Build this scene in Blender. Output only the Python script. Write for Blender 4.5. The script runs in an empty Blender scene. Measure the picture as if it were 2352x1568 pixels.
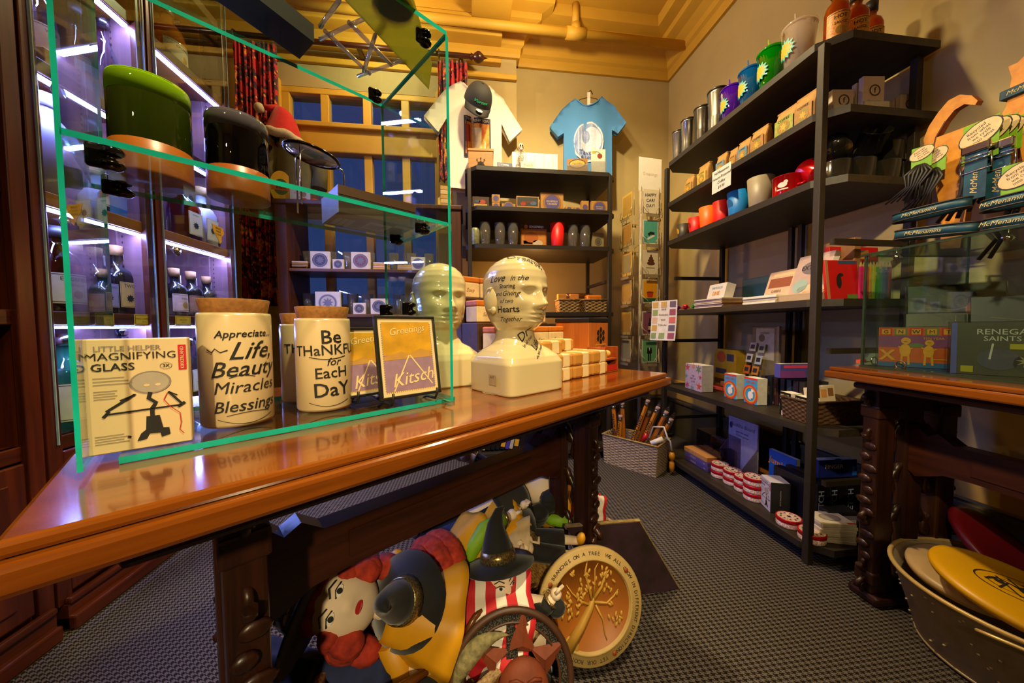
import bpy, bmesh, math, random
from mathutils import Vector, Matrix, noise
from mathutils.bvhtree import BVHTree
rnd = random.Random(7)
PI = math.pi
SC = bpy.context.scene
COL = SC.collection
# ------------------------------------------------------------------ camera (12 mm lens, eye 0.90 m above the carpet)
F = 779.0; EYE = 0.90
_y, _p, _r = math.radians(7.53), math.radians(2.56), math.radians(0.40)
_fw = Vector((math.sin(_y)*math.cos(_p), math.cos(_y)*math.cos(_p), -math.sin(_p)))
_r0 = Vector((math.cos(_y), -math.sin(_y), 0)); _d0 = _fw.cross(_r0)
_R = _r0*math.cos(_r)+_d0*math.sin(_r); _D = _d0*math.cos(_r)-_r0*math.sin(_r)
cam = bpy.data.cameras.new('camera'); cam.lens = F/2352*36; cam.sensor_width = 36; cam.clip_start = .02
co = bpy.data.objects.new('camera', cam); COL.objects.link(co); SC.camera = co
co.matrix_world = Matrix(((_R.x, -_D.x, -_fw.x, 0), (_R.y, -_D.y, -_fw.y, 0), (_R.z, -_D.z, -_fw.z, EYE), (0, 0, 0, 1)))
TA = math.radians(53.28)                    # the long direction of the display table
TX = Vector((math.sin(TA), math.cos(TA), 0)); TC = Vector((math.cos(TA), -math.sin(TA), 0))
RT = PI/2-TA                                # turn of things set square on the table (front faces TC)
RR = -PI/2                                  # turn of things that face the room from the right wall
def at(x, y, **k):
    'point seen at photo pixel x, y on the plane X=, Y=, z=, c= (table depth) or t='
    v = _fw+_R*((x-1176)/F)+_D*((y-784)/F)
    n, q = next(iter(k.items()))
    s = {'z': lambda: (q-EYE)/v.z, 'X': lambda: q/v.x, 'Y': lambda: q/v.y, 'c': lambda: q/v.dot(TC), 't': lambda: q/v.dot(TX)}[n]()
    return Vector((v.x*s, v.y*s, EYE+v.z*s))
def tb(t, c, z=.76): return TX*t+TC*c+Vector((0, 0, z))
# ------------------------------------------------------------------ materials
def lin(h):
    if not isinstance(h, str): return tuple(h)
    v = [int(h[i:i+2], 16)/255 for i in (0, 2, 4)]
    return tuple(a/12.92 if a <= .04045 else ((a+.055)/1.055)**2.4 for a in v)
_mc = {}
def newmat(name):
    m = bpy.data.materials.new(name); m.use_nodes = True; nt = m.node_tree; nt.nodes.clear()
    out = nt.nodes.new('ShaderNodeOutputMaterial')
    def nd(t, **kw):
        n = nt.nodes.new('ShaderNode'+t)
        for a, b in kw.items(): setattr(n, a, b)
        return n
    return m, nt, out, nd
def mt(col, rough=.5, metal=0, var=.10, sc=40, bump=0, sheen=0, spec=.5, coat=0, c2=None, kind='noise', stretch=None, emit=0):
    key = (col, rough, metal, var, sc, bump, sheen, spec, coat, c2, kind, stretch, emit)
    if key in _mc: return _mc[key]
    m, nt, out, nd = newmat('m_%s' % (col if isinstance(col, str) else 'rgb'))
    L = nt.links.new; c = lin(col); b = nd('BsdfPrincipled')
    b.inputs['Roughness'].default_value = rough; b.inputs['Metallic'].default_value = metal
    b.inputs['Specular IOR Level'].default_value = spec
    if coat: b.inputs['Coat Weight'].default_value = coat; b.inputs['Coat Roughness'].default_value = .08
    if sheen: b.inputs['Sheen Weight'].default_value = sheen
    tc = nd('TexCoord'); src = tc.outputs['Object']
    if stretch:
        mp = nd('Mapping'); mp.inputs['Scale'].default_value = stretch; L(src, mp.inputs[0]); src = mp.outputs[0]
    if kind == 'wave':
        t = nd('TexWave'); t.inputs['Scale'].default_value = sc; t.inputs['Distortion'].default_value = 6; t.inputs['Detail'].default_value = 3; t.inputs['Detail Scale'].default_value = 1.5
    elif kind == 'voro':
        t = nd('TexVoronoi'); t.inputs['Scale'].default_value = sc
    else:
        t = nd('TexNoise'); t.inputs['Scale'].default_value = sc; t.inputs['Detail'].default_value = 4
    L(src, t.inputs['Vector'])
    fac = t.outputs['Distance'] if kind == 'voro' else t.outputs['Fac'] if 'Fac' in t.outputs else t.outputs[0]
    r = nd('ValToRGB'); e = r.color_ramp.elements
    d = lin(c2) if c2 else tuple(x*(1-var*2) for x in c)
    e[0].position, e[1].position = (.3, .7) if kind != 'voro' else (.1, .6)
    e[0].color = (*d, 1); e[1].color = (*c, 1)
    L(fac, r.inputs[0]); L(r.outputs[0], b.inputs['Base Color'])
    if bump:
        bn = nd('Bump'); bn.inputs['Strength'].default_value = bump; bn.inputs['Distance'].default_value = .004
        L(fac, bn.inputs['Height']); L(bn.outputs[0], b.inputs['Normal'])
    if emit:
        b.inputs['Emission Color'].default_value = (*c, 1); b.inputs['Emission Strength'].default_value = emit
    L(b.outputs[0], out.inputs[0]); _mc[key] = m
    return m
def glassm(tint='ffffff', refl=1.0, rough=0.0, base=.04, milk=0.0):
    key = ('glass', tint, refl, rough, base, milk)
    if key in _mc: return _mc[key]
    m, nt, out, nd = newmat('glass_'+tint); L = nt.links.new
    tr = nd('BsdfTransparent'); gl = nd('BsdfGlossy'); gl.inputs['Roughness'].default_value = rough
    tc = nd('TexCoord'); t = nd('TexNoise'); t.inputs['Scale'].default_value = 12; L(tc.outputs['Object'], t.inputs['Vector'])
    r = nd('ValToRGB'); c = lin(tint); r.color_ramp.elements[0].color = (*[x*.94 for x in c], 1); r.color_ramp.elements[1].color = (*c, 1)
    L(t.outputs['Fac'], r.inputs[0]); L(r.outputs[0], tr.inputs[0])
    lw = nd('LayerWeight'); lw.inputs[0].default_value = .5
    pw = nd('Math', operation='POWER'); pw.inputs[1].default_value = 5; L(lw.outputs['Facing'], pw.inputs[0])
    ma = nd('Math', operation='MULTIPLY_ADD'); ma.inputs[1].default_value = (1-base)*refl; ma.inputs[2].default_value = base*refl; L(pw.outputs[0], ma.inputs[0])
    mx = nd('MixShader'); L(ma.outputs[0], mx.inputs[0]); L(gl.outputs[0], mx.inputs[2])
    if milk:
        df = nd('BsdfDiffuse'); df.inputs[0].default_value = (*c, 1); tl = nd('BsdfTranslucent'); tl.inputs[0].default_value = (*c, 1)
        m3 = nd('MixShader'); m3.inputs[0].default_value = .6; L(df.outputs[0], m3.inputs[1]); L(tl.outputs[0], m3.inputs[2])
        m2 = nd('MixShader'); m2.inputs[0].default_value = milk; L(tr.outputs[0], m2.inputs[1]); L(m3.outputs[0], m2.inputs[2]); L(m2.outputs[0], mx.inputs[1])
    else: L(tr.outputs[0], mx.inputs[1])
    L(mx.outputs[0], out.inputs[0]); _mc[key] = m
    return m
def emitm(col, s):
    key = ('emit', col, s)
    if key in _mc: return _mc[key]
    m, nt, out, nd = newmat('glow_'+col); e = nd('Emission'); e.inputs[0].default_value = (*lin(col), 1); e.inputs[1].default_value = s
    nt.links.new(e.outputs[0], out.inputs[0]); _mc[key] = m
    return m
def wood(c1, c2, rough=.35, sc=3.0, axis=0, coat=0.0, bump=.15):
    key = ('wood', c1, c2, rough, sc, axis, coat)
    if key in _mc: return _mc[key]
    m, nt, out, nd = newmat('wood_'+c1); L = nt.links.new
    tc = nd('TexCoord'); mp = nd('Mapping'); s = [sc*9]*3; s[axis] = sc*.55; mp.inputs['Scale'].default_value = s; L(tc.outputs['Object'], mp.inputs[0])
    n1 = nd('TexNoise'); n1.inputs['Scale'].default_value = 1.6; n1.inputs['Detail'].default_value = 6; n1.inputs['Roughness'].default_value = .65; L(mp.outputs[0], n1.inputs['Vector'])
    r = nd('ValToRGB'); e = r.color_ramp.elements; e[0].position = .32; e[1].position = .68; e[0].color = (*lin(c1), 1); e[1].color = (*lin(c2), 1); L(n1.outputs['Fac'], r.inputs[0])
    b = nd('BsdfPrincipled'); b.inputs['Roughness'].default_value = rough
    if coat: b.inputs['Coat Weight'].default_value = coat; b.inputs['Coat Roughness'].default_value = .07
    L(r.outputs[0], b.inputs['Base Color'])
    bn = nd('Bump'); bn.inputs['Strength'].default_value = bump; bn.inputs['Distance'].default_value = .002; L(n1.outputs['Fac'], bn.inputs['Height']); L(bn.outputs[0], b.inputs['Normal'])
    L(b.outputs[0], out.inputs[0]); _mc[key] = m
    return m
# ------------------------------------------------------------------ mesh builder
def Mx(o=(0, 0, 0), rz=0, rx=0, ry=0, s=1):
    return Matrix.Translation(o) @ Matrix.Rotation(rz, 4, 'Z') @ Matrix.Rotation(ry, 4, 'Y') @ Matrix.Rotation(rx, 4, 'X') @ Matrix.Diagonal((s, s, s, 1))
FRONT = Matrix(((1, 0, 0, 0), (0, 0, -1, 0), (0, 1, 0, 0), (0, 0, 0, 1)))     # drawing plane -> front face (looks along -Y)
def front(y=0, x=0, z=0): return Matrix.Translation((x, y, z)) @ FRONT
def side(x, y=0, z=0, sgn=1): return Matrix.Translation((x, y, z)) @ Matrix.Rotation(sgn*PI/2, 4, 'Z') @ FRONT
_tx = {}
def text_geo(s, size, bold=0, shear=0, sp=1):
    if 'M' in s: bold = 0
    k = (s, size, bold, shear, sp)
    if k in _tx: return _tx[k]
    cu = bpy.data.curves.new('t', 'FONT'); cu.body = s; cu.size = size; cu.offset = bold*size; cu.shear = shear; cu.space_character = sp
    cu.align_x = 'CENTER'; cu.align_y = 'CENTER'; cu.resolution_u = 2
    o = bpy.data.objects.new('t', cu); me = o.to_mesh()
    V = [v.co.copy() for v in me.vertices]; Fc = [tuple(p.vertices) for p in me.polygons]
    o.to_mesh_clear(); bpy.data.objects.remove(o); bpy.data.curves.remove(cu)
    _tx[k] = (V, Fc)
    return V, Fc
class MB:
    def __init__(s): s.V = []; s.F = []; s.M = []; s.S = []; s.T = Matrix()
    def add(s, vs, fs, m=0, sm=False):
        o = len(s.V); T = s.T
        s.V += [T @ Vector(v) for v in vs]
        for f in fs: s.F.append(tuple(i+o for i in f)); s.M.append(m); s.S.append(sm)
        return s
    def on(s, T): s.T = T; return s
    def bx(s, x0, x1, y0, y1, z0, z1, m=0, b=0):
        if b <= 0:
            v = [(x, y, z) for z in (z0, z1) for y in (y0, y1) for x in (x0, x1)]
            return s.add(v, [(0, 2, 3, 1), (4, 5, 7, 6), (0, 1, 5, 4), (2, 6, 7, 3), (0, 4, 6, 2), (1, 3, 7, 5)], m)
        b = min(b, abs(x1-x0)*.49, abs(y1-y0)*.49, abs(z1-z0)*.49)
        bm = bmesh.new(); bmesh.ops.create_cube(bm, size=1)
        for v in bm.verts: v.co = ((x0+x1)/2+v.co.x*(x1-x0), (y0+y1)/2+v.co.y*(y1-y0), (z0+z1)/2+v.co.z*(z1-z0))
        bmesh.ops.bevel(bm, geom=bm.edges[:], offset=b, segments=2 if b > .002 else 1, affect='EDGES', profile=.5)
        bm.verts.index_update()
        s.add([v.co.copy() for v in bm.verts], [tuple(v.index for v in f.verts) for f in bm.faces], m); bm.free()
        return s
    def box(s, c, d, m=0, b=0):
        return s.bx(c[0]-d[0]/2, c[0]+d[0]/2, c[1]-d[1]/2, c[1]+d[1]/2, c[2]-d[2]/2, c[2]+d[2]/2, m, b)
    def lathe(s, prof, n=24, m=0, sm=True, ms=None, cap=True, a0=0, a1=2*PI):
        full = abs(a1-a0-2*PI) < 1e-6; k = n if full else n+1; v = []
        for r, z in prof:
            for i in range(k):
                a = a0+(a1-a0)*i/n; v.append((r*math.cos(a), r*math.sin(a), z))
        o = len(s.V); s.add(v, [])
        for j in range(len(prof)-1):
            for i in range(n):
                i2 = (i+1) % k if full else i+1
                s.F.append((o+j*k+i, o+j*k+i2, o+(j+1)*k+i2, o+(j+1)*k+i)); s.M.append(ms[j] if ms else m); s.S.append(sm)
        if cap and full:
            for j, rev in ((0, True), (len(prof)-1, False)):
                if prof[j][0] > 1e-6:
                    f = [o+j*k+i for i in range(n)]; s.F.append(tuple(reversed(f)) if rev else tuple(f)); s.M.append((ms[0] if rev else ms[-1]) if ms else m); s.S.append(False)
        return s
    def tube(s, pts, r, n=8, m=0, closed=False, sm=True):
        P = [Vector(p) for p in pts]; N = len(P)
        rr = r if isinstance(r, (list, tuple)) else [r]*N; up = None; o = len(s.V)
        for i in range(N):
            a = P[i-1] if i or closed else P[i]; b = P[(i+1) % N] if i < N-1 or closed else P[i]
            d = (b-a); d = d.normalized() if d.length > 1e-9 else Vector((0, 0, 1))
            if up is None: up = d.orthogonal().normalized()
            else:
                up = up-d*up.dot(d); up = up.normalized() if up.length > 1e-6 else d.orthogonal().normalized()
            w = d.cross(up)
            s.V += [s.T @ (P[i]+(up*math.cos(2*PI*j/n)+w*math.sin(2*PI*j/n))*rr[i]) for j in range(n)]
        for i in range(N if closed else N-1):
            for j in range(n):
                s.F.append((o+i*n+j, o+i*n+(j+1) % n, o+((i+1) % N)*n+(j+1) % n, o+((i+1) % N)*n+j)); s.M.append(m); s.S.append(sm)
        if not closed:
            s.F.append(tuple(o+j for j in reversed(range(n)))); s.F.append(tuple(o+(N-1)*n+j for j in range(n))); s.M += [m, m]; s.S += [False, False]
        return s
    def ell(s, c, r, m=0, nu=16, nv=10, R=None):
        r = (r, r, r) if not isinstance(r, (tuple, list)) else r; v = []; R = R or Matrix.Identity(3)
        for j in range(nv+1):
            p = PI*j/nv
            for i in range(nu):
                a = 2*PI*i/nu
                v.append(Vector(c)+R @ Vector((r[0]*math.sin(p)*math.cos(a), r[1]*math.sin(p)*math.sin(a), -r[2]*math.cos(p))))
        return s.add(v, [(j*nu+i, j*nu+(i+1) % nu, (j+1)*nu+(i+1) % nu, (j+1)*nu+i) for j in range(nv) for i in range(nu)], m, True)
    def prism(s, pts, z0, z1, m=0, m2=None):
        n = len(pts); v = [(p[0], p[1], z0) for p in pts]+[(p[0], p[1], z1) for p in pts]
        s.add(v, [tuple(reversed(range(n))), tuple(range(n, 2*n))], m)
        o = len(s.V)-2*n
        for i in range(n): s.F.append((o+i, o+(i+1) % n, o+n+(i+1) % n, o+n+i)); s.M.append(m if m2 is None else m2); s.S.append(False)
        return s
    def grid(s, f, nu, nv, m=0, wu=False, sm=True):
        v = [f(i/nu, j/nv) for j in range(nv+1) for i in range(nu+(0 if wu else 1))]; k = nu if wu else nu+1
        return s.add(v, [(j*k+i, j*k+(i+1) % k, (j+1)*k+(i+1) % k, (j+1)*k+i) for j in range(nv) for i in range(nu)], m, sm)
    def text(s, t, size, x=0, y=0, z=.0008, m=0, bold=.0, shear=0, sp=1, wrap=None, rot=0):
        'letters drawn in the local XY plane; wrap(co) bends them over a curved face'
        V, Fc = text_geo(t, size, bold, shear, sp); cr, sr = math.cos(rot), math.sin(rot)
        P = [Vector((v.x*cr-v.y*sr+x, v.x*sr+v.y*cr+y, z)) for v in V]
        if wrap:
            P, Fc = cut(P, Fc, size*.18); P = [wrap(p) for p in P]
        return s.add(P, Fc, m)
    def rect(s, x0, x1, y0, y1, z=.0005, m=0): return s.add([(x0, y0, z), (x1, y0, z), (x1, y1, z), (x0, y1, z)], [(0, 1, 2, 3)], m)
    def disc(s, x, y, rx, ry=None, z=.0006, m=0, n=20):
        ry = ry or rx
        return s.add([(x+rx*math.cos(2*PI*i/n), y+ry*math.sin(2*PI*i/n), z) for i in range(n)], [tuple(range(n))], m)
    def ring(s, x, y, r0, r1, z=.0007, m=0, n=24, sy=1):
        v = []
        for i in range(n):
            a = 2*PI*i/n; v += [(x+r0*math.cos(a), y+sy*r0*math.sin(a), z), (x+r1*math.cos(a), y+sy*r1*math.sin(a), z)]
        return s.add(v, [(2*i, 2*i+1, (2*i+3) % (2*n), (2*i+2) % (2*n)) for i in range(n)], m)
    def line(s, pts, w, z=.0008, m=0):
        'a drawn stroke in the local XY plane'
        n = len(pts); v = []
        for i, p in enumerate(pts):
            a = Vector(pts[max(0, i-1)]); b = Vector(pts[min(n-1, i+1)]); d = (b-a); d = d/max(d.length, 1e-9); q = Vector((-d.y, d.x))*w/2
            v += [(p[0]+q.x, p[1]+q.y, z), (p[0]-q.x, p[1]-q.y, z)]
        return s.add(v, [(2*i, 2*i+1, 2*i+3, 2*i+2) for i in range(n-1)], m)
    def star(s, x, y, R, r, n, z=.0007, m=0, a0=PI/2):
        return s.add([(x+(R if i % 2 == 0 else r)*math.cos(a0+PI*i/n), y+(R if i % 2 == 0 else r)*math.sin(a0+PI*i/n), z) for i in range(2*n)], [tuple(range(2*n))], m)
    def build(s, name, *mats, smooth=None):
        me = bpy.data.meshes.new(name); me.from_pydata([tuple(v) for v in s.V], [], s.F)
        me.polygons.foreach_set('material_index', s.M); me.polygons.foreach_set('use_smooth', s.S)
        for m in mats: me.materials.append(m)
        me.update()
        return me
def cut(P, Fc, step):
    'slice flat letters on a grid so that they can follow a curved face'
    bm = bmesh.new(); vs = [bm.verts.new(p) for p in P]
    for f in Fc:
        try: bm.faces.new([vs[i] for i in f])
        except ValueError: pass
    for ax in (0, 1):
        if not P: break
        lo = min(p[ax] for p in P); hi = max(p[ax] for p in P); q = lo+step
        while q < hi:
            n = Vector((0, 0, 0)); n[ax] = 1; o = Vector((0, 0, 0)); o[ax] = q
            bmesh.ops.bisect_plane(bm, geom=bm.verts[:]+bm.edges[:]+bm.faces[:], plane_co=o, plane_no=n, dist=1e-7); q += step
    bm.verts.index_update(); out = [v.co.copy() for v in bm.verts], [tuple(v.index for v in f.verts) for f in bm.faces]; bm.free()
    return out
# ------------------------------------------------------------------ things, parts, setting
def T(name, label, cat, loc=(0, 0, 0), rz=0, group=None, rot=None):
    o = bpy.data.objects.new(name, None); COL.objects.link(o); o.location = loc; o.rotation_euler = rot or (0, 0, rz); o.empty_display_size = .02
    o['label'] = label; o['category'] = cat
    if group: o['group'] = group
    return o
def P(name, mb, parent, *mats, label=None):
    o = bpy.data.objects.new(name, mb.build(name, *mats)); COL.objects.link(o); o.parent = parent
    if label: o['label'] = label
    return o
def S(name, mb, label, cat, loc=(0, 0, 0), rz=0, mats=(), group=None, rot=None):
    o = bpy.data.objects.new(name, mb.build(name, *mats)); COL.objects.link(o); o.location = loc; o.rotation_euler = rot or (0, 0, rz)
    o['label'] = label; o['category'] = cat
    if group: o['group'] = group
    return o
def ST(name, mb, *mats, parent=None):
    o = bpy.data.objects.new(name, mb.build(name, *mats)); COL.objects.link(o); o['kind'] = 'structure'
    if parent: o.parent = parent
    return o
def dup(o, loc=None, rz=None, label=None, group=None, mats=None, parent=None):
    c = o.copy(); COL.objects.link(c)
    if parent: c.parent = parent
    else:
        if loc is not None: c.location = loc
        if rz is not None: c.rotation_euler = (0, 0, rz)
        if label: c['label'] = label
        if group: c['group'] = group
    for ch in o.children: dup(ch, parent=c)
    return c
def sof(name, mb, mod=2):
    pass
INK = mt('141210', .6); WHITE = mt('efe6d8', .5); PAPER = mt('e9e2d4', .7); BLACKM = mt('14110f', .45, sc=90); GOLD = mt('b98a3a', .35, .6)
GLASS = glassm('f4fffb'); CLEAR = glassm('f6faff', 1.2, base=.06)
# ------------------------------------------------------------------ the room
XR, XL, YB, YP, YF, ZC = 1.70, -1.66, 2.73, 2.65, -2.6, 3.22
XC = -1.20                                   # front of the wall cabinets
KHAKI = mt('b6a06c', .8, var=.04, sc=6, bump=.05); CREAM = mt('cb9b30', .6, var=.05, sc=5); OLIVE = mt('4f4326', .6, var=.08, sc=8); CREAM2 = mt('cfa24a', .55, var=.05, sc=5)
def carpet():
    m, nt, out, nd = newmat('carpet_houndstooth'); L = nt.links.new
    tc = nd('TexCoord'); sp = nd('SeparateXYZ'); L(tc.outputs['Object'], sp.inputs[0])
    def mth(op, a, b=None):
        n = nd('Math', operation=op)
        for i, v in enumerate((a, b)):
            if v is None: continue
            if isinstance(v, (int, float)): n.inputs[i].default_value = v
            else: L(v, n.inputs[i])
        return n.outputs[0]
    th = .0175/8; tv = .012/8
    i = mth('FLOOR', mth('DIVIDE', mth('ADD', sp.outputs[0], 10), th)); j = mth('FLOOR', mth('DIVIDE', mth('ADD', sp.outputs[1], 10), tv))
    wa = mth('LESS_THAN', mth('MODULO', i, 8), 3.5); we = mth('LESS_THAN', mth('MODULO', j, 8), 3.5)
    over = mth('LESS_THAN', mth('MODULO', mth('ADD', i, j), 4), 1.5)
    f = mth('ADD', mth('MULTIPLY', over, wa), mth('MULTIPLY', mth('SUBTRACT', 1, over), we))
    mx = nd('MixRGB'); mx.inputs[1].default_value = (.012, .008, .008, 1); mx.inputs[2].default_value = (.10, .084, .074, 1); L(f, mx.inputs[0])
    b = nd('BsdfPrincipled'); b.inputs['Roughness'].default_value = .95; b.inputs['Specular IOR Level'].default_value = .1; L(mx.outputs[0], b.inputs['Base Color'])
    n = nd('TexNoise'); n.inputs['Scale'].default_value = 700; L(tc.outputs['Object'], n.inputs['Vector'])
    bn = nd('Bump'); bn.inputs['Strength'].default_value = .4; bn.inputs['Distance'].default_value = .003; L(n.outputs['Fac'], bn.inputs['Height']); L(bn.outputs[0], b.inputs['Normal'])
    L(b.outputs[0], out.inputs[0]); return m
ST('floor', MB().bx(XL-.1, XR+.1, YF-.1, YB+.1, -.06, 0), carpet())
ST('ceiling', MB().bx(XL-.1, XR+.1, YF-.1, YB+.5, ZC, ZC+.08), CREAM)
ST('wall_right', MB().bx(XR, XR+.1, YF-.1, YB+.1, 0, ZC), KHAKI)
ST('wall_left', MB().bx(XL-.1, XL, YF-.1, YB+.1, 0, ZC), KHAKI)
ST('wall_front', MB().bx(XL, XR, YF-.1, YF, 0, ZC), mt('7d6a45', .8, var=.04, sc=6))
WX0, WX1, WZ0, WZ1 = at(640, 300, Y=YP).x, at(1012, 300, Y=YP).x, 1.0, at(700, 199, Y=YP).z
XP = at(1187, 300, Y=YP).x
w = MB()
w.bx(XP, XR, YB, YB+.1, 0, ZC)
w.bx(XL, WX0, YP, YB+.1, 0, ZC); w.bx(WX1, XP, YP, YB+.1, 0, ZC); w.bx(WX0, WX1, YP, YB+.1, 0, WZ0); w.bx(WX0, WX1, YP, YB+.1, WZ1, ZC)
ST('wall_back', w, KHAKI)
# cornice: a stepped cove along the back and the right wall, mitred at the corner
prof = [(0, 2.925), (.022, 2.925), (.028, 2.95), (.03, 2.985), (.05, 3.0), (.055, 3.04), (.10, 3.08), (.16, 3.10), (.165, 3.14), (.24, 3.15), (.25, ZC), (0, ZC)]
def cornice(name, pts, mitre):
    m = MB(); n = len(prof); v = []
    for (p, d) in pts: v += [(p[0]+d[0]*a, p[1]+d[1]*a, z) for a, z in prof]
    f = []
    for k in range(len(pts)-1): f += [(k*n+i, k*n+(i+1) % n, (k+1)*n+(i+1) % n, (k+1)*n+i) for i in range(n)]
    m.add(v, f); return ST(name, m, CREAM)
cornice('trim_1', [((XR, YF), (-1, 0)), ((XR, YB), (-1, -1)), ((XP, YB), (0, -1)), ], 1)
cornice('trim_2', [((XP, YB), (1, 0)), ((XP, YP), (1, -1)), ((XL, YP), (0, -1))], 1)
# beam that runs on from the pier, soffit bands over the window, chair rail and skirting
b = MB(); bx0 = at(1085, 20, Y=2.3).x; bx1 = at(1180, 20, Y=2.3).x
b.bx(bx0, bx1, YF, YP-.02, 3.06, ZC, b=.01); ST('trim_3', b, CREAM)
b = MB()
for z0, z1, d in ((2.86, 2.89, .05), (2.985, 3.02, .13), (3.06, 3.09, .17)): b.bx(XL, XP-.12, YP-d, YP, z0, z1, b=.006)
ST('trim_4', b, CREAM)
b = MB(); b.bx(XL, XP, YP-.03, YP, 2.76, 2.80, b=.006); ST('trim_5', b, CREAM)
for nm, f in (('baseboard_back', lambda m, d, z0, z1: (m.bx(XP, XR, YB-d, YB, z0, z1, b=.004), m.bx(XL, XP, YP-d, YP, z0, z1, b=.004))), ('baseboard_right', lambda m, d, z0, z1: m.bx(XR-d, XR, YF, YB, z0, z1, b=.004))):
    m = MB(); f(m, .02, 0, .27); f(m, .028, .27, .29); ST(nm, m, OLIVE)
    m = MB(); f(m, .012, .30, .43); f(m, .03, .43, .455); ST('trim_6' if 'back' in nm else 'trim_7', m, CREAM2)
# pipe under the ceiling, running into the right wall, with a tee
pr = at(1583, 106, X=XR); p = T('sprinkler_pipe', 'yellow painted pipe with a tee running under the ceiling into the right wall', 'pipe', pr)
m = MB(); m.tube([(-3.3, 0, 0), (0, 0, 0)], .030, 14); P('pipe_run', m, p, CREAM)
tx = at(1322, 75, Y=pr.y).x-pr.x
m = MB(); m.tube([(tx-.07, 0, 0), (tx+.07, 0, 0)], .040, 14); m.tube([(tx, 0, 0), (tx, 0, .06)], .038, 14); P('tee_joint', m, p, CREAM)
m = MB(); m.tube([(tx, 0, .05), (tx, 0, ZC-pr.z)], .026, 12); P('riser', m, p, CREAM)
m = MB(); m.tube([(-.02, 0, 0), (-.002, 0, 0)], .045, 16); P('flange', m, p, CREAM)
# ------------------------------------------------------------------ window with cream frame, night outside
NIGHT = mt('0b1024', .9, var=.3, sc=2)
wn = MB(); fw_ = .07
zt1 = at(700, 213, Y=YP).z; zt0 = at(760, 288, Y=YP).z; zb1 = at(760, 352, Y=YP).z
wn.bx(WX0, WX1, YP+.0, YP+.07, zt1, WZ1, b=.006); wn.bx(WX0, WX1, YP-.02, YP+.07, zb1, zt0, b=.008); wn.bx(WX0, WX1, YP-.05, YP-.01, zt0-.035, zt0, b=.006)
for x in (655, 745, 842, 930, 1005):
    a = at(x, 250, Y=YP).x; wn.bx(a-.028, a+.028, YP+.004, YP+.064, WZ0, WZ1, b=.005)
wn.bx(WX0-.05, WX0+.03, YP-.03, YP, WZ0, WZ1+.03, b=.006); wn.bx(WX1-.03, WX1+.05, YP-.03, YP, WZ0, WZ1+.03, b=.006); wn.bx(WX0, WX1, YP+.002, YP+.066, WZ0, WZ0+.07, b=.006)
wo = ST('window_1', wn, mt('d9a93c', .5, var=.05, sc=8))
ST('window_pane', MB().bx(WX0, WX1, YP+.035, YP+.041, WZ0, WZ1), GLASS, parent=wo)
m = MB().bx(WX0-1.5, WX1+1.5, YP+1.4, YP+1.45, -.2, 4.2)
ST('night_sky_board', m, mt('2a3668', .9, var=.35, sc=1.5, emit=.5))  # added glowing board gives the blue of the night sky
sl = MB().bx(WX0, WX1, YP-.045, YP+.0, WZ0-.03, WZ0, b=.005); ST('window_sill', sl, mt('d9a93c', .5, var=.05, sc=8), parent=wo)
# curtain pole with two floral curtains
FLORAL = None
def floral():
    m, nt, out, nd = newmat('floral_cloth'); L = nt.links.new
    tc = nd('TexCoord'); v = nd('TexVoronoi'); v.inputs['Scale'].default_value = 26; L(tc.outputs['Object'], v.inputs['Vector'])
    n = nd('TexNoise'); n.inputs['Scale'].default_value = 13; n.inputs['Detail'].default_value = 5; L(tc.outputs['Object'], n.inputs['Vector'])
    r = nd('ValToRGB'); r.color_ramp.interpolation = 'CONSTANT'; e = r.color_ramp.elements
    e[0].color = (.50, .012, .02, 1); e[0].position = 0; e[1].position = .47; e[1].color = (.035, .012, .035, 1)
    for p_, c_ in ((.56, (.55, .02, .03)), (.61, (.75, .28, .04)), (.68, (.09, .10, .03))):
        q = e.new(p_); q.color = (*c_, 1)
    L(n.outputs['Fac'], r.inputs[0])
    mx = nd('MixRGB'); mx.inputs[2].default_value = (.78, .33, .05, 1); L(r.outputs[0], mx.inputs[1])
    lt = nd('Math', operation='LESS_THAN'); lt.inputs[1].default_value = .22; L(v.outputs['Distance'], lt.inputs[0]); L(lt.outputs[0], mx.inputs[0])
    b = nd('BsdfPrincipled'); b.inputs['Roughness'].default_value = .8; b.inputs['Sheen Weight'].default_value = .2; L(mx.outputs[0], b.inputs['Base Color']); L(b.outputs[0], out.inputs[0]); return m
FLORAL = floral(); DKWOOD = wood('2a100a', '4a1c10', .3, 4)
rz_ = at(1090, 131, Y=YP-.13); rx0 = at(540, 80, Y=YP-.13).x-.15
pole = T('curtain_pole', 'dark turned wooden curtain pole with ball finial above the window', 'curtain pole', (rx0, YP-.13, rz_.z))
m = MB(); m.tube([(0, 0, 0), (rz_.x-rx0-.03, 0, 0)], .017, 12); P('pole', m, pole, DKWOOD)
m = MB(); m.on(Matrix.Translation((rz_.x-rx0-.03, 0, 0)) @ Matrix.Rotation(PI/2, 4, 'Y')); m.lathe([(.017, 0), (.024, .01), (.014, .02), (.024, .03), (.036, .05), (.036, .066), (.02, .09), (.008, .1), (.0, .125)], 18); P('finial', m, pole, DKWOOD)
for a in (.9, rz_.x-rx0-.11): P('bracket', MB().bx(a, a+.03, 0, .13, -.015, .015, b=.004), pole, DKWOOD)
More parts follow.
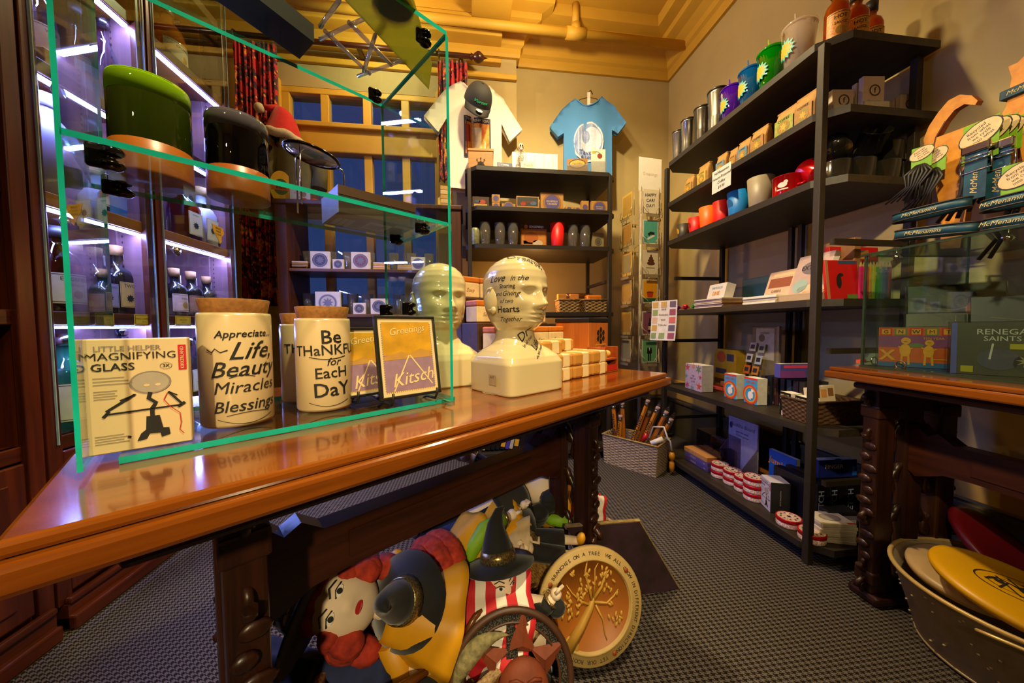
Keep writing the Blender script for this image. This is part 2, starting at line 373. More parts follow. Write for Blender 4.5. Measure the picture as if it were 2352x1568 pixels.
def curtain(x0, x1, z0, nf, label):
    t = T('curtain', label, 'curtain', ((x0+x1)/2, YP-.13, rz_.z), group='floral curtains')
    h = (x1-x0)/2; zt = -.045
    m = MB(); m.grid(lambda u, v: (-h+2*h*u+.006*math.sin(9*v+u*20), (.028*math.sin(2*PI*nf*u)+.01*math.sin(5*PI*nf*u))*(.55+.45*v), zt+(z0-rz_.z-zt)*v), nf*12, 30)
    o = P('drape', m, t, FLORAL); sm = o.modifiers.new('thick', 'SOLIDIFY'); sm.thickness = .003
    for i in range(nf):
        x = -h+2*h*(i+.5)/nf; q = MB(); q.tube([(x, .026*math.cos(a), -.004+.026*math.sin(a)) for a in [2*PI*k/14 for k in range(14)]], .005, 6, closed=True); P('ring', q, t, DKWOOD)
        return t
curtain(at(538, 200, Y=YP-.13).x, at(636, 200, Y=YP-.13).x, 1.05, 9, 'red floral curtain at the left end of the pole, beside the cabinet')
curtain(at(1004, 160, Y=YP-.13).x, at(1071, 160, Y=YP-.13).x, 1.94, 7, 'red floral curtain at the right end of the pole, by the finial')
# ------------------------------------------------------------------ lamps, added fill lights and daylight-free lighting of the room
WARM = (1.0, .79, .43)
def lamp(kind, loc, energy, color=WARM, size=.3, aim=None, **kw):
    l = bpy.data.lights.new('lamp', kind); l.energy = energy; l.color = color
    if kind == 'AREA': l.size = size; l.shape = 'DISK'
    else: l.shadow_soft_size = size
    for a, b_ in kw.items(): setattr(l, a, b_)
    o = bpy.data.objects.new('lamp', l); COL.objects.link(o); o.location = loc
    if aim: o.rotation_euler = (Vector(aim)-Vector(loc)).to_track_quat('-Z', 'Y').to_euler()
    return o
lamp('POINT', (.45, 1.95, 2.80), 11, size=.05)
lamp('SPOT', (.32, 1.40, 2.86), 85, size=.05, aim=(.75, 2.2, .5), spot_size=2.2, spot_blend=.6)
lamp('SPOT', (.40, -.15, 2.75), 125, size=.05, aim=(-.02, .85, .80), spot_size=1.15, spot_blend=.9)
lamp('SPOT', (-.7, -.5, 2.5), 150, size=.05, aim=(1.45, .86, 1.05), spot_size=.5, spot_blend=.7)  # added spot that brightens the discs, no known source
lamp('POINT', (-.7, -1.7, 2.1), 12, size=.06)  # added fill light behind the camera
lamp('SPOT', (-.15, -1.5, 1.75), 75, size=.05, aim=(.05, .80, .25), spot_size=.62, spot_blend=.6)  # added low spot that lights the dolls under the table
lamp('POINT', (.47, 2.30, .93+.25), 3.0, (1, .5, .15), size=.02)
lamp('POINT', (-.55, 2.2, 2.78), 8, size=.015)
wd = bpy.data.worlds.new('world'); SC.world = wd; wd.use_nodes = True
wd.node_tree.nodes['Background'].inputs[0].default_value = (.02, .03, .07, 1); wd.node_tree.nodes['Background'].inputs[1].default_value = .3
SC.view_settings.view_transform = 'Standard'; SC.view_settings.look = 'None'; SC.view_settings.gamma = 1; SC.view_settings.exposure = 1.05; SC.view_settings.use_curve_mapping = False
cy = SC.cycles; cy.max_bounces = 7; cy.diffuse_bounces = 4; cy.glossy_bounces = 4; cy.transparent_max_bounces = 28; cy.caustics_reflective = False; cy.caustics_refractive = False; cy.sample_clamp_indirect = 4; cy.use_denoising = True
# ------------------------------------------------------------------ left wall: open bookcase and two lit, glass-fronted cabinets
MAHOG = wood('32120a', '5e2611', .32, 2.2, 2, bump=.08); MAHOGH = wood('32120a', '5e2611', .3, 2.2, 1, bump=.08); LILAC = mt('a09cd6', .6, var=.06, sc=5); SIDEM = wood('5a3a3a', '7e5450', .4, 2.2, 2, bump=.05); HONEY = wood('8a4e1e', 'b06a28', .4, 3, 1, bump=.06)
LEDM = emitm('8890ff', 170); PEG = mt('0c0806', .8); EDGE = mt('0d8f86', .15, var=.15, sc=20, spec=.6); CHROME = mt('c9c6c0', .12, 1, var=.04); STRIPM = mt('b98f86', .35, .6, var=.1)
LV = [.10, .58, .955, 1.305, 1.685, 2.06, 2.43]; CB = XL+.012; DEP = XC-CB
def cabinet(y0, y1, lit, nm, label, cat):
    t = T(nm, label, cat, (CB, y0, 0)); W = y1-y0; D = DEP; e = .026
    P('back_panel', MB().bx(0, .012, 0, W, .08, 2.62), t, LILAC if lit else MAHOG)  # lit bays: blue of the strip lights is put into the panel colour
    for k, (a, b_) in enumerate(((0, .02), (W-.02, W))):
        m = MB(); m.bx(.012, D-.02, a, b_, .08, 2.62); yy = .0206 if k == 0 else W-.0206
        for z in range(0, 108):                          # rows of shelf-peg holes
            for x in (.07, D-.09):
                zz = .12+z*.0225
                m.bx(x, x+.005, min(yy, yy+(.0004 if k == 0 else -.0004)), max(yy, yy+(.0004 if k == 0 else -.0004)), zz, zz+.008, 1)
        if lit:
            for x in (.052, D-.108): m.bx(x, x+.004, yy-.001, yy+.001, .12, 2.55, 2)
        P('side_panel', m, t, SIDEM if lit else MAHOG, PEG, STRIPM)  # lit bays use a lighter wood with the strip light painted in
    for k, z in enumerate(LV):
        m = MB(); m.bx(.013, D-.022, .021, W-.021, z-.022, z); m.bx(D-.04, D-.016, .021, W-.021, z-.042, z, b=.003)
        s = P('shelf', m, t, MAHOGH if not (lit and k == 3) else HONEY)  # orange wood paints warm light onto this one shelf front
        if lit and 2 <= k < 6:
            q = MB(); q.bx(D-.040, D-.024, .03, W-.03, z-.052, z-.046); P('led_strip', q, s, LEDM)
            q = MB(); q.bx(D-.042, D-.022, .026, W-.026, z-.0458, z-.0422); P('led_channel', q, s, CHROME)
    for a, b_ in ((-.012, .026), (W-.026, W+.012)): P('stile', MB().bx(D-.022, D, a+.0005, b_-.0005, .08, 2.62, b=.003), t, MAHOG)
    m = MB(); m.bx(0, D+.012, 0, W, 0, .08); m.bx(0, D+.03, 0, W, 0, .045, b=.006); m.bx(D+.0, D+.02, 0, W, .08, .10, b=.006); P('plinth', m, t, MAHOGH)
    m = MB(); m.bx(0, D+.03, 0, W, 2.62, 2.70, b=.012); P('crown', m, t, MAHOGH)
    m = MB(); m.bx(D-.016, D-.004, .03, W-.03, .105, .535, b=.004); m.bx(D-.004, D+.002, .07, W-.07, .15, .49, b=.003); P('door', m, t, MAHOG) if lit or True else None
    if lit:
        m = MB(); m.bx(D+.002, D+.007, .012, W-.006, .56, 2.60, 0); d = P('glass_door', m, t, GLASS)
        m = MB(); m.bx(D+.0018, D+.0072, .0095, .0118, .56, 2.60); m.bx(D+.0018, D+.0072, W-.0058, W-.0036, .56, 2.60); P('polished_edge', m, d, mt('9fc3d8', .1, var=.1, spec=.8))
        for z in (1.22, 1.6):
            q = MB(); q.on(Matrix.Translation((D+.014, .055, z)) @ Matrix.Rotation(PI/2, 4, 'Y')); q.lathe([(0, -.006), (.012, -.006), (.018, .0), (.018, .006), (.0, .012)], 14); P('clip', q, d, CHROME)
    return t
cabinet(.62, 1.11, False, 'open_bookcase', 'unlit open mahogany bookcase bay with peg holes at the left edge', 'bookcase')
cabinet(1.14, 1.50, True, 'display_cabinet', 'lit mahogany liquor cabinet with glass door beside the open bookcase', 'cabinet')
cabinet(1.53, 1.965, True, 'display_cabinet', 'lit mahogany liquor cabinet with glass door at the curtain end', 'cabinet')
# ------------------------------------------------------------------ bottles
CORK = mt('9c6b34', .8, sc=120, bump=.2); LBL = mt('e3d3ab', .6, var=.05); AMBER = glassm('c9691a', 1, base=.05); WHISKY = glassm('e07f1c', 1, base=.04); DARKG = mt('15100e', .12, spec=.7); GREENG = glassm('3fae86', 1.1, base=.05, milk=.25)
FROST = mt('b9b4c6', .5, var=.03); BOTGL = glassm('dfe6f5', 1.2, base=.07); STEEL = mt('a9a39a', .25, 1, var=.08)
BP = {'square': [(.038, 0), (.041, .004), (.041, .125), (.036, .145), (.017, .16), (.015, .2), (.017, .201), (.017, .21)],
      'tall': [(.034, 0), (.037, .004), (.037, .17), (.03, .20), (.0145, .245), (.0135, .30), (.0155, .301), (.0155, .312)],
      'flask': [(.033, 0), (.036, .004), (.036, .10), (.032, .117), (.014, .128), (.013, .155), (.015, .156), (.015, .163)],
      'jug': [(.055, 0), (.06, .006), (.06, .14), (.052, .175), (.022, .215), (.019, .24), (.022, .241), (.022, .25)],
      'gin': [(.052, 0), (.055, .005), (.055, .15), (.046, .175), (.017, .195), (.016, .235), (.019, .236), (.019, .245)],
      'long': [(.026, 0), (.0275, .004), (.0275, .16), (.022, .19), (.013, .23), (.012, .275), (.014, .276), (.014, .284)]}
def bottle(kind, loc, rz, label, cat='bottle', glass=None, fill=None, lab=None, cap=None, words=(), tag=False, group=None, oval=False, fillh=.75, s=1):
    pr = [(r*s, z*s) for r, z in BP[kind]]; sq = kind == 'square'
    t = T('liquor_bottle', label, cat, loc, rz, group); R = pr[2][0]; H = pr[2][1]
    m = MB(); m.lathe([(0, 0)]+pr, 20)
    if sq:
        for i, v in enumerate(m.V):
            r = math.hypot(v.x, v.y)
            if v.z < H*1.12 and r > 1e-5:
                a = math.atan2(v.y, v.x); k = min(1.28, 1/max(abs(math.cos(a)), abs(math.sin(a)))); m.V[i] = Vector((v.x*k*.93, v.y*k*.93, v.z))
    P('glass_body', m, t, glass or BOTGL)
    if fill:
        m = MB(); m.lathe([(0, .004*s), (R*.90, .005*s), (R*.90, H*fillh)], 18, cap=True); P('liquid', m, t, fill)
    m = MB(); zc = pr[-2][1]; m.lathe([(pr[-1][0]*1.08, zc-.004), (pr[-1][0]*1.12, zc+.03*s), (0, zc+.03*s)], 14); P('stopper', m, t, cap or CORK)
    if lab:
        k = 1.0 if not sq else 1.23
        z0, z1 = H*.18, H*.86
        m = MB()
        if sq:
            f = R*.935; m.on(front(-f-.001)); m.rect(-f*.86, f*.86, z0, z1, 0, 0); m.rect(-f*.8, f*.8, z0+.003, z1-.003, .0002, 1); m.rect(-f*.77, f*.77, z0+.004, z1-.004, .0004, 0)
            y = z1-.014
            for wd_, sz in words: m.text(wd_, sz, 0, y, .0008, 1, .01); y -= sz*1.15
            m.star(0, (z0+y)/2+.004, .014*s, .009*s, 9, .0008, 1)
        else:
            wr = lambda p: Vector((math.sin(p.x/(R+.0009))*(R+.0009+p.z), -math.cos(p.x/(R+.0009))*(R+.0009+p.z), p.y))
            A = 1.15*R
            m.grid(lambda u, v: wr(Vector((-A+2*A*u, z0+(z1-z0)*v, 0))), 14, 1, 0)
            for zz in (z0+.004, z1-.006): m.grid(lambda u, v: wr(Vector((-A*.93+2*A*.93*u, zz+.002*v, .0003))), 14, 1, 1)
            y = z1-.018*s
            for wd_, sz in words: m.text(wd_, sz, 0, y, .0005, 1, .01, wrap=wr); y -= sz*1.15
            V = MB().disc(0, (z0+y)/2+.006, .013*s, .013*s, .0005).V; P3, F3 = cut(V, [tuple(range(len(V)))], .006); m.add([wr(p) for p in P3], F3, 2)
        P('label', m, t, lab, INK, GOLD)
    if tag:
        m = MB(); m.on(Matrix.Translation((pr[-1][0]*1.0+.002, -.012, zc-.012)) @ Matrix.Rotation(.5, 4, 'Z') @ FRONT); m.rect(-.009, .009, -.018, .018, 0); m.text('$', .012, 0, 0, .0005, 1); P('price_tag', m, t, PAPER, INK)
    return t
def cab(px, py, lev, x=XC-.10): q = at(px, py, X=x); return (x, q.y, LV[lev]+.001)
BROWNL = mt('8e5a36', .6, var=.08); PINKL = mt('d9b3a0', .6); BLKL = mt('1c1512', .5); GOLDL = mt('c9a25a', .5, var=.08)
lc = RR+PI   # cabinet things face +X
# shelf with the gold-labelled whiskies
b1 = bottle('jug', cab(128, 640, 2), lc, 'big amber jug with cream label behind the left glass edge', glass=AMBER, lab=LBL, words=(('EDGEFIELD', .016), ('DISTILLERY', .010)), cap=BLKL)
bottle('square', cab(176, 660, 2), lc, 'amber whiskey with plain shoulders next to the big cream-labelled jug', fill=WHISKY, lab=None)
bottle('square', cab(222, 660, 2), lc, 'amber whiskey with grey arched label and white price tag', fill=WHISKY, lab=mt('8d8396', .6), words=(('HOGSHEAD', .010),), tag=True, fillh=.9)
bottle('square', cab(268, 660, 2), lc, 'square dark bottle with ornate gold label, left of the matching pair', glass=DARKG, lab=GOLDL, words=(('TWO', .018),), tag=True, s=1.1, group=None)
bottle('square', cab(322, 660, 2), lc, 'square dark bottle with ornate gold label, right of the matching pair', glass=DARKG, lab=GOLDL, words=(('TWO', .018),), tag=True, s=1.1)
bottle('flask', cab(402, 680, 2), lc, 'dark flask bottle with pink label in the curtain-end cabinet', glass=DARKG, lab=PINKL, words=(('Hellcat', .012),), tag=True, s=1.15)
bottle('flask', cab(440, 680, 2), lc, 'middle dark flask bottle with brown label in the curtain-end cabinet', glass=DARKG, lab=BROWNL, words=(('RUM', .012),), tag=True, s=1.15)
bottle('flask', cab(475, 680, 2), lc, 'small dark flask bottle with plain label nearest the corner jar', glass=DARKG, lab=BROWNL, tag=True, s=1.1)
# lower shelf behind the magnifier carton
bottle('gin', cab(152, 880, 1, XC-.085), lc, 'large green gin bottle with cream label', glass=GREENG, lab=LBL, words=(('GABLES', .018), ('GIN', .016)), s=1.15, cap=CHROME)
bottle('gin', cab(212, 880, 1, XC-.10), lc, 'clear gin bottle with yellow label half behind the magnifier carton', lab=mt('d9c27a', .6), s=1.1, cap=CHROME)
bottle('tall', cab(285, 860, 1), lc, 'clear tall bottle hidden behind the magnifier carton', lab=LBL, tag=True, cap=CHROME)
bottle('square', cab(432, 850, 1), lc, 'red-labelled bottle between the carton and the first jar', fill=glassm('b03030'), lab=mt('ded0bd', .6), words=(('RUM', .012),), cap=CHROME, s=1.2)
bottle('square', cab(462, 850, 1), lc, 'clear bottle with silver label beside the first jar', lab=mt('c7c4cc', .5), cap=CHROME, s=1.2)
# shelf with the frosted bottle and cartons
bottle('jug', cab(104, 290, 3), lc, 'tall frosted grey bottle in the top left of the lit cabinet', glass=FROST, cap=FROST, s=1.2)
for k, (px, nm_, c, lb, wds) in enumerate(((108, 'carton', 'b08a4e', 'brown carton with black lettering below the frosted bottle', 'EX'), )):
    pass
def carton(loc, rz, d, col, label, words=(), wc=INK, cat='box', nm='carton', group=None, band=None, stripes=None, art=None, rough=.6):
    w, dp, h = d; m = MB().bx(-w/2, w/2, -dp/2, dp/2, 0, h, 0, min(.0015, w*.05)); m.on(front(-dp/2))
    if band: m.rect(-w*.5, w*.5, h*band[0], h*band[1], .0004, 2)
    if art:
        for a in art:
            if a[0] == 'd': m.disc(a[1]*w, a[2]*h, a[3]*w, a[3]*w, .0006, a[4])
            elif a[0] == 'r': m.rect(a[1]*w, a[2]*w, a[3]*h, a[4]*h, .0005, a[5])
            elif a[0] == 'o': m.ring(a[1]*w, a[2]*h, a[3]*w*.86, a[3]*w, .0008, a[4])
            elif a[0] == 's': m.star(a[1]*w, a[2]*h, a[3]*w, a[4]*w, a[5], .0008, a[6])
    for wd_, sz, x, y in words: m.text(wd_, sz*h, x*w, y*h, .0011, 1, .01)
    return S(nm, m, label, cat, loc, rz, (col if not isinstance(col, str) else mt(col, rough, var=.05), wc, band[2] if band else GOLD, LBL, BLKL, mt('4a3f86', .6), mt('b3261e', .6), mt('2e6fb0', .6)), group)
carton(cab(112, 370, 3), lc, (.075, .07, .12), 'b58450', 'brown carton with black lettering beside the frosted bottle', (('X', .3, 0, .5),))
carton(cab(150, 390, 3), lc, (.05, .05, .09), 'd8a63c', 'yellow carton with black scroll print in the lit cabinet', (('Z', .4, 0, .5),))
carton(cab(250, 390, 3), lc, (.09, .07, .13), '8d9cab', 'grey carton with blue base band in the lit cabinet', (('MCM', .2, 0, .7),), mt('7a3a30'), band=(0, .3, mt('3f7fa8', .6)))
bottle('tall', cab(210, 360, 3), lc, 'clear bottle with red and white bird label under the second strip light', lab=mt('e6dccb', .6), words=(('GIN', .014),), cap=BLKL, tag=True)
bottle('square', cab(420, 440, 3), lc, 'red-brown bottle with white label behind the green candle glass', glass=AMBER, lab=LBL, words=(('WHISKEY', .009),), s=1.25)
bottle('square', cab(460, 440, 3), lc, 'frosted bottle with white paper label behind the black candle glass', glass=FROST, lab=LBL, s=1.25)
bottle('tall', cab(488, 430, 3), lc, 'clear tall bottle by the end stile of the lit cabinet', lab=LBL, cap=BLKL)
# upper shelf of clear bottles, top shelf of jugs
bottle('tall', cab(90, 60, 4), lc, 'clear tall bottle with tan label right at the bookcase stile', lab=mt('c79b5a', .6), words=(('VODKA', .011),), cap=CHROME)
bottle('long', cab(178, 110, 4), lc, 'clear slim bottle with black stopper under the strip light reflection', lab=LBL, cap=BLKL)
bottle('tall', cab(238, 110, 4), lc, 'clear tall bottle with silver seal, left one above the green glass', cap=STEEL, s=1.05)
bottle('tall', cab(288, 110, 4), lc, 'clear tall bottle with silver seal, right one above the green glass', cap=STEEL, s=1.05)
carton(cab(128, 120, 4, XC-.05), lc, (.10, .04, .05), 'c79546', 'low tan shelf card at the front of the upper lit shelf', (('PRIVATE', .3, 0, .5),), cat='card', nm='shelf_card')
bottle('jug', (XC-.14, 1.80, LV[5]+.001), lc, 'orange growler jug with steel handle on the highest lit shelf', glass=glassm('f08a12', 1, base=.05, milk=.5), lab=mt('d4c3ae', .6), words=(('GROWLER', .014),), s=1.1, cap=STEEL)
m = MB(); m.tube([(0, 0, .3), (.03, 0, .3), (.075, 0, .26), (.085, 0, .17), (.07, 0, .08), (.05, 0, .05)], .008, 8)
S('steel_handle_stand', m, 'bent steel handle standing beside the orange growler', 'handle', (XC-.14, 1.88, LV[5]+.001), lc+1.9, (STEEL,))
carton((XC-.22, 1.60, LV[5]+.001), lc, (.07, .07, .2), 'b97f45', 'tall copper-brown tube carton left of the orange growler', (('TUBE', .12, 0, .5),))
bottle('jug', cab(195, 10, 5), lc, 'orange jug cut off by the top of the photo', glass=glassm('f08a12', 1, base=.05, milk=.5), s=1.1)
# back rows of bottles
R3 = random.Random(11); protos = [o for o in COL.objects if o.name.startswith('liquor_bottle')]
PK_ = {2: [1, 2, 3, 5], 3: [15, 16, 17, 14], 4: [18, 19, 20, 21], 1: [11, 12, 13, 9]}
for lv, nm_ in ((1, 'lowest glazed'), (2, 'gold-label'), (3, 'yellow-sign'), (4, 'upper')):
    for bay, (ya, yb) in enumerate(((1.20, 1.45), (1.60, 1.90))):
        for k in range(4):
            pr = protos[PK_[lv][(k+bay) % 4] % len(protos)]
            dup(pr, (XL+.10+.012*(k % 2), ya+(yb-ya)*k/3, LV[lv]+.001), lc+R3.uniform(-.3, .3), '%s bottle in the back row of the %s shelf, %s lit cabinet' % (('first', 'second', 'third', 'fourth')[k], nm_, ('nearer', 'curtain-end')[bay]), 'back row bottles in the lit cabinets')
# tags on the shelf edges
TAGY = mt('d9ab3a', .6, var=.05)
for k, (px, lv, w) in enumerate(((182, 2, .06), (240, 2, .06), (330, 2, .075), (420, 2, .08), (462, 2, .05))):
    q = at(px, 735, X=XC-.014); m = MB(); m.on(Matrix.Rotation(PI/2, 4, 'Z') @ FRONT); m.bx(-w/2, w/2, -.021, .021, 0, .001, 0); m.rect(-w*.46, w*.46, -.017, .017, .0012, 1); m.rect(-w*.44, w*.44, -.0155, .0155, .0014, 0); m.text(('GIN', 'WHISKEY', 'TWO COMMON', 'HELLCAT', 'RUM')[k], .009, 0, .003, .0018, 1); m.text('750 ML', .006, 0, -.008, .0018, 1)
    S('price_card', m, ('cream price card below the amber whiskeys', 'cream price card below the grey-arched label', 'cream price card below the gold-labelled pair', 'cream price card below the pink-labelled flask', 'short cream price card behind the first jar lid')[k], 'price card', (XC-.0135, q.y, LV[2]-.021), 0, (TAGY, INK))
def statecard(px, py, label):
    q = at(px, py, X=XC+.012); m = MB(); m.on(Matrix.Rotation(PI/2, 4, 'Z') @ FRONT)
    m.prism([(-.04, .035), (.035, .03), (.04, .005), (.022, -.015), (.02, -.04), (.008, -.05), (-.002, -.03), (-.018, -.012), (-.03, .0)], 0, .002, 0)
    for i, s_ in enumerate(('PRICES', 'FROM', 'TODAY')): m.text(s_, .012, 0, .02-i*.014, .0026, 1)
    S('price_card', m, label, 'price card', (XC+.009, q.y, q.z), 0, (TAGY, INK))
statecard(176, 485, 'ragged yellow shelf sign on the near lit cabinet'); statecard(502, 535, 'ragged yellow shelf sign on the curtain-end lit cabinet')
# ------------------------------------------------------------------ two black metal shelving units
STEELB = mt('352c20', .5, .2, var=.12, sc=60, bump=.05, stretch=(1, 8, 1)); BOARD = wood('1d1811', '33291c', .5, 2.5, 0, bump=.2)
SZ = [.075, .52, .99, 1.42, 1.655, 1.90]
def shelving(loc, rz, W, D, label, skip=(), mid=False):
    t = T('metal_shelving', label, 'shelving unit', loc, rz); c = .07
    for x in (.012, W-.065):
        for y in (.006, D-.03): P('post', MB().bx(x, x+.025, y, y+.025, 0, 1.885, 0, .003), t, STEELB)
    if mid:
        for x in (W*.48, W*.53): P('back_post', MB().bx(x, x+.022, D-.03, D-.008, 0, 1.885, 0, .003), t, STEELB)
    for k, z in enumerate(SZ):
        if k in skip: continue
        m = MB(); m.prism([(c, 0), (W-c, 0), (W, c), (W, D), (0, D), (0, c)], z-.026, z, 0); P('shelf', m, t, BOARD)
    for x in (.015, W-.062):
        for z in (.30, .80, 1.2): P('side_rail', MB().bx(x, x+.018, .08, D-.02, z-.01, z+.01), t, STEELB)
    return t
XS, YS0, YS1 = 1.245, 1.035, 2.06
shelving((XS, YS1, 0), RR, YS1-YS0, .43, 'black metal shelving of drinkware and games along the right wall', mid=True)
BX0, BYF = 0.0, 2.16
shelving((BX0, BYF, 0), 0, 1.0, .45, 'black metal shelving of coasters and soap under the blue shirt')
def rs(px, py, lev, x=1.315): q = at(px, py, X=x); return (x, q.y, SZ[lev]+.001)        # on the right unit
def bs(px, py, lev, y=2.24): q = at(px, py, Y=y); return (q.x, y, SZ[lev]+.001)          # on the back unit
def es(px, py, lev, y=1.10): q = at(px, py, Y=y); return (q.x, y, SZ[lev]+.001)          # on the near end of the right unit
# ---------- right unit, top: steel tumblers, acrylic cups, sauces
def tumbler(loc, r, h, label, mat, waist=False):
    t = T('steel_tumbler', label, 'tumbler', loc, RR+.3, 'steel tumblers on the top shelf'); m = MB()
    pr = [(0, 0), (r*.8, 0), (r*.82, .004), (r*.86, h*.3), (r*.97, h*.9), (r, h*.91), (r, h*.945)]
    if waist: pr = [(0, 0), (r*.8, 0)]+[(r*(.84+.035*(i % 2)), h*(.04+.04*i)) for i in range(9)]+[(r*.97, h*.9), (r, h*.945)]
    m.lathe(pr, 24); P('cup_body', m, t, mat)
    m = MB(); m.lathe([(r*1.02, h*.945), (r*1.02, h*.985), (r*.9, h), (0, h)], 24); P('lid', m, t, mt('38332c', .3, .5)); return t
tumbler(rs(1557, 340, 5, 1.29), .034, .175, 'slim matte steel tumbler with red print at the far end of the top shelf', mt('7d746a', .35, .8))
tumbler(rs(1581, 320, 5, 1.295), .042, .19, 'polished steel tumbler second from the far end of the top shelf', STEEL)
tumbler(rs(1613, 290, 5, 1.295), .044, .185, 'dark steel tumbler with rippled foot on the top shelf', mt('5d5750', .3, .9), True)
tumbler(rs(1648, 265, 5, 1.30), .049, .205, 'bright steel tumbler with rippled foot beside the purple cup', STEEL, True)
def sipcup(loc, r, h, tint, label, straw, logo=True, st=None):
    t = T('acrylic_cup', label, 'cup', loc, RR-.2, 'acrylic straw cups on the top shelf'); g = glassm(tint, 1.1, base=.07, milk=.35)
    m = MB(); m.lathe([(0, .002), (r*.76, .002), (r*.78, .006), (r, h*.92), (r*.97, h*.92), (r*.75, .012), (0, .012)], 26); P('cup_body', m, t, g)
    m = MB(); m.lathe([(r*1.03, h*.91), (r*1.04, h*.95), (r*.99, h*.97), (r*.9, h), (r*.1, h), (0, h)], 26); P('lid', m, t, g)
    m = MB(); m.tube([(.01, 0, .02), (-.006, -.005, h*.9), (-.012, -.008, h*1.32)], .0035, 8); P('straw', m, t, glassm(st or tint, 1, base=.06, milk=.6))
    if logo:
        R_ = r*.93; wr = lambda p: Vector((math.sin(p.x/R_)*(R_+.001+p.z), -math.cos(p.x/R_)*(R_+.001+p.z), p.y))
        m = MB()
        for col, a, b_ in ((1, h*.24, h*.17), (0, h*.19, h*.13)):
            V = MB().star(0, h*.45, a, b_, 14).V; v2, f2 = cut(V, [tuple(range(len(V)))], .008); m.add([wr(Vector((p.x, p.y, .0006 if col else .0012))) for p in v2], f2, col)
        P('sun_print', m, t, mt('e8a21a', .5), mt('35b7b0', .5))
    return t
sipcup(rs(1681, 250, 5, 1.302), .050, .155, '8a2be8', 'purple acrylic cup with straw and sun print', 'c')
sipcup(rs(1724, 215, 5, 1.302), .050, .16, '1f9be0', 'blue acrylic cup with straw and sun print', 'c')
sipcup(rs(1772, 175, 5, 1.305), .053, .165, '0ac414', 'green acrylic cup with straw and sun print', 'c', st='c8f060')
sipcup(rs(1834, 125, 5, 1.308), .056, .17, 'f2e6d8', 'clear acrylic cup with straw and sun print beside the green one', 'c')
sipcup(rs(1878, 100, 5, 1.44), .046, .12, 'e9e2d8', 'smaller clear acrylic cup behind the sauce bottles', 'c', logo=False)
BP['sauce'] = [(.030, 0), (.032, .004), (.032, .118), (.027, .136), (.014, .15), (.0135, .17), (.0155, .171), (.0155, .182)]
for k, (px, y, lb) in enumerate(((1921, 1.12, 'hot sauce bottle with crowded red label, nearest the post on top'), (1966, 1.13, 'middle hot sauce bottle of the three on top'), (2000, 1.16, 'rear hot sauce bottle of the three on top'))):
    t = bottle('sauce', es(px, 60, 5, y), -.55, lb, glass=glassm('c8620f', 1, base=.05, milk=.45), fill=mt('a85010', .4), lab=mt('d8a02c', .5, var=.2, sc=160, c2='b5401f') if k == 0 else mt('dca83a', .5, var=.12, sc=150, c2='b06a22'), cap=BLKL, words=(('HOT', .018), ('SAUCE', .012)), s=1.12, group='hot sauce bottles on the top shelf'); t.name = 'sauce_bottle'
# ---------- right unit, second shelf: coffee bags, sign, boxed chocolate
KRAFT = mt('b98743', .8, var=.1, sc=60, bump=.15)
def coffeebag(loc, w, h, lcol, label, rz=RR):
    t = T('coffee_bag', label, 'coffee bag', loc, rz, 'kraft coffee bags on the second shelf'); d = w*.6; m = MB()
    def f(u, v):
        a = 2*PI*u; k = 1-.72*max(0, v-.62)/.38 if v > .62 else 1; cx, sx = math.cos(a), math.sin(a)
        q = lambda c: math.copysign(abs(c)**.45, c)
        return (w/2*q(cx)*(1-.03*v), d/2*q(sx)*k, h*v+.002*math.sin(9*a))
    m.grid(f, 24, 12, 0, wu=True, sm=False); m.bx(-w/2*.97, w/2*.97, -d*.17, d*.17, h*.97, h*1.02, 0); P('pouch', m, t, KRAFT)
    m = MB(); m.on(front(-d/2-.001)); m.rect(-w*.40, w*.40, h*.06, h*.68, .0, 0); m.disc(0, h*.36, w*.27, h*.2, .0006, 1); m.star(0, h*.36, w*.2, w*.09, 7, .001, 2); m.text('COFFEE', w*.15, 0, h*.61, .001, 3); P('label', m, t, mt(lcol, .6, var=.15, sc=80), mt('c8742a', .6, var=.3, sc=90, c2='6a8a3a'), mt('e0aa3c', .6), INK); return t
for px, py, w, h, c, lb in ((1588, 430, .075, .105, 'c79838', 'far-end coffee bag with a bare tree label'), (1621, 405, .085, .12, 'd9b64a', 'coffee bag with a yellow harvest label left of the price sign'), (1662, 375, .07, .11, '7f9aa0', 'coffee bag with a grey-blue label above the price sign'), (1688, 365, .05, .10, 'b98743', 'narrow kraft coffee bag turned sideways right of the sign'), (1714, 345, .07, .105, '6f93a5', 'coffee bag with an orange and blue label'), (1750, 325, .085, .11, 'b98743', 'plain kraft coffee bag turned with its side out'), (1815, 285, .10, .115, 'a8b04a', 'coffee bag with a green and yellow flower label'), (1858, 255, .085, .12, 'b98743', 'plain folded kraft coffee bag beside the near post')):
    coffeebag(rs(px, py, 4, 1.31), w, h, c, lb)
q = at(1656, 410, X=XS-.004); m = MB(); m.on(Matrix.Rotation(RR, 4, 'Z') @ front(0)); m.bx(-.062, .062, -.055, .055, -.002, 0, 0)
for i, s_ in enumerate(('McMenamins', 'House-Roasted', 'Coffee', '$9.95')): m.text(s_, .019, 0, .036-i*.024, .001, 1, shear=.3)
S('price_sign', m, 'white house-roasted coffee price sign hung on the second shelf edge', 'sign', (XS-.003, q.y, q.z), 0, (PAPER, INK))
CHOC = mt('d8c3b3', .6, var=.05); IVORY = mt('d9cdb9', .6)
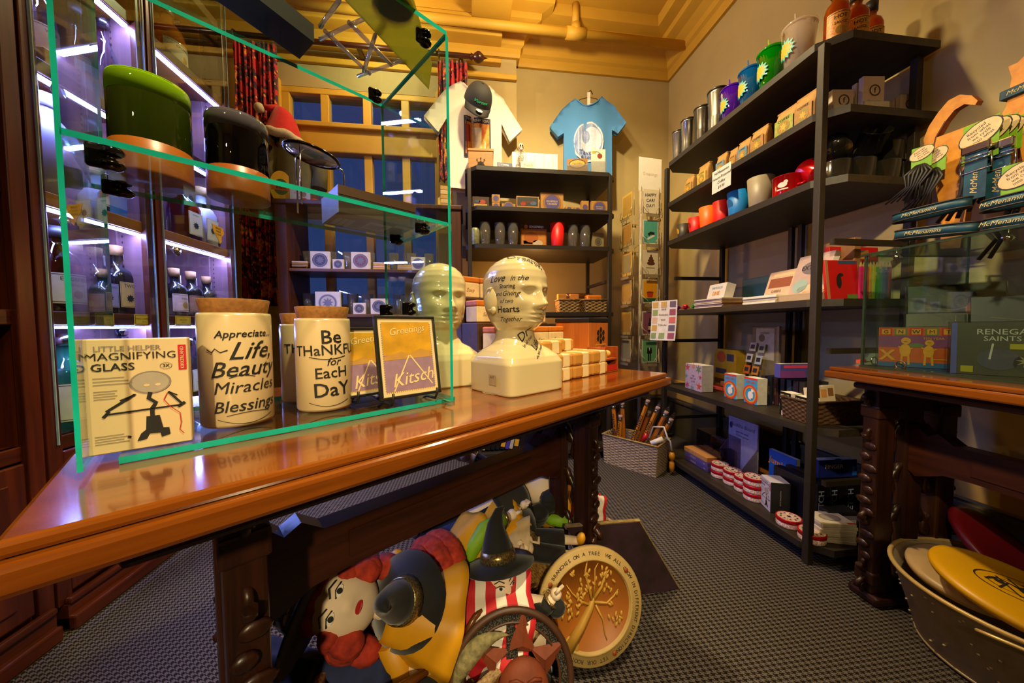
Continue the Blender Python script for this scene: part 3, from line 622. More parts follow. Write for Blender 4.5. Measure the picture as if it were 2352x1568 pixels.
def traybox(px, y, w, h, lb, n, tint, logo):
    q = es(px, 200, 4, y); t = T('counter_display_box', lb, 'display box', (q[0], y, q[2]), -.12); m = MB(); m.bx(-w/2, w/2, 0, .14, 0, .003); m.bx(-w/2, w/2, 0, .003, 0, h*.45); m.bx(-w/2, w/2, .137, .14, 0, h*.6)
    for x in (-w/2, w/2-.003): m.add([(x+a, y_, z) for a in (0, .003) for y_, z in ((0, 0), (.14, 0), (.14, h*.6), (0, h*.45))], [(0, 1, 2, 3), (7, 6, 5, 4), (0, 4, 5, 1), (1, 5, 6, 2), (2, 6, 7, 3), (3, 7, 4, 0)])
    if logo: m.on(front(-.0002)); m.disc(0, h*.4, .012, .012, .0006, 1)
    P('tray', m, t, IVORY, mt('b9ab93', .6)); return (q[0], y, q[2])
def chocbox(x, y, z, w, h, lb, tint):
    m = MB().bx(-w/2, w/2, -.009, .009, 0, h, 0, .001); m.on(front(-.009)); m.ring(w*.05, h*.66, w*.2, w*.26, .0006, 1); m.text('f', w*.36, w*.05, h*.66, .0007, 1, .02); m.text('Chocolate', w*.16, 0, h*.40, .0006, 2, shear=.3); m.disc(0, h*.2, w*.36, h*.1, .0005, 2)
    S('chocolate_box', m, lb, 'chocolate box', (x, y, z), -.12, (CHOC, mt('4a3a2e', .6), mt(tint, .6, var=.2, sc=150)), 'chocolate boxes on the second shelf')
for px, y, w, h, lb, tint, n in ((1945, 1.12, .085, .115, 'white tray of brown-patterned chocolate boxes, nearest the post', '8a6a4a', 3), (2016, 1.09, .085, .15, 'white tray of tall blue-patterned chocolate boxes', '7d9ab8', 4), (2098, 1.10, .065, .105, 'small white tray with round tab and pink-patterned boxes', 'b58a9a', 3), (2150, 1.12, .065, .09, 'small white tray with round tab at the wall end', '9a6a6a', 2)):
    x, yy, z = traybox(px, y, w+.012, .125 if w > .07 else .11, lb, n, tint, w < .07)
    for k in range(n):
        chocbox(x+.002*k, yy+.02+.024*k, z+.003, w*.94, h*(1-.05*k), '%s chocolate box in the %s' % (('front', 'second', 'third', 'rear')[k], lb.replace('white tray of ', '').replace('small white tray with ', '').replace(', nearest the post', ' tray')), tint)
# ---------- right unit, third shelf: cups and enamel mugs
def cup(loc, r, h, col, label, logo=None, rz=RR-.3, group='silicone cups on the third shelf', rough=.45):
    m = MB(); m.lathe([(0, 0), (r*.78, 0), (r*.8, .003), (r, h), (r*.95, h), (r*.76, .01), (0, .01)], 28)
    ms = [mt(col, rough, var=.03)]
    if logo:
        R_ = r*.9; wr = lambda p: Vector((math.sin(p.x/R_)*(R_+.0008+(p.y-h*.5)*.17), -math.cos(p.x/R_)*(R_+.0008+(p.y-h*.5)*.17), p.y))
        V = MB().disc(0, h*.5, h*.22, h*.24).V; v2, f2 = cut(V, [tuple(range(len(V)))], .009); m.add([wr(p) for p in v2], f2, 1); ms.append(mt(logo, .5))
    return S('drinking_cup', m, label, 'cup', loc, rz, ms, group)
cup(rs(1570, 515, 3, 1.30), .037, .082, '3a3428', 'dark grey cup with a yellow emblem at the far end', 'd9a51e')
cup(rs(1598, 505, 3, 1.31), .040, .092, 'e0160c', 'red cup between the dark and the orange cups', 'b01008')
cup(rs(1627, 487, 3, 1.31), .047, .115, 'ff6a0a', 'orange cup on the third shelf')
cup(rs(1660, 470, 3, 1.33), .047, .118, 'ee1a0c', 'bigger red cup between the orange and the blue cups')
cup(rs(1697, 455, 3, 1.32), .050, .122, '1580c8', 'blue cup on the third shelf', '1b6fae')
cup(rs(1747, 430, 3, 1.32), .052, .135, '988a70', 'grey-beige cup beside the red enamel mug')
def mug(loc, r, h, col, label, rz, rot=None, logo=True, group=None, rim=None):
    t = T('enamel_mug', label, 'mug', loc, rz, group, rot=rot); m = MB(); m.lathe([(0, 0), (r*.93, 0), (r*.97, .004), (r*.98, h*.97), (r*1.03, h*.985), (r*1.03, h), (r*.95, h*.985), (r*.93, .006), (0, .006)], 26); P('mug_body', m, t, mt(col, .12, var=.03, spec=.7))
    m = MB(); m.tube([(r*.95, 0, h*.86), (r*1.35, 0, h*.84), (r*1.62, 0, h*.62), (r*1.55, 0, h*.36), (r*1.2, 0, h*.2), (r*.95, 0, h*.2)], .0055, 8); P('handle', m, t, mt(col, .12, var=.03, spec=.7))
    if logo:
        wr = lambda p: Vector((math.sin(p.x/r)*(r+.0004), -math.cos(p.x/r)*(r+.0004), p.y)); m = MB(); q_ = MB(); q_.disc(0, h*.52, h*.2, h*.13, 0, 0, 16); q_.disc(h*.14, h*.64, h*.09, h*.09); v2, f2 = cut(q_.V, q_.F, .007); m.add([wr(p) for p in v2], f2); q_ = MB(); q_.rect(-h*.24, h*.24, h*.28, h*.34); v2, f2 = cut(q_.V, q_.F, .007); m.add([wr(p) for p in v2], f2); P('print', m, t, mt('e6dccb', .5))
    return t
mug(rs(1808, 415, 3, 1.315), .050, .082, 'c4040c', 'red enamel mug with white print standing on the third shelf', RR+.45)
mug((1.36, rs(1862, 390, 3).__getitem__(1)-.0, SZ[3]+.055), .045, .08, 'b2040c', 'red enamel mug tipped up behind the near post', 0, rot=(.9, .5, 2.6), logo=False)
BK = '1b1914'
for k, (px, y, lb) in enumerate(((1921, 1.12, 'upside-down black enamel mug at the front left of the stack'), (1975, 1.10, 'upside-down black enamel mug second in the bottom row'), (2030, 1.10, 'upside-down black enamel mug third in the bottom row'), (2075, 1.11, 'black enamel mug with white print at the wall end of the bottom row'))):
    q = es(px, 370, 3, y); mug((q[0], y, q[2]+(.078 if k < 3 else 0)), .047, .078, BK, lb, 0, rot=(PI, 0, 1.2+k*.35) if k < 3 else (0, 0, 1.9), logo=k == 3, group='black enamel mugs on the third shelf')
for k, (px, y, lb, rt) in enumerate(((1925, 1.13, 'black enamel mug lying tilted on top of the stack by the post', (.9, .3, 2.2)), (1990, 1.12, 'black enamel mug leaning in the middle of the top row', (.55, -.6, .3)), (2042, 1.12, 'black enamel mug upside down in the top row', (PI, 0, .9)), (2092, 1.13, 'small black enamel mug leaning at the wall end', (.3, .8, .5)))):
    q = es(px, 330, 3, y); mug((q[0], y, q[2]+.082+(.045 if k != 2 else .078)), .044, .076, BK, lb, 0, rot=rt, logo=False, group='black enamel mugs on the third shelf')
# ------------------------------------------------------------------ right unit, lower shelves: games, books, boxes, tins
SILV = mt('b8aea6', .35, .3); CARD = mt('d9cbb8', .6, var=.05)
def multi(*c): return [mt(x, .6, var=.06) if isinstance(x, str) else x for x in c]
def book(loc, rz, w, h, d, col, label, words=(), lean=0, cat='book', nm='book', group=None, art=(), extra=(), tilt_x=None, wc='efe6d8', rough=.45):
    m = MB(); m.bx(-w/2, w/2, 0, d, 0, h, 0, .001); m.bx(-w/2+.002, w/2+.0004, .0015, d-.0015, .002, h+.0004, 1); m.on(front(0))
    for a in art:
        if a[0] == 'r': m.rect(a[1]*w, a[2]*w, a[3]*h, a[4]*h, a[6] if len(a) > 6 else .0005, a[5])
        elif a[0] == 'd': m.disc(a[1]*w, a[2]*h, a[3]*w, (a[4])*w, .0008, a[5])
        elif a[0] == 'o': m.ring(a[1]*w, a[2]*h, a[3]*w*.8, a[3]*w, .001, a[4])
        elif a[0] == 's': m.star(a[1]*w, a[2]*h, a[3]*w, a[4]*w, a[5], .0009, a[6])
        elif a[0] == 'l': m.line([(p[0]*w, p[1]*h) for p in a[1]], a[2]*w, .001, a[3])
    for wd_, sz, x, y, *r in words: m.text(wd_, sz*h, x*w, y*h, .0014, r[0] if r else 2, .015, rot=r[1] if len(r) > 1 else 0)
    o = S(nm, m, label, cat, loc, rz, [mt(col, rough, var=.06), PAPER, mt(wc, .6)]+multi(*extra), group, rot=(-lean, 0, rz)); return o
z4, z5, z6 = SZ[2], SZ[1], SZ[0]
def rp(px, py, lev): return at(px, py, z=SZ[lev]+.001)
# --- fourth shelf: thin coloring books in two stacks, boxes and books on top of them
def stack(n, px, py, lev, w, dp, h, cols, labels, group, nm='book', cat='book', rz=RR, x=None, z0=0):
    q = at(px, py, X=x or XS+.03); z = SZ[lev]+.001+z0
    for k in range(n):
        m = MB(); m.bx(-w/2, w/2, 0, dp, 0, h, 0, .001); m.bx(-w/2+.002, w/2-.002, -.0004, .002, .0018, h-.0018, 1)
        S(nm, m, labels[k], cat, (q.x+.004*math.sin(k*2.1), q.y+.003*math.cos(k*1.7), z), rz+.03*math.sin(k*1.3), (mt(cols[k % len(cols)], .5, var=.1), PAPER), group); z += h+.0006
    return q, z
ordn = ('bottom', 'second', 'third', 'fourth', 'fifth', 'top')
q1, zt = stack(6, 1625, 690, 2, .21, .25, .0075, ('c9a06a', 'b0764a', '7d5a3a', 'c9a06a', 'a9876a', 'dccab0'), ['%s thin book of the left stack on the fourth shelf' % o for o in ordn], 'thin books stacked on the fourth shelf')
book((q1.x+.055, q1.y+.02, zt), RR-.12, .15, .085, .05, 'e6ddcf', 'white game box with coloured LINE lettering on the left book stack', (('THE PUNCH', .2, 0, .72, 3), ('LINE', .36, .02, .36, 4)), lean=.25, cat='game box', nm='game_box', extra=('8fb4cc', 'e0902a'), art=(('r', -.48, .48, .04, .08, 5),) if False else ())
q2, zt2 = stack(3, 1742, 690, 2, .17, .2, .011, ('d9cbb0', 'd9b82a', 'e3ddd2'), ['%s book of the shrink-wrapped middle stack' % o for o in ('bottom grey', 'middle yellow', 'top white')], 'shrink-wrapped books on the fourth shelf')
book((q2.x+.10, q2.y+.015, zt2), RR-.1, .15, .12, .035, 'c9a98f', 'cream game box with brown panel leaning behind the middle stack', (('CARDS', .14, -.05, .2, 2),), lean=.3, cat='game box', nm='game_box', extra=('8a4a30', 'd9b48a'), wc='7a5a4a', art=(('r', -.4, .4, .35, .72, 3), ('r', -.3, .42, .78, .9, 4)))
q = at(1821, 680, X=XS+.04); S('wooden_slab', MB().bx(-.09, .09, 0, .2, 0, .03, 0, .003), 'pale wooden slab under the grey art book on the fourth shelf', 'wooden board', (q.x, q.y, z4+.001), RR, (wood('a98d6a', 'c2a888', .6, 4, 0),))
book((q.x+.05, q.y, z4+.033), RR-.05, .145, .165, .025, 'b59a90', 'grey-pink art book with black lettering leaning beside the near post', (('EXTINCT', .15, .05, .66, 3),), lean=.32, extra=('141110', '6d6066', '8fa8a0', 'e0b090', 'cf7a50'), art=(('d', .05, .66, .36, .2, 4), ('d', -.2, .2, .22, .2, 5), ('d', .15, .1, .4, .14, 6), ('d', .25, .02, .3, .08, 7)))
m = MB(); m.bx(-.08, .08, 0, .03, 0, .24, 0, .002); S('tall_folder', m, 'tan cardboard folder standing behind the grey art book', 'folder', (1.47, q.y+.01, z4+.001), RR, (mt('a9793f', .6),))
q = at(1678, 650, X=1.44); m = MB(); m.bx(-.085, .085, 0, .10, 0, .11, 0, .003); S('clear_display_box', m, 'empty clear acrylic box standing behind the punch line game', 'acrylic box', (q.x, q.y, z4+.001), RR, (CLEAR,))
q = at(1740, 645, X=1.50); m = MB(); m.bx(-.1, .1, 0, .06, 0, .155, 0, .004); S('game_box', m, 'teal-lidded game box at the back of the fourth shelf', 'game box', (q.x, q.y, z4+.001), RR, (mt('2f5560', .5),))
m = MB()
for a, b_, r in ((0, 0, .014), (.02, .004, .011), (-.018, .006, .012)): m.ell((a, b_, .012+abs(a)*.3), r, 0, 10, 6)
for k, (px, c, lb) in enumerate(((1556, '8a3aa0', 'purple rubber toy at the far end of the fourth shelf'), (1568, 'd01c2a', 'red rubber toy between the purple and the green toys'), (1583, '1c9a2a', 'green rubber toy beside the left book stack'))):
    m = MB(); m.ell((0, 0, .016), .016, 0, 12, 8)
    for i in range(7): m.tube([(0, 0, .016), (.024*math.cos(i*.9), .024*math.sin(i*.9), .016+.012*math.sin(i*1.7))], [.006, .003], 6)
    q = at(px, 690, X=1.275); S('rubber_toy', m, lb, 'toy', (q.x+.01*k, q.y-.012*k, z4+.002), 0, (mt(c, .3),), 'rubber toys on the fourth shelf')
# near end of the fourth shelf: pencil set and red pack
x0 = at(1892, 640, Y=1.09).x; x1 = at(1948, 640, Y=1.09).x
book(((x0+x1)/2+.02, 1.075, z4+.001), -.05, .13, .145, .012, 'c00c10', 'red book with a black silhouette leaning by the near post', (), lean=.12, extra=('1a1210', '5a7a2a', 'b07a4a', '2a4a6a', 'c9a24a'), art=(('d', -.12, .45, .08, .2, 3), ('d', -.05, .62, .08, .05, 3), ('r', .1, .48, .0, .12, 4), ('r', -.5, -.42, 0, 1, 5), ('r', -.1, .45, .9, .99, 6)))
book((at(1945, 540, Y=1.2).x, 1.16, z4+.001), -.02, .22, .215, .02, 'c81016', 'big red puzzle book with pencil picture standing behind the pencil pack', (), lean=.06, extra=('a0702a', '3a5a6a', 'dcb040'), art=(('l', ((-.35, .74), (.3, .9)), .10, 3), ('l', ((-.3, .80), (.2, .93)), .03, 4), ('r', .1, .3, .78, .85, 5)))
t = T('pencil_pack', 'clear pack of rainbow coloured pencils on the near end of the fourth shelf', 'pencil pack', (at(2010, 640, Y=1.07).x, 1.065, z4+.001), 0)
cols = ('d0206a', 'e02a4a', 'e8401a', 'e8a012', 'c8c020', '3a8a2a', '2a7a5a', '2a5a8a', '3a3a7a', '8a2a3a')
for k, c in enumerate(cols):
    m = MB(); x = -.062+.0138*k; m.tube([(x, .006, 0), (x, .006, .118)], .0062, 6, 0, sm=False); m.tube([(x, .006, .118), (x, .006, .136)], [.006, .0012], 6, 1, sm=False); P('pencil', m, t, mt(c, .4), mt('c79a5a', .7))
m = MB(); m.bx(-.072, .072, -.003, .016, -.0005, .155, 0, .002); P('clear_pouch', m, t, CLEAR)
m = MB(); m.on(front(-.004)); m.text('MUSE', .016, .02, .11, .0005, 0); m.text('JE', .016, -.01, .09, .0005, 0); P('print', m, t, mt('b9a890', .5))
m = MB(); m.bx(-.22, .0, -.001, .012, -.02, 0, 0); 
# hanging wall calendar on the far post, and the wire butterfly
q = at(1528, 750, X=XS-.02); t = T('hanging_calendar', 'white poster calendar hung on the far post of the right shelving', 'calendar', (XS-.035, q.y-.01, at(1528, 690, X=XS-.03).z), RR+.45)
W_, H_ = .17, .245; m = MB(); m.grid(lambda u, v: (-W_/2+W_*u, -.012*math.sin(PI*u)*v-.02*v*v, -H_*v), 8, 8); P('sheet', m, t, PAPER)
m = MB(); bend = lambda p: Vector((p.x, -.012*math.sin(PI*(p.x/W_+.5))*(-p.y/H_)-.02*(p.y/H_)**2-.0012-p.z, p.y))
for i, s_ in enumerate(('2018', 'Keepsake', 'Wall', 'Calendar')): m.text(s_, .016, 0, -.055-i*.032, .0004, 0, wrap=bend)
pal = ('c9a24a', 'd96a5a', '8aa05a', '6a5a6a', 'd9b890', 'a04a5a')
for i in range(5):
    for j in range(3 if i in (0, 4) else 2):
        xx = (-.058, .058, 0)[j]; yy = -.025-i*.048; v2, f2 = cut([Vector((xx+a, yy+b_, 0)) for a, b_ in ((-.019, -.018), (.019, -.018), (.019, .018), (-.019, .018))], [(0, 1, 2, 3)], .012); m.add([bend(p) for p in v2], f2, 1+(i*2+j*3) % 6)
P('print', m, t, INK, *multi(*pal))
m = MB(); m.tube([(0, 0, 0), (0, .01, .03), (0, .028, .035)], .0016, 6); P('hook', m, t, STEELB)
q = at(1590, 615, Y=YB-.03); t = T('wire_butterfly', 'wire and twig butterfly ornament hung on the wall behind the shelving', 'wall ornament', (q.x, YB-.02, q.z), 0)
WIRE = mt('4a2c12', .5, .3); m = MB(); s_ = .165
for sg in (1, -1):
    for a in range(3): m.tube([(sg*.02, 0, -.02+.02*a), (sg*(.08+.02*a), -.01, .10+.02*a), (sg*(.14-.01*a), -.012, .06-.01*a), (sg*(.13-.02*a), -.008, -.03), (sg*.03, 0, -.05)], .0025, 5)
m.tube([(-.03, -.01, .17), (-.01, 0, .03), (.01, 0, -.06), (.0, 0, -.2)], .009, 7); m.tube([(.02, -.01, .16), (.02, -.006, .0), (-.03, 0, -.1)], .006, 6)
for i in range(8): m.tube([(-.10, -.01, .15-.016*i), (-.06, -.02, .157-.016*i), (-.03, -.01, .145-.016*i)], .0018, 5)
P('wire_wings', m, t, WIRE)
for i, (a, b_) in enumerate(((-.13, -.04), (-.03, -.10), (.05, -.06), (.12, -.09))):
    m = MB()
    for k in range(5): m.ell((a+.012*math.cos(k*1.256), -.012, b_+.012*math.sin(k*1.256)), (.009, .004, .009), 0, 8, 5)
    P('blossom', m, t, mt(('6a2a7a', '7a2a6a', '5a7a2a', '6a8a2a')[i], .6))
# --- fifth shelf
q = at(1592, 870, X=XS+.06); book((q.x, q.y, z5+.001), RR-.05, .155, .15, .07, 'c7aebb', 'floral gift box with pink, green and red pattern on the far end', (('THE', .1, 0, .55, 3), ('ART OF', .1, 0, .44, 3), ('LOVE', .1, 0, .33, 3)), cat='gift box', nm='gift_box', extra=('6a4a6a', 'd0503a', '6a8a5a', 'c04a6a', 'd98a5a', '7a9a8a'), art=(('d', 0, .45, .3, .24, 0), ('s', -.35, .85, .16, .06, 5, 4), ('s', .32, .85, .18, .07, 6, 5), ('s', -.36, .15, .15, .06, 7, 6), ('s', .36, .2, .17, .06, 5, 4), ('s', 0, .93, .13, .05, 6, 7), ('s', -.05, .08, .14, .05, 6, 8), ('s', .42, .55, .11, .04, 5, 6), ('s', -.43, .5, .11, .04, 5, 8)))
q = at(1664, 830, X=1.50); t = T('counter_display_box', 'yellow cardboard toy display with rounded header on the fifth shelf', 'display box', (q.x, q.y, z5+.001), RR-.1)
m = MB(); m.on(front(0)); m.prism([(-.10, 0), (.10, 0), (.10, .2), (.085, .235), (-.07, .235), (-.095, .2)], -.06, 0, 0); m.disc(-.03, .19, .04, .034, .0006, 1); m.rect(.02, .08, .17, .21, .0006, 2); m.rect(-.09, .09, .03, .06, .0006, 3); m.rect(-.08, .02, .09, .12, .0006, 2); P('header', m, t, mt('b08a1c', .5), mt('b04a1c', .6), mt('3a3a50', .6), mt('5a3a14', .6))
def plaster(px, py, x, lb, rz):
    q = at(px, py, X=x); book((q.x, q.y, z5+.001), rz, .085, .125, .05, '3a9ad0', lb, (('UNICORN', .11, 0, .83, 4),), cat='bandage tin', nm='bandage_box', extra=('f0e6dc', 'd8401a', 'e0902a', '2a2a30'), wc='e6301a', art=(('o', 0, .35, .56, 4), ('o', 0, .35, .46, 5), ('d', .02, .32, .20, .24, 3), ('d', .16, .52, .10, .10, 3), ('d', .1, .2, .06, .03, 6), ('r', -.5, .5, .93, 1, 2)))
plaster(1677, 865, XS+.10, 'blue box with rainbow and unicorn on the left of two', RR-.05); plaster(1724, 875, XS+.10, 'blue box with rainbow and unicorn on the right of two', RR-.1)
for k, (px, py, lb) in enumerate(((1640, 893, 'flat pink packet lying at the front of the fifth shelf'), (1672, 898, 'flat salmon carton lying under the pink carton'))):
    q = rp(px, py, 1); carton((q.x+.045, q.y, z5+.001), RR, (.13, .09, .018), ('d8504a', 'd9a08a')[k], lb, (('PINK', .7, 0, .5),), cat='box', nm='carton')
q = rp(1672, 898, 1); carton((q.x+.05, q.y, z5+.0205), RR+.06, (.135, .085, .028), 'd99a86', 'pink carton with white panel stacked at the front of the fifth shelf', (('UNICORN FLOSS', .4, 0, .5),), mt('b0303a'), nm='carton')
for k in range(3):
    q = rp(1750, 925, 1); S('note_pad', MB().bx(-.08, .08, 0, .10, 0, .012, 0, .001), '%s white note pad of the pile beside the portrait boxes' % ('bottom', 'middle', 'top')[k], 'note pad', (q.x+.03+.008*k, q.y-.012*k, z5+.001+.0126*k), RR+.05*k, (CARD,), 'white note pads on the fifth shelf')
def abebox(px, py, y, lb):
    q = rp(px, py, 1); book((q.x+.012, q.y, z5+.001), RR-.25, .065, .098, .045, '15120f', lb, (('HONEST', .13, 0, .86), ('BANDAGES', .11, 0, .74)), cat='bandage tin', nm='bandage_box', extra=('cfc3b2', '15120f'), art=(('d', 0, .45, .17, .2, 3), ('d', 0, .57, .15, .07, 4), ('d', 0, .34, .12, .08, 4), ('r', -.3, .3, 0, .2, 3), ('s', 0, .12, .16, .05, 3, 4), ('d', .28, .3, .15, .15, 3), ('d', .28, .3, .08, .08, 4)))
abebox(1796, 955, 0, 'black portrait bandage box, left of two at the shelf front'); abebox(1832, 968, 0, 'black portrait bandage box, right of two at the shelf front')
for k in range(7):
    q = at(1752+k*15, 875, X=1.43); m = MB(); m.bx(-.011, .011, 0, .12, 0, .13, 0, .001); m.on(front(0)); m.text(('TALES', 'MYTHS', 'SAGA', 'LORE', 'NIGHT', 'MAPS', 'TRICKS')[k], .013, 0, .065, .001, 1, rot=PI/2)
    S('book', m, 'dark-spined %s book standing in the row behind the bandage boxes' % ('first', 'second', 'third', 'fourth', 'fifth', 'sixth', 'last')[k], 'book', (q.x, q.y, z5+.001), RR, (mt(('2a2030', '1a2030', '3a1a1a', '1c1a2c', '22304a', '2a1a30', '34302a')[k], .5), GOLD), 'dark books on the fifth shelf')
# magnet and card spinner by a mirror
q = at(1735, 790, X=1.46); t = T('magnet_display', 'mirrored counter stand with clipped magnets at the back of the fifth shelf', 'display stand', (q.x, q.y, z5+.001), RR-.1)
m = MB(); m.bx(-.09, .09, .05, .062, 0, .37, 0, .004); P('back_board', m, t, mt('8a7a58', .35, .2)); m = MB(); m.bx(.078, .09, .047, .05, .0, .37); P('edge_strip', m, t, mt('c9b79a', .2, .5)); m = MB(); m.bx(-.06, .06, .049, .0505, .2, .36, 0); m.on(front(.0485)); m.disc(-.02, .31, .02, .02, 0, 1); m.text('STICKERS', .014, 0, .335, .0006, 1); P('header_card', m, t, mt('b5a98e', .6), mt('6a5a3a', .6))
for i, (a, b_, c) in enumerate(((-.06, .24, 'b8b0a0'), (0, .235, '9aa08a'), (-.07, .18, 'c9c9c4'), (-.005, .175, 'b9c4c0'), (-.07, .12, 'd0661c'), (-.01, .12, 'd98a2a'), (-.09, .065, 'd05a12'), (-.02, .06, 'c9b49a'), (.04, .06, '7a3a2a'))):
    m = MB(); m.bx(-.021, .021, -.002, .001, 0, .045, 0); m.on(front(-.0022)); m.rect(-.014, .014, .012, .034, .0, 1); u = P('magnet', m, t, mt(c, .5), mt('2c2a34', .5)); u.location = (a, .03-.012*(i//2), b_); u.rotation_euler = (-.2, 0, 0)
# basket with soaps on the near end
WICK = mt('5a3a1c', .7, var=.3, sc=160, bump=.6); WICKL = mt('b9966a', .7, var=.35, sc=130, bump=.7, stretch=(1, 1, 2.2))
x0 = at(1868, 950, Y=1.09).x; x1 = at(1990, 950, Y=1.09).x
def wickerbox(nm, lb, loc, rz, W, D, H, mat, rows, cols_, rim=None, amp=.003):
    t = T(nm, lb, 'basket', loc, rz); m = MB()
    def f(u, v):
        s_ = u*4; k = int(min(3, s_)); a = s_-k; r = .012
        c = [(-W/2, -D/2), (W/2, -D/2), (W/2, D/2), (-W/2, D/2)]; p0 = Vector(c[k]); p1 = Vector(c[(k+1) % 4]); p = p0.lerp(p1, a); n = Vector(((0, -1), (1, 0), (0, 1), (-1, 0))[k])
        w_ = amp*math.sin(u*2*PI*cols_)*(1 if int(v*rows) % 2 == 0 else -1)*abs(math.sin(v*rows*PI))
        k2 = 1+.06*(v-1); return (p.x*k2+n.x*w_, p.y*k2+n.y*w_, H*v)
    m.grid(f, cols_*6, rows*4, 0, wu=True); m.bx(-W/2*.93, W/2*.93, -D/2*.93, D/2*.93, 0, .006, 0); o = P('woven_wall', m, t, mat); sm = o.modifiers.new('thick', 'SOLIDIFY'); sm.thickness = .006; sm.offset = -1
    m = MB(); m.tube([(-W/2, -D/2, H), (W/2, -D/2, H), (W/2, D/2, H), (-W/2, D/2, H)], .006, 8, closed=True); P('rim', m, t, rim or mat); return t
wickerbox('wicker_basket', 'dark wicker basket on the near end of the fifth shelf', ((x0+x1)/2, 1.155, z5+.001), -.04, x1-x0, .13, .085, WICK, 10, 18)
for k, (a, lb) in enumerate(((-.055, 'left wrapped white soap card in the dark wicker basket'), (.0, 'middle wrapped soap card with brown picture in the dark wicker basket'), (.055, 'right wrapped soap card with orange picture in the dark wicker basket'))):
    book(((x0+x1)/2+a, 1.125+.02*k, z5+.02), -.04, .054, .115, .02, 'd6c3a0', lb, (), lean=.15, cat='soap', nm='boxed_soap', extra=('8a5a30', 'd08a4a'), art=(('r', -.36, .36, .62, .9, 3+k % 2),))
m = MB(); m.bx(-.11, .11, 0, .15, 0, .004, 0); m.bx(-.11, .11, 0, .004, 0, .03, 0); q = at(1905, 862, Y=1.12); book((q.x+.04, 1.28, z5+.15), -.1, .16, .06, .03, '4a4a9a', 'purple and blue box lying above the wicker basket by the table edge', (), cat='box', nm='carton', extra=('7a3a8a', 'd0406a'), art=(('r', -.5, .2, 0, .5, 3), ('r', -.4, .5, .7, .9, 4)))
t = None
# --- bottom shelf
def bp_(px, py): return at(px, py, z=z6+.001)
for k in range(3):
    q = bp_(1603, 1068); carton((q.x+.04, q.y+.004*k, z6+.001+.0265*k), RR, (.20, .11, .026), ('4a3a7a', '5a4a8a', 'c98a4a')[k], '%s long purple and tan puzzle carton in the far stack' % ('bottom', 'middle', 'top')[k], (('PUZZLE', .5, -.1, .5), ('500', .4, .38, .5)), mt('d9b48a', .6), nm='puzzle_box', cat='puzzle box', group='puzzle boxes in the far stack')
q = bp_(1630, 1040); book((q.x+.06, q.y-.01, z6+.001), RR-.1, .19, .085, .05, 'c98a3a', 'orange carton standing behind the far puzzle stack', (('BRAIN', .3, 0, .6), ('TEASER', .3, 0, .25)), cat='puzzle box', nm='puzzle_box', extra=(), wc='4a3a86')
q = at(1652, 1010, X=1.46); t = T('clear_display_box', 'dark-tinted acrylic case holding small figures on the bottom shelf', 'acrylic box', (q.x, q.y, z6+.001), RR-.06); m = MB(); m.bx(-.11, .11, -.07, .07, 0, .19, 0, .002); P('case', m, t, glassm('c9b8c8', 1, base=.06))
for k in range(4): m = MB(); m.bx(-.085+.046*k, -.05+.046*k, -.04, .03, .002, .1+.02*(k % 2), 0, .004); P('figure_box', m, t, mt(('4a2c38', '3a2a3a', '5a2a30', '40303a')[k], .5))
q = at(1705, 995, X=1.5); t = T('counter_display_box', 'white buddha-board display with sloping purple-grey sides on the bottom shelf', 'display box', (q.x, q.y, z6+.001), RR-.05)
m = MB(); m.bx(-.105, .105, 0, .008, 0, .30, 0); m.on(front(0)); m.text('Buddha Board', .03, 0, .26, .001, 1, shear=.2); m.text('paint with water', .014, 0, .225, .001, 1); m.text('live in the moment', .012, 0, .205, .001, 1); m.disc(-.085, .25, .012, .018, .001, 1); P('header', m, t, mt('b3a8bf', .6), mt('4a3a5a', .6))
for x in (-.105, .101): m = MB(); m.add([(x+a, y_, z) for a in (0, .004) for y_, z in ((0, 0), (-.14, 0), (0, .17))], [(0, 1, 2), (5, 4, 3), (0, 3, 4, 1), (1, 4, 5, 2), (2, 5, 3, 0)]); P('side_panel', m, t, mt('8d80a0', .6))
q = at(1797, 1030, X=1.5); book((q.x, q.y, z6+.001), RR-.05, .15, .2, .02, '1f5fb8', 'bright blue card with orange lettering standing on the bottom shelf', (('Jumbo', .22, -.1, .72, 3, -.15), ('Dot', .22, .16, .5, 3, -.15)), cat='card', nm='game_card', extra=('d98020', 'cfa04a', '2a2a40'), art=(('d', .38, .62, .2, .2, 4),))
q = bp_(1722, 1090); m = MB(); m.bx(-.14, .14, 0, .17, 0, .02, 0, .002)
for i in range(12): m.bx(-.135, .135, .01+.0125*i, .018+.0125*i, .02, .0206, 1)
S('flat_game_box', m, 'flat orange box with slatted brown lid behind the tins', 'game box', (q.x+.09, q.y, z6+.001), RR-.05, (mt('d98a24', .5), mt('6a4a3a', .5)))
REDT = mt('c4121c', .3, .2); TINP = mt('d9c8b4', .4, var=.45, sc=170, c2='b83a34', kind='voro')
def tin(px, py, k, lb):
    q = bp_(px, py); t = T('round_tin', lb, 'tin', (q.x+.035, q.y, z6+.001+.037*k), rnd.random()*3, 'red and white round tins on the bottom shelf'); r = .044
    m = MB(); m.lathe([(0, 0), (r*.96, 0), (r*.97, .002), (r*.97, .022)], 28, 1); P('tin_body', m, t, REDT, TINP)
    m = MB(); m.lathe([(r*.985, .02), (r, .021), (r, .033), (r*.97, .0355), (r*.9, .0345), (0, .0345)], 28, ms=[0, 0, 0, 0, 1]); P('lid', m, t, REDT, TINP)
    m = MB(); 
    for i in range(9):
        a = i*2*PI/9; m.disc(r*.62*math.cos(a), r*.62*math.sin(a), .004, .004, .0349, 0)
    m.disc(0, 0, .007, .007, .0349, 0); P('print', m, t, INK); return t
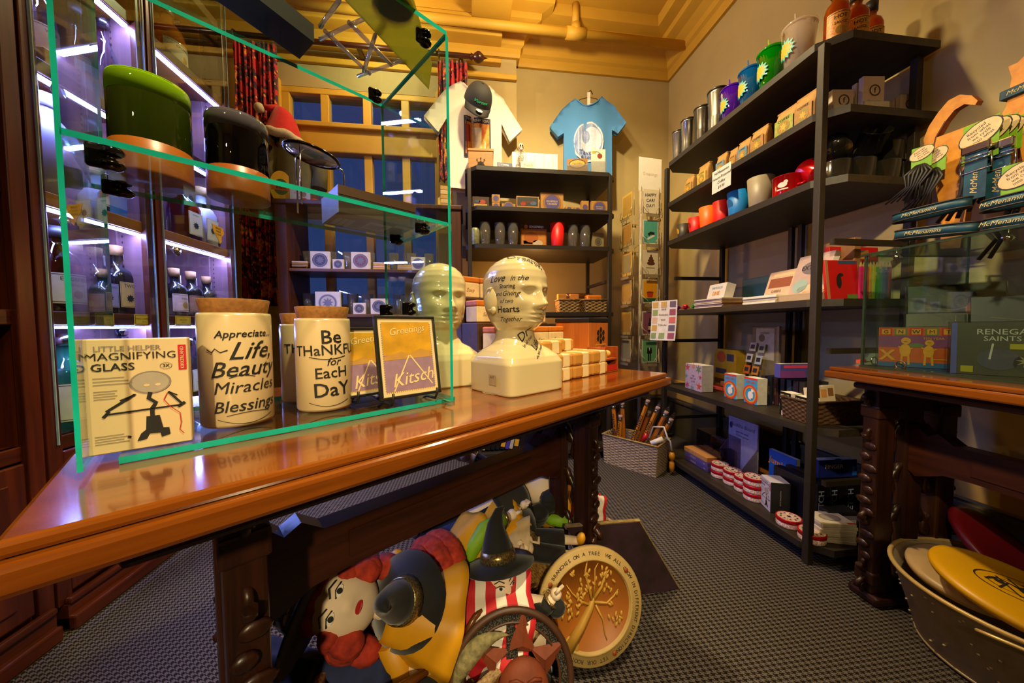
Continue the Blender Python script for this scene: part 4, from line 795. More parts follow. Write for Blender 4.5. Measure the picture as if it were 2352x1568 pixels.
for px, py, n, nm_ in ((1640, 1094, 2, 'far'), (1668, 1110, 2, 'second'), (1694, 1126, 2, 'third'), (1716, 1146, 3, 'tallest')):
    for k in range(n): tin(px, py, k, '%s red and white tin of the %s stack beside the magnifier box' % ((('bottom', 'upper') if n == 2 else ('bottom', 'middle', 'top'))[k], nm_))
tin(1794, 1206, 0, 'single red and white tin left of the near post'); tin(1846, 1240, 0, 'single red and white tin partly behind the near post')
def magbox(nm, loc, rz, w, h, d, lb, white='dccfbb', sidecol=None, cat='box', rot=None):
    m = MB(); m.bx(-w/2, w/2, 0, d, 0, h, 0, .001); m.on(front(0)); u = h
    m.text('LITTLE HELPER', u*.062, -.10*w, u*.915, .0006, 4, .012); m.text('MAGNIFYING', u*.092, -.06*w, u*.845, .0006, 1, .012); m.text('GLASS', u*.092, -.245*w, u*.752, .0006, 1, .012)
    m.rect(w*.39, w*.475, u*.70, u*.935, .0006, 2); m.text('KIKKERLAND', u*.035, w*.433, u*.815, .001, 0, .01, rot=PI/2)
    m.ring(w*.26, u*.745, u*.036, u*.041, .0006, 4, 20, .75); m.text('3X', u*.038, w*.26, u*.745, .0006, 1, .02)
    m.ring(.10*w, u*.60, w*.185, w*.205, .0006, 3, 26, .78); m.disc(.10*w, u*.60, w*.185, w*.145, .0005, 5); m.disc(.06*w, u*.575, w*.03, w*.02, .0007, 0); m.disc(.17*w, u*.575, w*.03, w*.02, .0007, 0)
    for a in range(3): m.rect(-w*.43, -w*(.15-.04*a), u*(.66-.028*a), u*(.666-.028*a), .0005, 4)
    for a in range(4): m.rect(-w*.43, -w*(.22+.02*(a % 2)), u*(.545-.022*a), u*(.551-.022*a), .0005, 4)
    L_ = lambda pts, wd: m.line([(x*w, y*u) for x, y in pts], wd*w, .0008, 1)
    L_([(.09, .51), (.07, .455), (.14, .41), (.10, .36), (.10, .29)], .045); L_([(-.33, .345), (.40, .365)], .022); L_([(-.33, .37), (-.06, .50)], .028); L_([(.40, .38), (.27, .50)], .028); L_([(-.36, .32), (-.30, .37)], .03); L_([(.36, .35), (.44, .385)], .04); L_([(-.20, .455), (-.05, .50)], .02); L_([(.27, .50), (.36, .46)], .018)
    m.add([(x*w, y*u, .0008) for x, y in ((.04, .29), (.17, .29), (.20, .17), (.26, .165), (.27, .10), (.18, .085), (.17, .125), (.06, .13), (.03, .085), (-.06, .075), (-.02, .14), (.03, .17))], [tuple(range(12))], 1)
    L_r = [(.26, .49), (.22, .43), (.28, .36), (.38, .29), (.39, .20), (.37, .13), (.41, .09)]; m.line([(x*w, y*u) for x, y in L_r], w*.009, .001, 2)
    for a in range(4): m.rect(-w*.44, -w*(.18-.05*(a % 2)), u*(.155-.022*a), u*(.161-.022*a), .0005, 4)
    m.disc(-.13*w, u*.125, w*.02, w*.014, .0006, 1)
    if sidecol: m.on(Matrix()); m.bx(w/2-.0005, w/2+.0005, .0, d, 0, h, 6); m.on(side(w/2+.0006, d/2)); m.text('MAGNIFYING GLASS', h*.055, 0, h*.5, .0005, 0, .02, rot=-PI/2)
    return S(nm, m, lb, cat, loc, rz, (mt(white, .45, var=.03, sc=10), INK, mt('c8141e', .5), mt('8a7f70', .5), mt('8d7f6c', .6), mt('aca08c', .5), mt('2c2a24', .6)), rot=rot)
q = bp_(1752, 1166); magbox('magnifier_carton', (q.x+.012, q.y, z6+.001), RR-.35, .085, .135, .075, 'white magnifying glass carton with dark side standing on the bottom shelf', 'cfc6cc', True)
q = bp_(1803, 1150); book((q.x+.07, q.y-.02, z6+.001), RR-.3, .085, .115, .03, 'c8bcc4', 'white carton with landscape picture behind the single tin', (('LITTLE', .11, -.1, .86, 3),), cat='box', nm='carton', extra=('5a4a5a', 'b09a6a', 'b0407a', '3a3428'), art=(('r', -.45, .45, .1, .6, 4), ('r', .4, .5, 0, 1, 5), ('d', 0, .25, .3, .1, 6)))
for k in range(5):
    q = bp_(1838, 1195); S('puzzle_box', MB().bx(-.07, .07, 0, .11, 0, .016, 0, .001), '%s flat grey carton in the pile behind the near post' % ordn[k], 'carton', (q.x+.055-.003*k, q.y-.004*k, z6+.001+.0166*k), RR-.3+.03*k, (mt(('8d8290', '9a90a0', 'b9b0b8', '847a8a', '1f1c1c')[k], .5), ), 'flat grey cartons by the near post')
for k in range(6):
    q = bp_(1905, 1232); m = MB(); m.bx(-.06, .06, -.045, .045, 0, .0125, 0, .001)
    if k == 5: m.on(Matrix.Translation((0, 0, .0127))); m.disc(0, 0, .036, .026, .0004, 1); m.disc(0, 0, .03, .021, .0006, 2); m.rect(.03, .06, -.045, -.035, .0005, 3)
    S('coaster_pack', m, '%s white boxed coaster pack of the near pile' % ordn[k], 'coaster pack', (q.x+.004*math.sin(k*2), max(1.09, q.y+.0), z6+.001+.0128*k), -.35+.03*k, (mt('d3c6ae', .5), mt('8f8372', .5), mt('a89b88', .5), mt('c02a30', .5)), 'white coaster packs by the near post')
for k, a in enumerate((1885, 1915, 1952, 1982)):
    q = at(a, 1190, Y=1.18+.0*k); m = MB(); m.bx(-.02, .02, 0, .2, 0, .17, 0, .001); m.on(front(0)); m.text('TETCH', .036, 0, .088, .001, 1, .02, rot=PI/2); m.rect(-.018, .018, .01, .03, .0006, 2)
    S('game_box', m, 'black game box with upright blue lettering, %s of the four' % ('first', 'second', 'third', 'nearest the wall')[k], 'game box', (q.x, q.y, z6+.001), 0, (mt('0f0c12', .4), mt('8fa0c0', .5), mt('7a1a20', .5)), 'black game boxes on the bottom shelf')
q = at(1930, 1075, Y=1.2); book((q.x, 1.21, z6+.18), -.08, .17, .075, .03, '14206a', 'dark blue puppet box lying on the black game boxes', (('FINGER', .32, -.1, .62),), cat='box', nm='carton', extra=('1a5ac0', '2a2a40'), art=(('d', .0, .95, .12, .06, 3), ('r', .38, .5, .1, .6, 3)))
# ------------------------------------------------------------------ back unit
CB_ = 'c08a44'; BLUEP = '5a4f86'
def coasterbox(px, py, lev, w, h, lb, y=2.24, d=.03, words=True, col=CB_, lean=0):
    q = bs(px, py, lev, y); return book(q, 0, w, h, d, col, lb, ((('EDGEFIELD', .12, 0, .56, 2), ('TAVERN', .14, 0, .42, 2)) if words else ()), cat='coaster box', nm='coaster_box', extra=(BLUEP, '9a6a2e'), art=(('d', 0, .5, .36, .36, 3), ('o', 0, .5, .40, 4)), wc='d9b98a', lean=lean)
# top shelf
q = bs(1104, 360, 5, 2.30); t = T('coffee_crate', 'small wooden crate with burnt crest under the cap', 'crate', q, -.06); m = MB(); w, h = .165, .155; m.bx(-w/2, w/2, 0, .12, 0, h, 0, .003); P('box_body', m, t, wood('8a5c22', 'b0782e', .5, 4, 0)); m = MB(); m.bx(-w/2-.004, w/2+.004, -.004, .124, h, h+.018, 0, .003); P('lid', m, t, wood('8a5c22', 'b0782e', .5, 4, 0)); m = MB(); m.on(front(-.001))
m.star(0, .07, .03, .017, 7, .0004, 0); m.disc(0, .06, .024, .028, .0004, 0); m.line([(-.04, .03), (0, .022), (.04, .03)], .008, .0004, 0)
for a in (-.03, 0, .03): m.disc(a*.8, .108-abs(a)*.3, .005, .008, .0004, 0)
P('burnt_crest', m, t, mt('3a2410', .7))
q = bs(1161, 370, 5, 2.25); book(q, .12, .10, .075, .01, '2e2c5c', 'dark blue sign with white script at the front of the top shelf', (('COFFEE', .2, 0, .75), ('Bright', .22, 0, .5), ('Nights', .22, 0, .22)), lean=.2, cat='sign', nm='counter_sign')
q = bs(1212, 370, 5, 2.25); t = T('table_sign', 'cream tile sign with script on a small easel before the white panel', 'sign', q, -.1, rot=(-.25, 0, -.1)); m = MB(); m.bx(-.045, .045, 0, .006, .012, .10, 0, .001); m.on(front(0)); m.text('Truth', .028, 0, .066, .001, 1, shear=.3); m.text('tells', .02, 0, .035, .001, 1, shear=.3); P('tile', m, t, mt('d9bf94', .5), mt('6a4a2a', .6)); m = MB(); m.bx(-.05, .05, -.006, .012, 0, .012, 0, .002); P('ledge', m, t, wood('7a5224', '9c6c30', .5, 4, 0))
q = bs(1229, 340, 5, 2.40); m = MB(); w = .325; m.bx(-w/2, w/2, 0, .03, 0, .215, 0)
for i in range(5): m.bx(-w/2+.065*i-.0015+.03, -w/2+.065*i+.0015+.03, -.0015, .001, 0, .2145, 1)
S('beadboard_sign', m, 'white grooved beadboard panel standing on the top shelf', 'panel', q, 0, (mt('eee6dc', .6, var=.02), mt('c9bfb2', .6)))
BONE = mt('e2d0b0', .55)
q = bs(1197, 380, 5, 2.33); t = T('skeleton_figurine', 'small bone-white skeleton figurine sitting before the white panel', 'figurine', q, 0)
m = MB(); zz = .215; m.ell((0, 0, zz), (.019, .022, .023), 0, 14, 10); m.ell((0, -.008, zz-.02), (.012, .012, .011), 0, 10, 8); P('skull', m, t, BONE); m = MB(); m.ell((-.007, -.021, zz), (.005, .003, .006), 0, 8, 6); m.ell((.007, -.021, zz), (.005, .003, .006), 0, 8, 6); P('eye_sockets', m, t, mt('1c140c', .8))
m = MB(); m.tube([(0, .005, zz-.02), (0, .01, .06)], .004, 6)
for i in range(6):
    z = .175-.013*i; r = .018-.001*abs(i-2); m.tube([(r*math.cos(a), r*.7*math.sin(a), z) for a in [2*PI*k/12 for k in range(12)]], .002, 5, closed=True)
m.tube([(-.026, 0, .185), (.026, 0, .185)], .003, 6); m.tube([(-.02, 0, .07), (0, -.004, .06), (.02, 0, .07)], .006, 6); P('ribcage', m, t, BONE)
for sx in (-1, 1):
    m = MB(); m.tube([(sx*.026, 0, .185), (sx*.032, -.004, .13), (sx*.022, -.016, .085)], .003, 6); P('arm', m, t, BONE); m = MB(); m.tube([(sx*.012, 0, .062), (sx*.018, -.03, .055), (sx*.018, -.034, .006), (sx*.018, -.048, .003)], .0035, 6); P('leg', m, t, BONE)
for k, (px, w) in enumerate(((1246, .085), (1281, .085))):
    q = bs(px, 380, 5, 2.23); m = MB(); m.bx(-w/2, w/2, 0, .06, 0, .022, 0, .001); m.on(front(0)); m.rect(-w*.4, w*.4, .004, .016, .0005, 1); S('low_gift_box', m, '%s low tan carton lying before the white panel' % ('left', 'right')[k], 'box', q, 0, (mt('c79d5e', .6), mt('8a5a2e', .6)), 'low tan cartons on the top shelf')
q = bs(1326, 380, 5, 2.25); t = T('brochure_holder', 'clear brochure holder with gold card', 'brochure holder', q, -.18); m = MB(); m.bx(-.07, .07, -.02, .03, 0, .075, 0, .002); P('clear_pocket', m, t, glassm('dfe6ea', 1.1, base=.07, milk=.25)); m = MB(); m.bx(-.068, .068, 0, .006, .004, .12, 0); m.on(front(-.0005)); m.disc(0, .085, .05, .024, .0005, 1); m.ring(0, .085, .05, .056, .0006, 2, 24, .55); m.text('TAVERN', .018, 0, .085, .001, 2); P('gold_card', m, t, mt('a06a18', .4), mt('d9a23a', .4), mt('4a2a0c', .5))
q = bs(1374, 380, 5, 2.25); t = T('brochure_holder', 'clear brochure holder with white cherry card beside the gold one', 'brochure holder', q, -.1); m = MB(); m.bx(-.05, .05, -.02, .03, 0, .105, 0, .002); P('clear_pocket', m, t, glassm('dfe6ea', 1.1, base=.07, milk=.25)); m = MB(); m.bx(-.048, .048, 0, .006, .004, .19, 0); m.on(front(-.0005)); m.disc(.01, .145, .017, .017, .0006, 1); m.line([(.01, .16), (.0, .172), (-.03, .176)], .003, .0006, 2); m.disc(-.03, .17, .016, .008, .0006, 3); P('card', m, t, mt('e6d6bb', .6), mt('8a3420', .5), INK, mt('a8a02a', .5))
# second shelf
q = bs(1104, 455, 4); book(q, 0, .105, .082, .025, '4a2c1c', 'dark picture tin with clear stand at the left of the second shelf', (), cat='coaster set', nm='coaster_set', extra=('b0402a', '3a4a5a', 'c9a24a'), art=(('r', -.4, .4, .15, .45, 5), ('d', .1, .6, .2, .14, 3), ('d', -.2, .65, .18, .1, 4)))
for k, (px, w, h, lb) in enumerate(((1139, .05, .045, 'lower'), )): coasterbox(px, 465, 4, w, .05, 'lower small coaster box left of the picture carton', words=False)
q = bs(1139, 465, 4); coasterbox(1139, 465, 4, .052, .05, 'upper small coaster box left of the picture carton', words=False).location.z += .0512
coasterbox(1168, 465, 4, .09, .045, 'low coaster box between the small pair and the picture carton', words=False)
q = bs(1212, 455, 4); book(q, 0, .15, .098, .03, CB_, 'tan carton with wide dark painting and red letters on the second shelf', (('Hammerhead', .14, 0, .62, 4),), cat='coaster set', nm='coaster_set', extra=('3a3830', 'a8301c', '4a6a8a'), art=(('r', -.46, .46, .36, .94, 3), ('d', -.2, .5, .12, .08, 4), ('d', .25, .55, .14, .08, 5)))
coasterbox(1268, 455, 4, .155, .128, 'largest coaster carton with purple disc on the second shelf')
coasterbox(1307, 470, 4, .05, .042, 'left small purple-disc coaster box right of the largest carton', words=False); coasterbox(1327, 470, 4, .045, .042, 'right small purple-disc coaster box right of the largest carton', words=False)
coasterbox(1344, 465, 4, .05, .085, 'upright narrow coaster box near the right post', words=False); coasterbox(1377, 465, 4, .115, .086, 'coaster carton with purple disc at the right end of the second shelf')
# third shelf: pint glasses
def pint(loc, lb, r=.041, h=.148, group='pint glasses on the third shelf'):
    m = MB(); m.lathe([(0, .0), (r*.72, 0), (r*.74, .004), (r, h), (r*.95, h), (r*.7, .014), (0, .014)], 24); return S('pint_glass', m, lb, 'glass', loc, 0, (glassm('efe8d8', 1.5, base=.10, milk=.2),), group)
for k, (px, lb) in enumerate(((1114, 'first pint glass from the left on the third shelf'), (1148, 'second pint glass from the left on the third shelf'), (1178, 'third pint glass, left of the orange picture box'), (1315, 'pint glass right beside the red cup'), (1343, 'last pint glass on the right of the third shelf'))): pint(bs(px, 530, 3), lb)
for px, y, lb, c in ((1068, 2.3, 'grey-green can behind the left post', '8d8a66'), (1092, 2.24, 'pale green can right of the left post', 'a8a878')):
    m = MB(); m.lathe([(0, 0), (.024, 0), (.028, .006), (.028, .10), (.023, .115), (0, .115)], 20); q = bs(px, 540, 3, y); S('drink_can', m, lb, 'can', (max(q[0], .055), y, q[2]), 0, (mt(c, .4, .3, var=.2, sc=90),), 'cans on the third shelf')
q = bs(1226, 530, 3); book(q, 0, .175, .15, .03, '9c5a1e', 'orange and brown picture box with dark header between the pint glasses', (('EDGEFIELD', .13, .1, .9, 2),), cat='gift set', nm='gift_set_box', extra=('2c1a10', 'd98a2a', 'c4661a', 'e0c49a'), art=(('r', -.5, .5, .82, 1, 3), ('d', -.3, .91, .07, .07, 5), ('r', -.46, .46, .1, .74, 4), ('d', -.1, .45, .28, .2, 5), ('d', .15, .2, .2, .12, 6), ('r', -.4, .1, .16, .3, 6)))
cup(bs(1280, 530, 3), .048, .16, 'ee1a0c', 'bright red cup among the pint glasses of the back unit', rz=0, group=None)
q = bs(1374, 540, 3); book(q, .1, .085, .11, .06, '9a8a66', 'grey soap carton with round emblem at the right of the third shelf', (), cat='box', nm='carton', extra=('5c5240', 'b5a684'), art=(('o', 0, .45, .3, 3), ('d', 0, .45, .2, .2, 3)))
# shelf below: candle lamp, baskets, soap
q = bs(1242, 670, 2, 2.32); t = T('candle_lamp', 'small lit candle bulb glowing on the fourth shelf of the back unit', 'lamp', q, 0); m = MB(); m.lathe([(0, 0), (.03, 0), (.03, .01), (.012, .02), (.012, .15), (0, .15)], 14); P('candle_stem', m, t, mt('d9b070', .5)); m = MB(); m.lathe([(0, 0), (.011, .006), (.013, .018), (.006, .034), (0, .046)], 12); u = P('flame_bulb', m, t, emitm('ffb050', 30)); u.location = (0, 0, .15)
for px, y, w, lb, g in ((1305, 2.25, .14, 'left seagrass basket on the fourth shelf of the back unit', 1), (1366, 2.24, .16, 'right seagrass basket holding orange soap', 2)):
    q = bs(px, 715, 2, y); wickerbox('seagrass_basket', lb, (q[0], y+.03, q[2]), 0, w, .12, .085, mt('c49a4c', .7, var=.45, sc=70, bump=.8, c2='4a3414', stretch=(1, 1, 2.5)), 8, 14)
q = bs(1362, 690, 2, 2.27); S('orange_soap', MB().bx(-.055, .055, -.03, .03, 0, .055, 0, .012), 'big orange soap bar in the right seagrass basket', 'soap', (q[0], 2.27, q[2]+.065), .1, (mt('e07a1a', .4),))
for k, (px, c, lb) in enumerate(((1290, 'c9842a', 'amber soap box standing in the left seagrass basket'), (1318, 'd98a3a', 'second amber soap box in the left seagrass basket'))): q = bs(px, 690, 2, 2.28); carton((q[0], 2.28, q[2]+.012), .05, (.06, .03, .115), c, lb, (('HONEY', .16, 0, .6),), mt('7a4a1a'), nm='soap_box', cat='soap')
q = bs(1330, 650, 2, 2.42); m = MB(); m.tube([(-.10, 0, .13), (.10, 0, .13)], .02, 10); m.bx(-.1, -.09, -.01, .01, 0, .13); m.bx(.09, .1, -.01, .01, 0, .13); S('glass_tray_stand', m, 'golden glass tray on legs behind the seagrass baskets', 'stand', q, 0, (glassm('d9b060', 1, base=.08, milk=.3),))
q = bs(1300, 600, 1, 2.5)
# books on the lower shelf of the back unit
q0 = at(1090, 1050, Y=2.19); bx_ = .055; n = 0
specs = [('c9b9a0', .02, 'd0602a'), ('16141a', .03, None), ('141218', .024, None), ('18141c', .026, None), ('121016', .03, 'e0a02a'), ('4a3aa0', .022, None), ('b9b0a0', .022, None), ('15120f', .03, 'd9a02a'), ('14101a', .028, None), ('5a1424', .02, None), ('141820', .03, '4a8a4a'), ('cfb9b0', .028, 'd0404a'), ('d9a83a', .018, None), ('c0a04a', .02, None), ('8a7aa8', .018, None)]
for k, (c, d_, s2) in enumerate(specs):
    w = d_; h = .20+.035*((k*7) % 5)/5; m = MB(); m.bx(-w/2, w/2, 0, .15, 0, h, 0, .001); m.bx(-w/2+.002, w/2-.002, .003, .151, .002, h+.0005, 1); m.on(front(0)); m.text(('PORTLAND', 'OREGON', 'COOKING', 'HISTORY', 'COMPLETE', 'GUIDE', 'BREWING', 'NIGHTS', 'TRAILS', 'WINE', 'GHOSTS', 'CITY', 'FIELD', 'NOTES', 'HOPS')[k], min(.018, w*.7), 0, h*.6, .001, 2, .01, rot=-PI/2)
    if s2: m.rect(-w*.46, w*.46, h*.08, h*.28, .0006, 3)
    S('book', m, ('white', 'black', 'wide black', 'dark striped', 'black yellow-footed', 'violet', 'pale grey', 'black gold-footed', 'charcoal', 'wine-red', 'green-patched black', 'pink and white', 'mustard', 'tan', 'lilac')[k]+' paperback leaning in the low row of books under the table', 'book', (bx_+w/2+.03, 2.20, .076+.012), 0, (mt(c, .4), PAPER, WHITE, mt(s2 or 'ffffff', .5)), 'paperbacks on the bottom shelf of the back unit', rot=(0, .22, 0)); bx_ += w*1.04+.004
# ------------------------------------------------------------------ shirts, cap, hanging on the back wall
def shirt(nm, lb, loc, rz, W, H, col, sl=.30, group=None, tilt=0, prints=None, matx=None):
    t = T(nm, lb, 'shirt', loc, rz); m = MB(); N = 26
    out = [(-.10, 0), (-.5*W, -.06), (-.5*W-sl*.55, -.06-sl*.75), (-.5*W-sl*.18, -.10-sl*.98), (-.46*W, -.24), (-.47*W, -H), (.47*W, -H), (.46*W, -.24), (.5*W+sl*.18, -.10-sl*.98), (.5*W+sl*.55, -.06-sl*.75), (.5*W, -.06), (.10, 0)]
    neck = [(.07, -.035), (.035, -.062), (0, -.07), (-.035, -.062), (-.07, -.035)]
    bm = bmesh.new(); vs = [bm.verts.new((x, 0, z)) for x, z in out+neck]; bm.faces.new(vs)
    for ax in (0, 2):
        for i in range(-14, 15):
            n_ = Vector((0, 0, 0)); n_[ax] = 1; o_ = Vector((0, 0, 0)); o_[ax] = i*.045-(.25 if ax == 2 else 0); bmesh.ops.bisect_plane(bm, geom=bm.verts[:]+bm.edges[:]+bm.faces[:], plane_co=o_, plane_no=n_, dist=1e-6)
    bmesh.ops.triangulate(bm, faces=[f for f in bm.faces if len(f.verts) > 4])
    bm.verts.index_update()
    def fold(x, z, s): 
        b = .045*math.cos(min(1, abs(x)/(W*.55))*PI/2)+.012*math.sin(x*38+z*6)*min(1, -z*2.2)+.006*math.sin(x*70)
        return -s*max(.004, b)-(.02 if s > 0 else 0)
    fv = [Vector((v.co.x, fold(v.co.x, v.co.z, 1), v.co.z)) for v in bm.verts]; bk = [Vector((v.co.x, .02+.3*fold(v.co.x, v.co.z, -1), v.co.z)) for v in bm.verts]; fs = [tuple(v.index for v in f.verts) for f in bm.faces]
    edge = [(e.verts[0].index, e.verts[1].index) for e in bm.edges if len(e.link_faces) == 1]; n0 = len(fv); bm.free()
    m.add(fv+bk, fs+[tuple(n0+i for i in reversed(f)) for f in fs]+[(a, b_, b_+n0, a+n0) for a, b_ in edge], 0, True); o = P('cloth', m, t, matx or mt(col, .85, var=.05, sc=200, sheen=.1))
    m = MB(); m.tube([(x, fold(x, z, 1)-.002, z) for x, z in [(-.085, -.02)]+neck[::-1]+[(.085, -.02)]], .006, 6); P('collar', m, t, matx or mt(col, .85, var=.05))
    if prints:
        m = MB(); wr = lambda p: Vector((p.x, fold(p.x, p.y, 1)-.004-p.z, p.y)); prints(m, wr); P('print', m, t, *prints.mats)
    return t
def blueprint(m, wr):
    def disc(x, y, rx, ry, z, k): V = MB().disc(x, y, rx, ry, z, 0, 28).V; v2, f2 = cut(V, [tuple(range(len(V)))], .02); m.add([wr(p) for p in v2], f2, k)
    disc(0, -.34, .115, .15, .0, 0); disc(0, -.34, .105, .138, .001, 1); disc(.02, -.33, .08, .10, .002, 2); disc(-.02, -.30, .03, .05, .003, 1); m.text('Tavern', .05, 0, -.42, .004, 3, wrap=wr); m.text('& Lodge', .035, 0, -.455, .004, 3, wrap=wr)
blueprint.mats = (mt('dcd6dc', .8), mt('8fa0d0', .8, var=.2, sc=30), mt('c9cbe0', .8), mt('2a4a8a', .8))
q = at(1349, 225, Y=YB-.10); shirt('blue_shirt', 'blue short-sleeved shirt with white oval print hanging on the back wall', (q.x, q.y, q.z-.03), -.22, .40, .66, '4a8ac8', .17, prints=blueprint)
hq = q; t = T('shirt_hanger', 'bent wire hanger with white price tag holding the blue shirt', 'hanger', (q.x, q.y-.02, q.z-.02), -.2); m = MB(); m.tube([(-.13, 0, -.06), (-.06, 0, .0), (0, 0, .012), (.06, 0, .0), (.13, 0, -.06)], .003, 6); m.tube([(0, 0, .01), (0, 0, .05), (.02, .01, .07), (.04, .04, .06)], .0035, 6); P('wire', m, t, mt('8a6a3a', .3, .8)); m = MB(); m.bx(-.012, .012, -.035, -.03, -.075, .03, 0, .002); P('clip', m, t, WHITE); m = MB(); m.bx(.0, .035, -.04, -.037, -.12, -.06, 0); m.on(front(-.041)); m.text('$18', .02, .017, -.09, .0005, 1); P('price_tag', m, t, PAPER, INK)
def tarot(m, wr):
    def rect(x0, x1, y0, y1, z, k): v2, f2 = cut([Vector((x0, y0, z)), Vector((x1, y0, z)), Vector((x1, y1, z)), Vector((x0, y1, z))], [(0, 1, 2, 3)], .02); m.add([wr(p) for p in v2], f2, k)
    rect(-.085, .105, -.52, -.24, 0, 0); rect(-.075, .095, -.50, -.28, .001, 1); rect(-.03, .04, -.5, -.31, .002, 2); rect(-.075, -.04, -.42, -.30, .002, 3); m.text('TERMINATOR', .026, .01, -.262, .003, 4, wrap=wr)
tarot.mats = (mt('2c2a30', .8), mt('c4501c', .8, var=.3, sc=25, c2='d9a03a'), mt('e6d6a8', .8), mt('9a2a1c', .8), mt('cfc4b4', .8))
q = at(1095, 190, Y=YP-.12); shirt('white_shirt', 'cream white shirt with square tarot print hanging beside the curtain', (q.x-.02, q.y, q.z-.04), .12, .42, .735, 'eadbc2', .26, prints=tarot)
q = at(1097, 205, Y=2.33); t = T('baseball_cap', 'black baseball cap with green script hanging over the white shirt', 'cap', (q.x, 2.36, at(1097, 235, Y=2.36).z), 0, rot=(.95, .15, .25))
CAPM = mt('211d1a', .8, var=.1, sc=150); m = MB(); m.grid(lambda u, v: (.094*math.cos(2*PI*u)*math.cos(v*PI/2)**.75 if v < 1 else 0, .105*math.sin(2*PI*u)*math.cos(v*PI/2)**.75 if v < 1 else 0, .115*math.sin(v*PI/2)), 30, 10, 0, wu=True); m.ell((0, 0, .116), (.008, .008, .005)); P('crown', m, t, CAPM); m = MB()
m.grid(lambda u, v: ((.094+.0*v)*math.sin((u-.5)*2.3)*(1-.06*v), -.105*math.cos((u-.5)*2.3)-.075*v*math.cos((u-.5)*2.6), .004-.018*v*v-.02*((u-.5)*2)**2*v), 16, 6); o = P('peak', m, t, CAPM); sm = o.modifiers.new('t', 'SOLIDIFY'); sm.thickness = .004
wr = lambda p: Vector(((.094+.0025)*math.cos(p.y*6)**.75*math.sin(p.x/.094), -(.105+.0025)*math.cos(p.y*6)**.75*math.cos(p.x/.094), .115*math.sin(p.y*6)+.002)); m = MB(); m.text('Vortex', .034, .0, .06, 0, 0, .02, .35, wrap=wr); P('script', m, t, mt('1fa86a', .6)); m = MB(); m.disc(0, 0, .02, .02, 0); v2 = [Vector((p.x*1.1, -.105-.045+p.y, .012)) for p in m.V]; m2 = MB().add(v2, m.F, 0); P('size_sticker', m2, t, mt('e3d3c0', .5))
# ------------------------------------------------------------------ trestle tables
TOPW = wood('5c2a07', '8a4a10', .16, 1.6, 0, .6, bump=.04); LEGW = wood('1d0d07', '3a1c0f', .35, 3, 2, bump=.3); RAILW = wood('2a120a', '4a2412', .3, 2, 0, bump=.2)
def trestle(loc, rz, t0, t1, c0, c1, la, lb_, label, zt=.76):
    'local x runs along the table, local -y is the front (depth c = -y)'
    t = T('trestle_table', label, 'table', loc, rz)
    m = MB(); m.bx(t0, t1, c0, c1, zt-.013, zt, 0, .004); m.bx(t0-.008, t1+.008, c0-.009, c1+.009, zt-.037, zt-.0132, 0, .005); P('tabletop', m, t, TOPW)
    m = MB(); m.bx(t0+.05, t1-.05, c0+.03, c1-.03, zt-.062, zt-.0435, 0, .006); P('apron', m, t, RAILW)
    W = (c1-c0); hw = .135 if W > .52 else .14; cm = c0+(.283 if W > .52 else .23)
    for x in (la, lb_):
        for sg in (-1, 1):
            m = MB(); m.on(Matrix.Translation((x, cm, 0))); y0, y1 = sorted((sg*(hw-.062), sg*hw)); m.bx(-.023, .023, y0, y1, .03, .697, 0, .006); m.bx(-.028, .028, y0-.004, y1+.004, .60, .64, 0, .005); m.bx(-.028, .028, y0-.004, y1+.004, .06, .10, 0, .005); P('post', m, t, LEGW)
            m = MB(); m.on(Matrix.Translation((x, cm, 0)))
            for zc, r0, k in ((.655, .030, 1), (.55, .022, -1), (.27, .026, 1), (.12, .024, -1), (.045, .030, 1)):
                m.tube([(0, sg*(hw-.004+r0*(1-i/20)*math.cos(i*.6)), zc+k*r0*(1-i/20)*math.sin(i*.6)) for i in range(15)], [.009*(1-i/30) for i in range(15)], 7)
            for i in range(11): m.ell((.006*(-1)**i, sg*(hw+.004), .15+.036*i), (.016+.004*(i%3), .006+.002*(i%2), .013), 0, 9, 6)
            P('carved_scroll', m, t, LEGW)
        m = MB(); m.on(Matrix.Translation((x, cm, 0))); h2 = hw-.062
        m.bx(-.016, .016, -.03, .03, .035, .69, 0, .006)
        for z in (.12, .26, .40, .54):
            for sg in (-1, 1): m.tube([(0, sg*(.03+.05*(i/12)+.016*math.cos(i*.9)), z+.05*math.sin(i*.55)) for i in range(13)], .010, 7)
        m.bx(-.014, .014, -h2, h2, .62, .69); m.bx(-.014, .014, -h2, h2, .035, .075); P('pierced_panel', m, t, LEGW)
        m = MB(); m.bx(x-.045, x+.045, cm-hw*1.05, cm+hw*1.05, 0, .030, 0, .01); P('foot', m, t, LEGW)
    m = MB(); L_ = lb_-la; pts = [(.0, -.05), (.035, -.075), (.07, -.06), (.10, -.045), (.16, -.04), (L_-.16, -.04), (L_-.10, -.045), (L_-.07, -.06), (L_-.035, -.075), (L_, -.05), (L_, .075), (L_-.03, .09), (L_-.06, .06), (L_-.085, .075), (L_-.12, .05), (L_-.18, .05), (.18, .05), (.12, .05), (.085, .075), (.06, .06), (.03, .09), (0, .075)]
    m.on(Matrix.Translation((la, cm+.0, .495)) @ FRONT); m.prism(pts, -.022, .022); m.on(Matrix.Translation((0, 0, 0))); m.bx(la+.16, lb_-.16, cm-.027, cm-.02, .475, .525); P('stretcher', m, t, RAILW)
    return t
trestle((0, 0, 0), RT, -.095, 1.02, .392, .96, .049, .865, 'long polished wooden trestle table carrying the glass case and heads')
# local frame of the table: x = t, y = -c
def tt(t, c, z=.7605): q = tb(t, c, z); return (q.x, q.y, q.z)
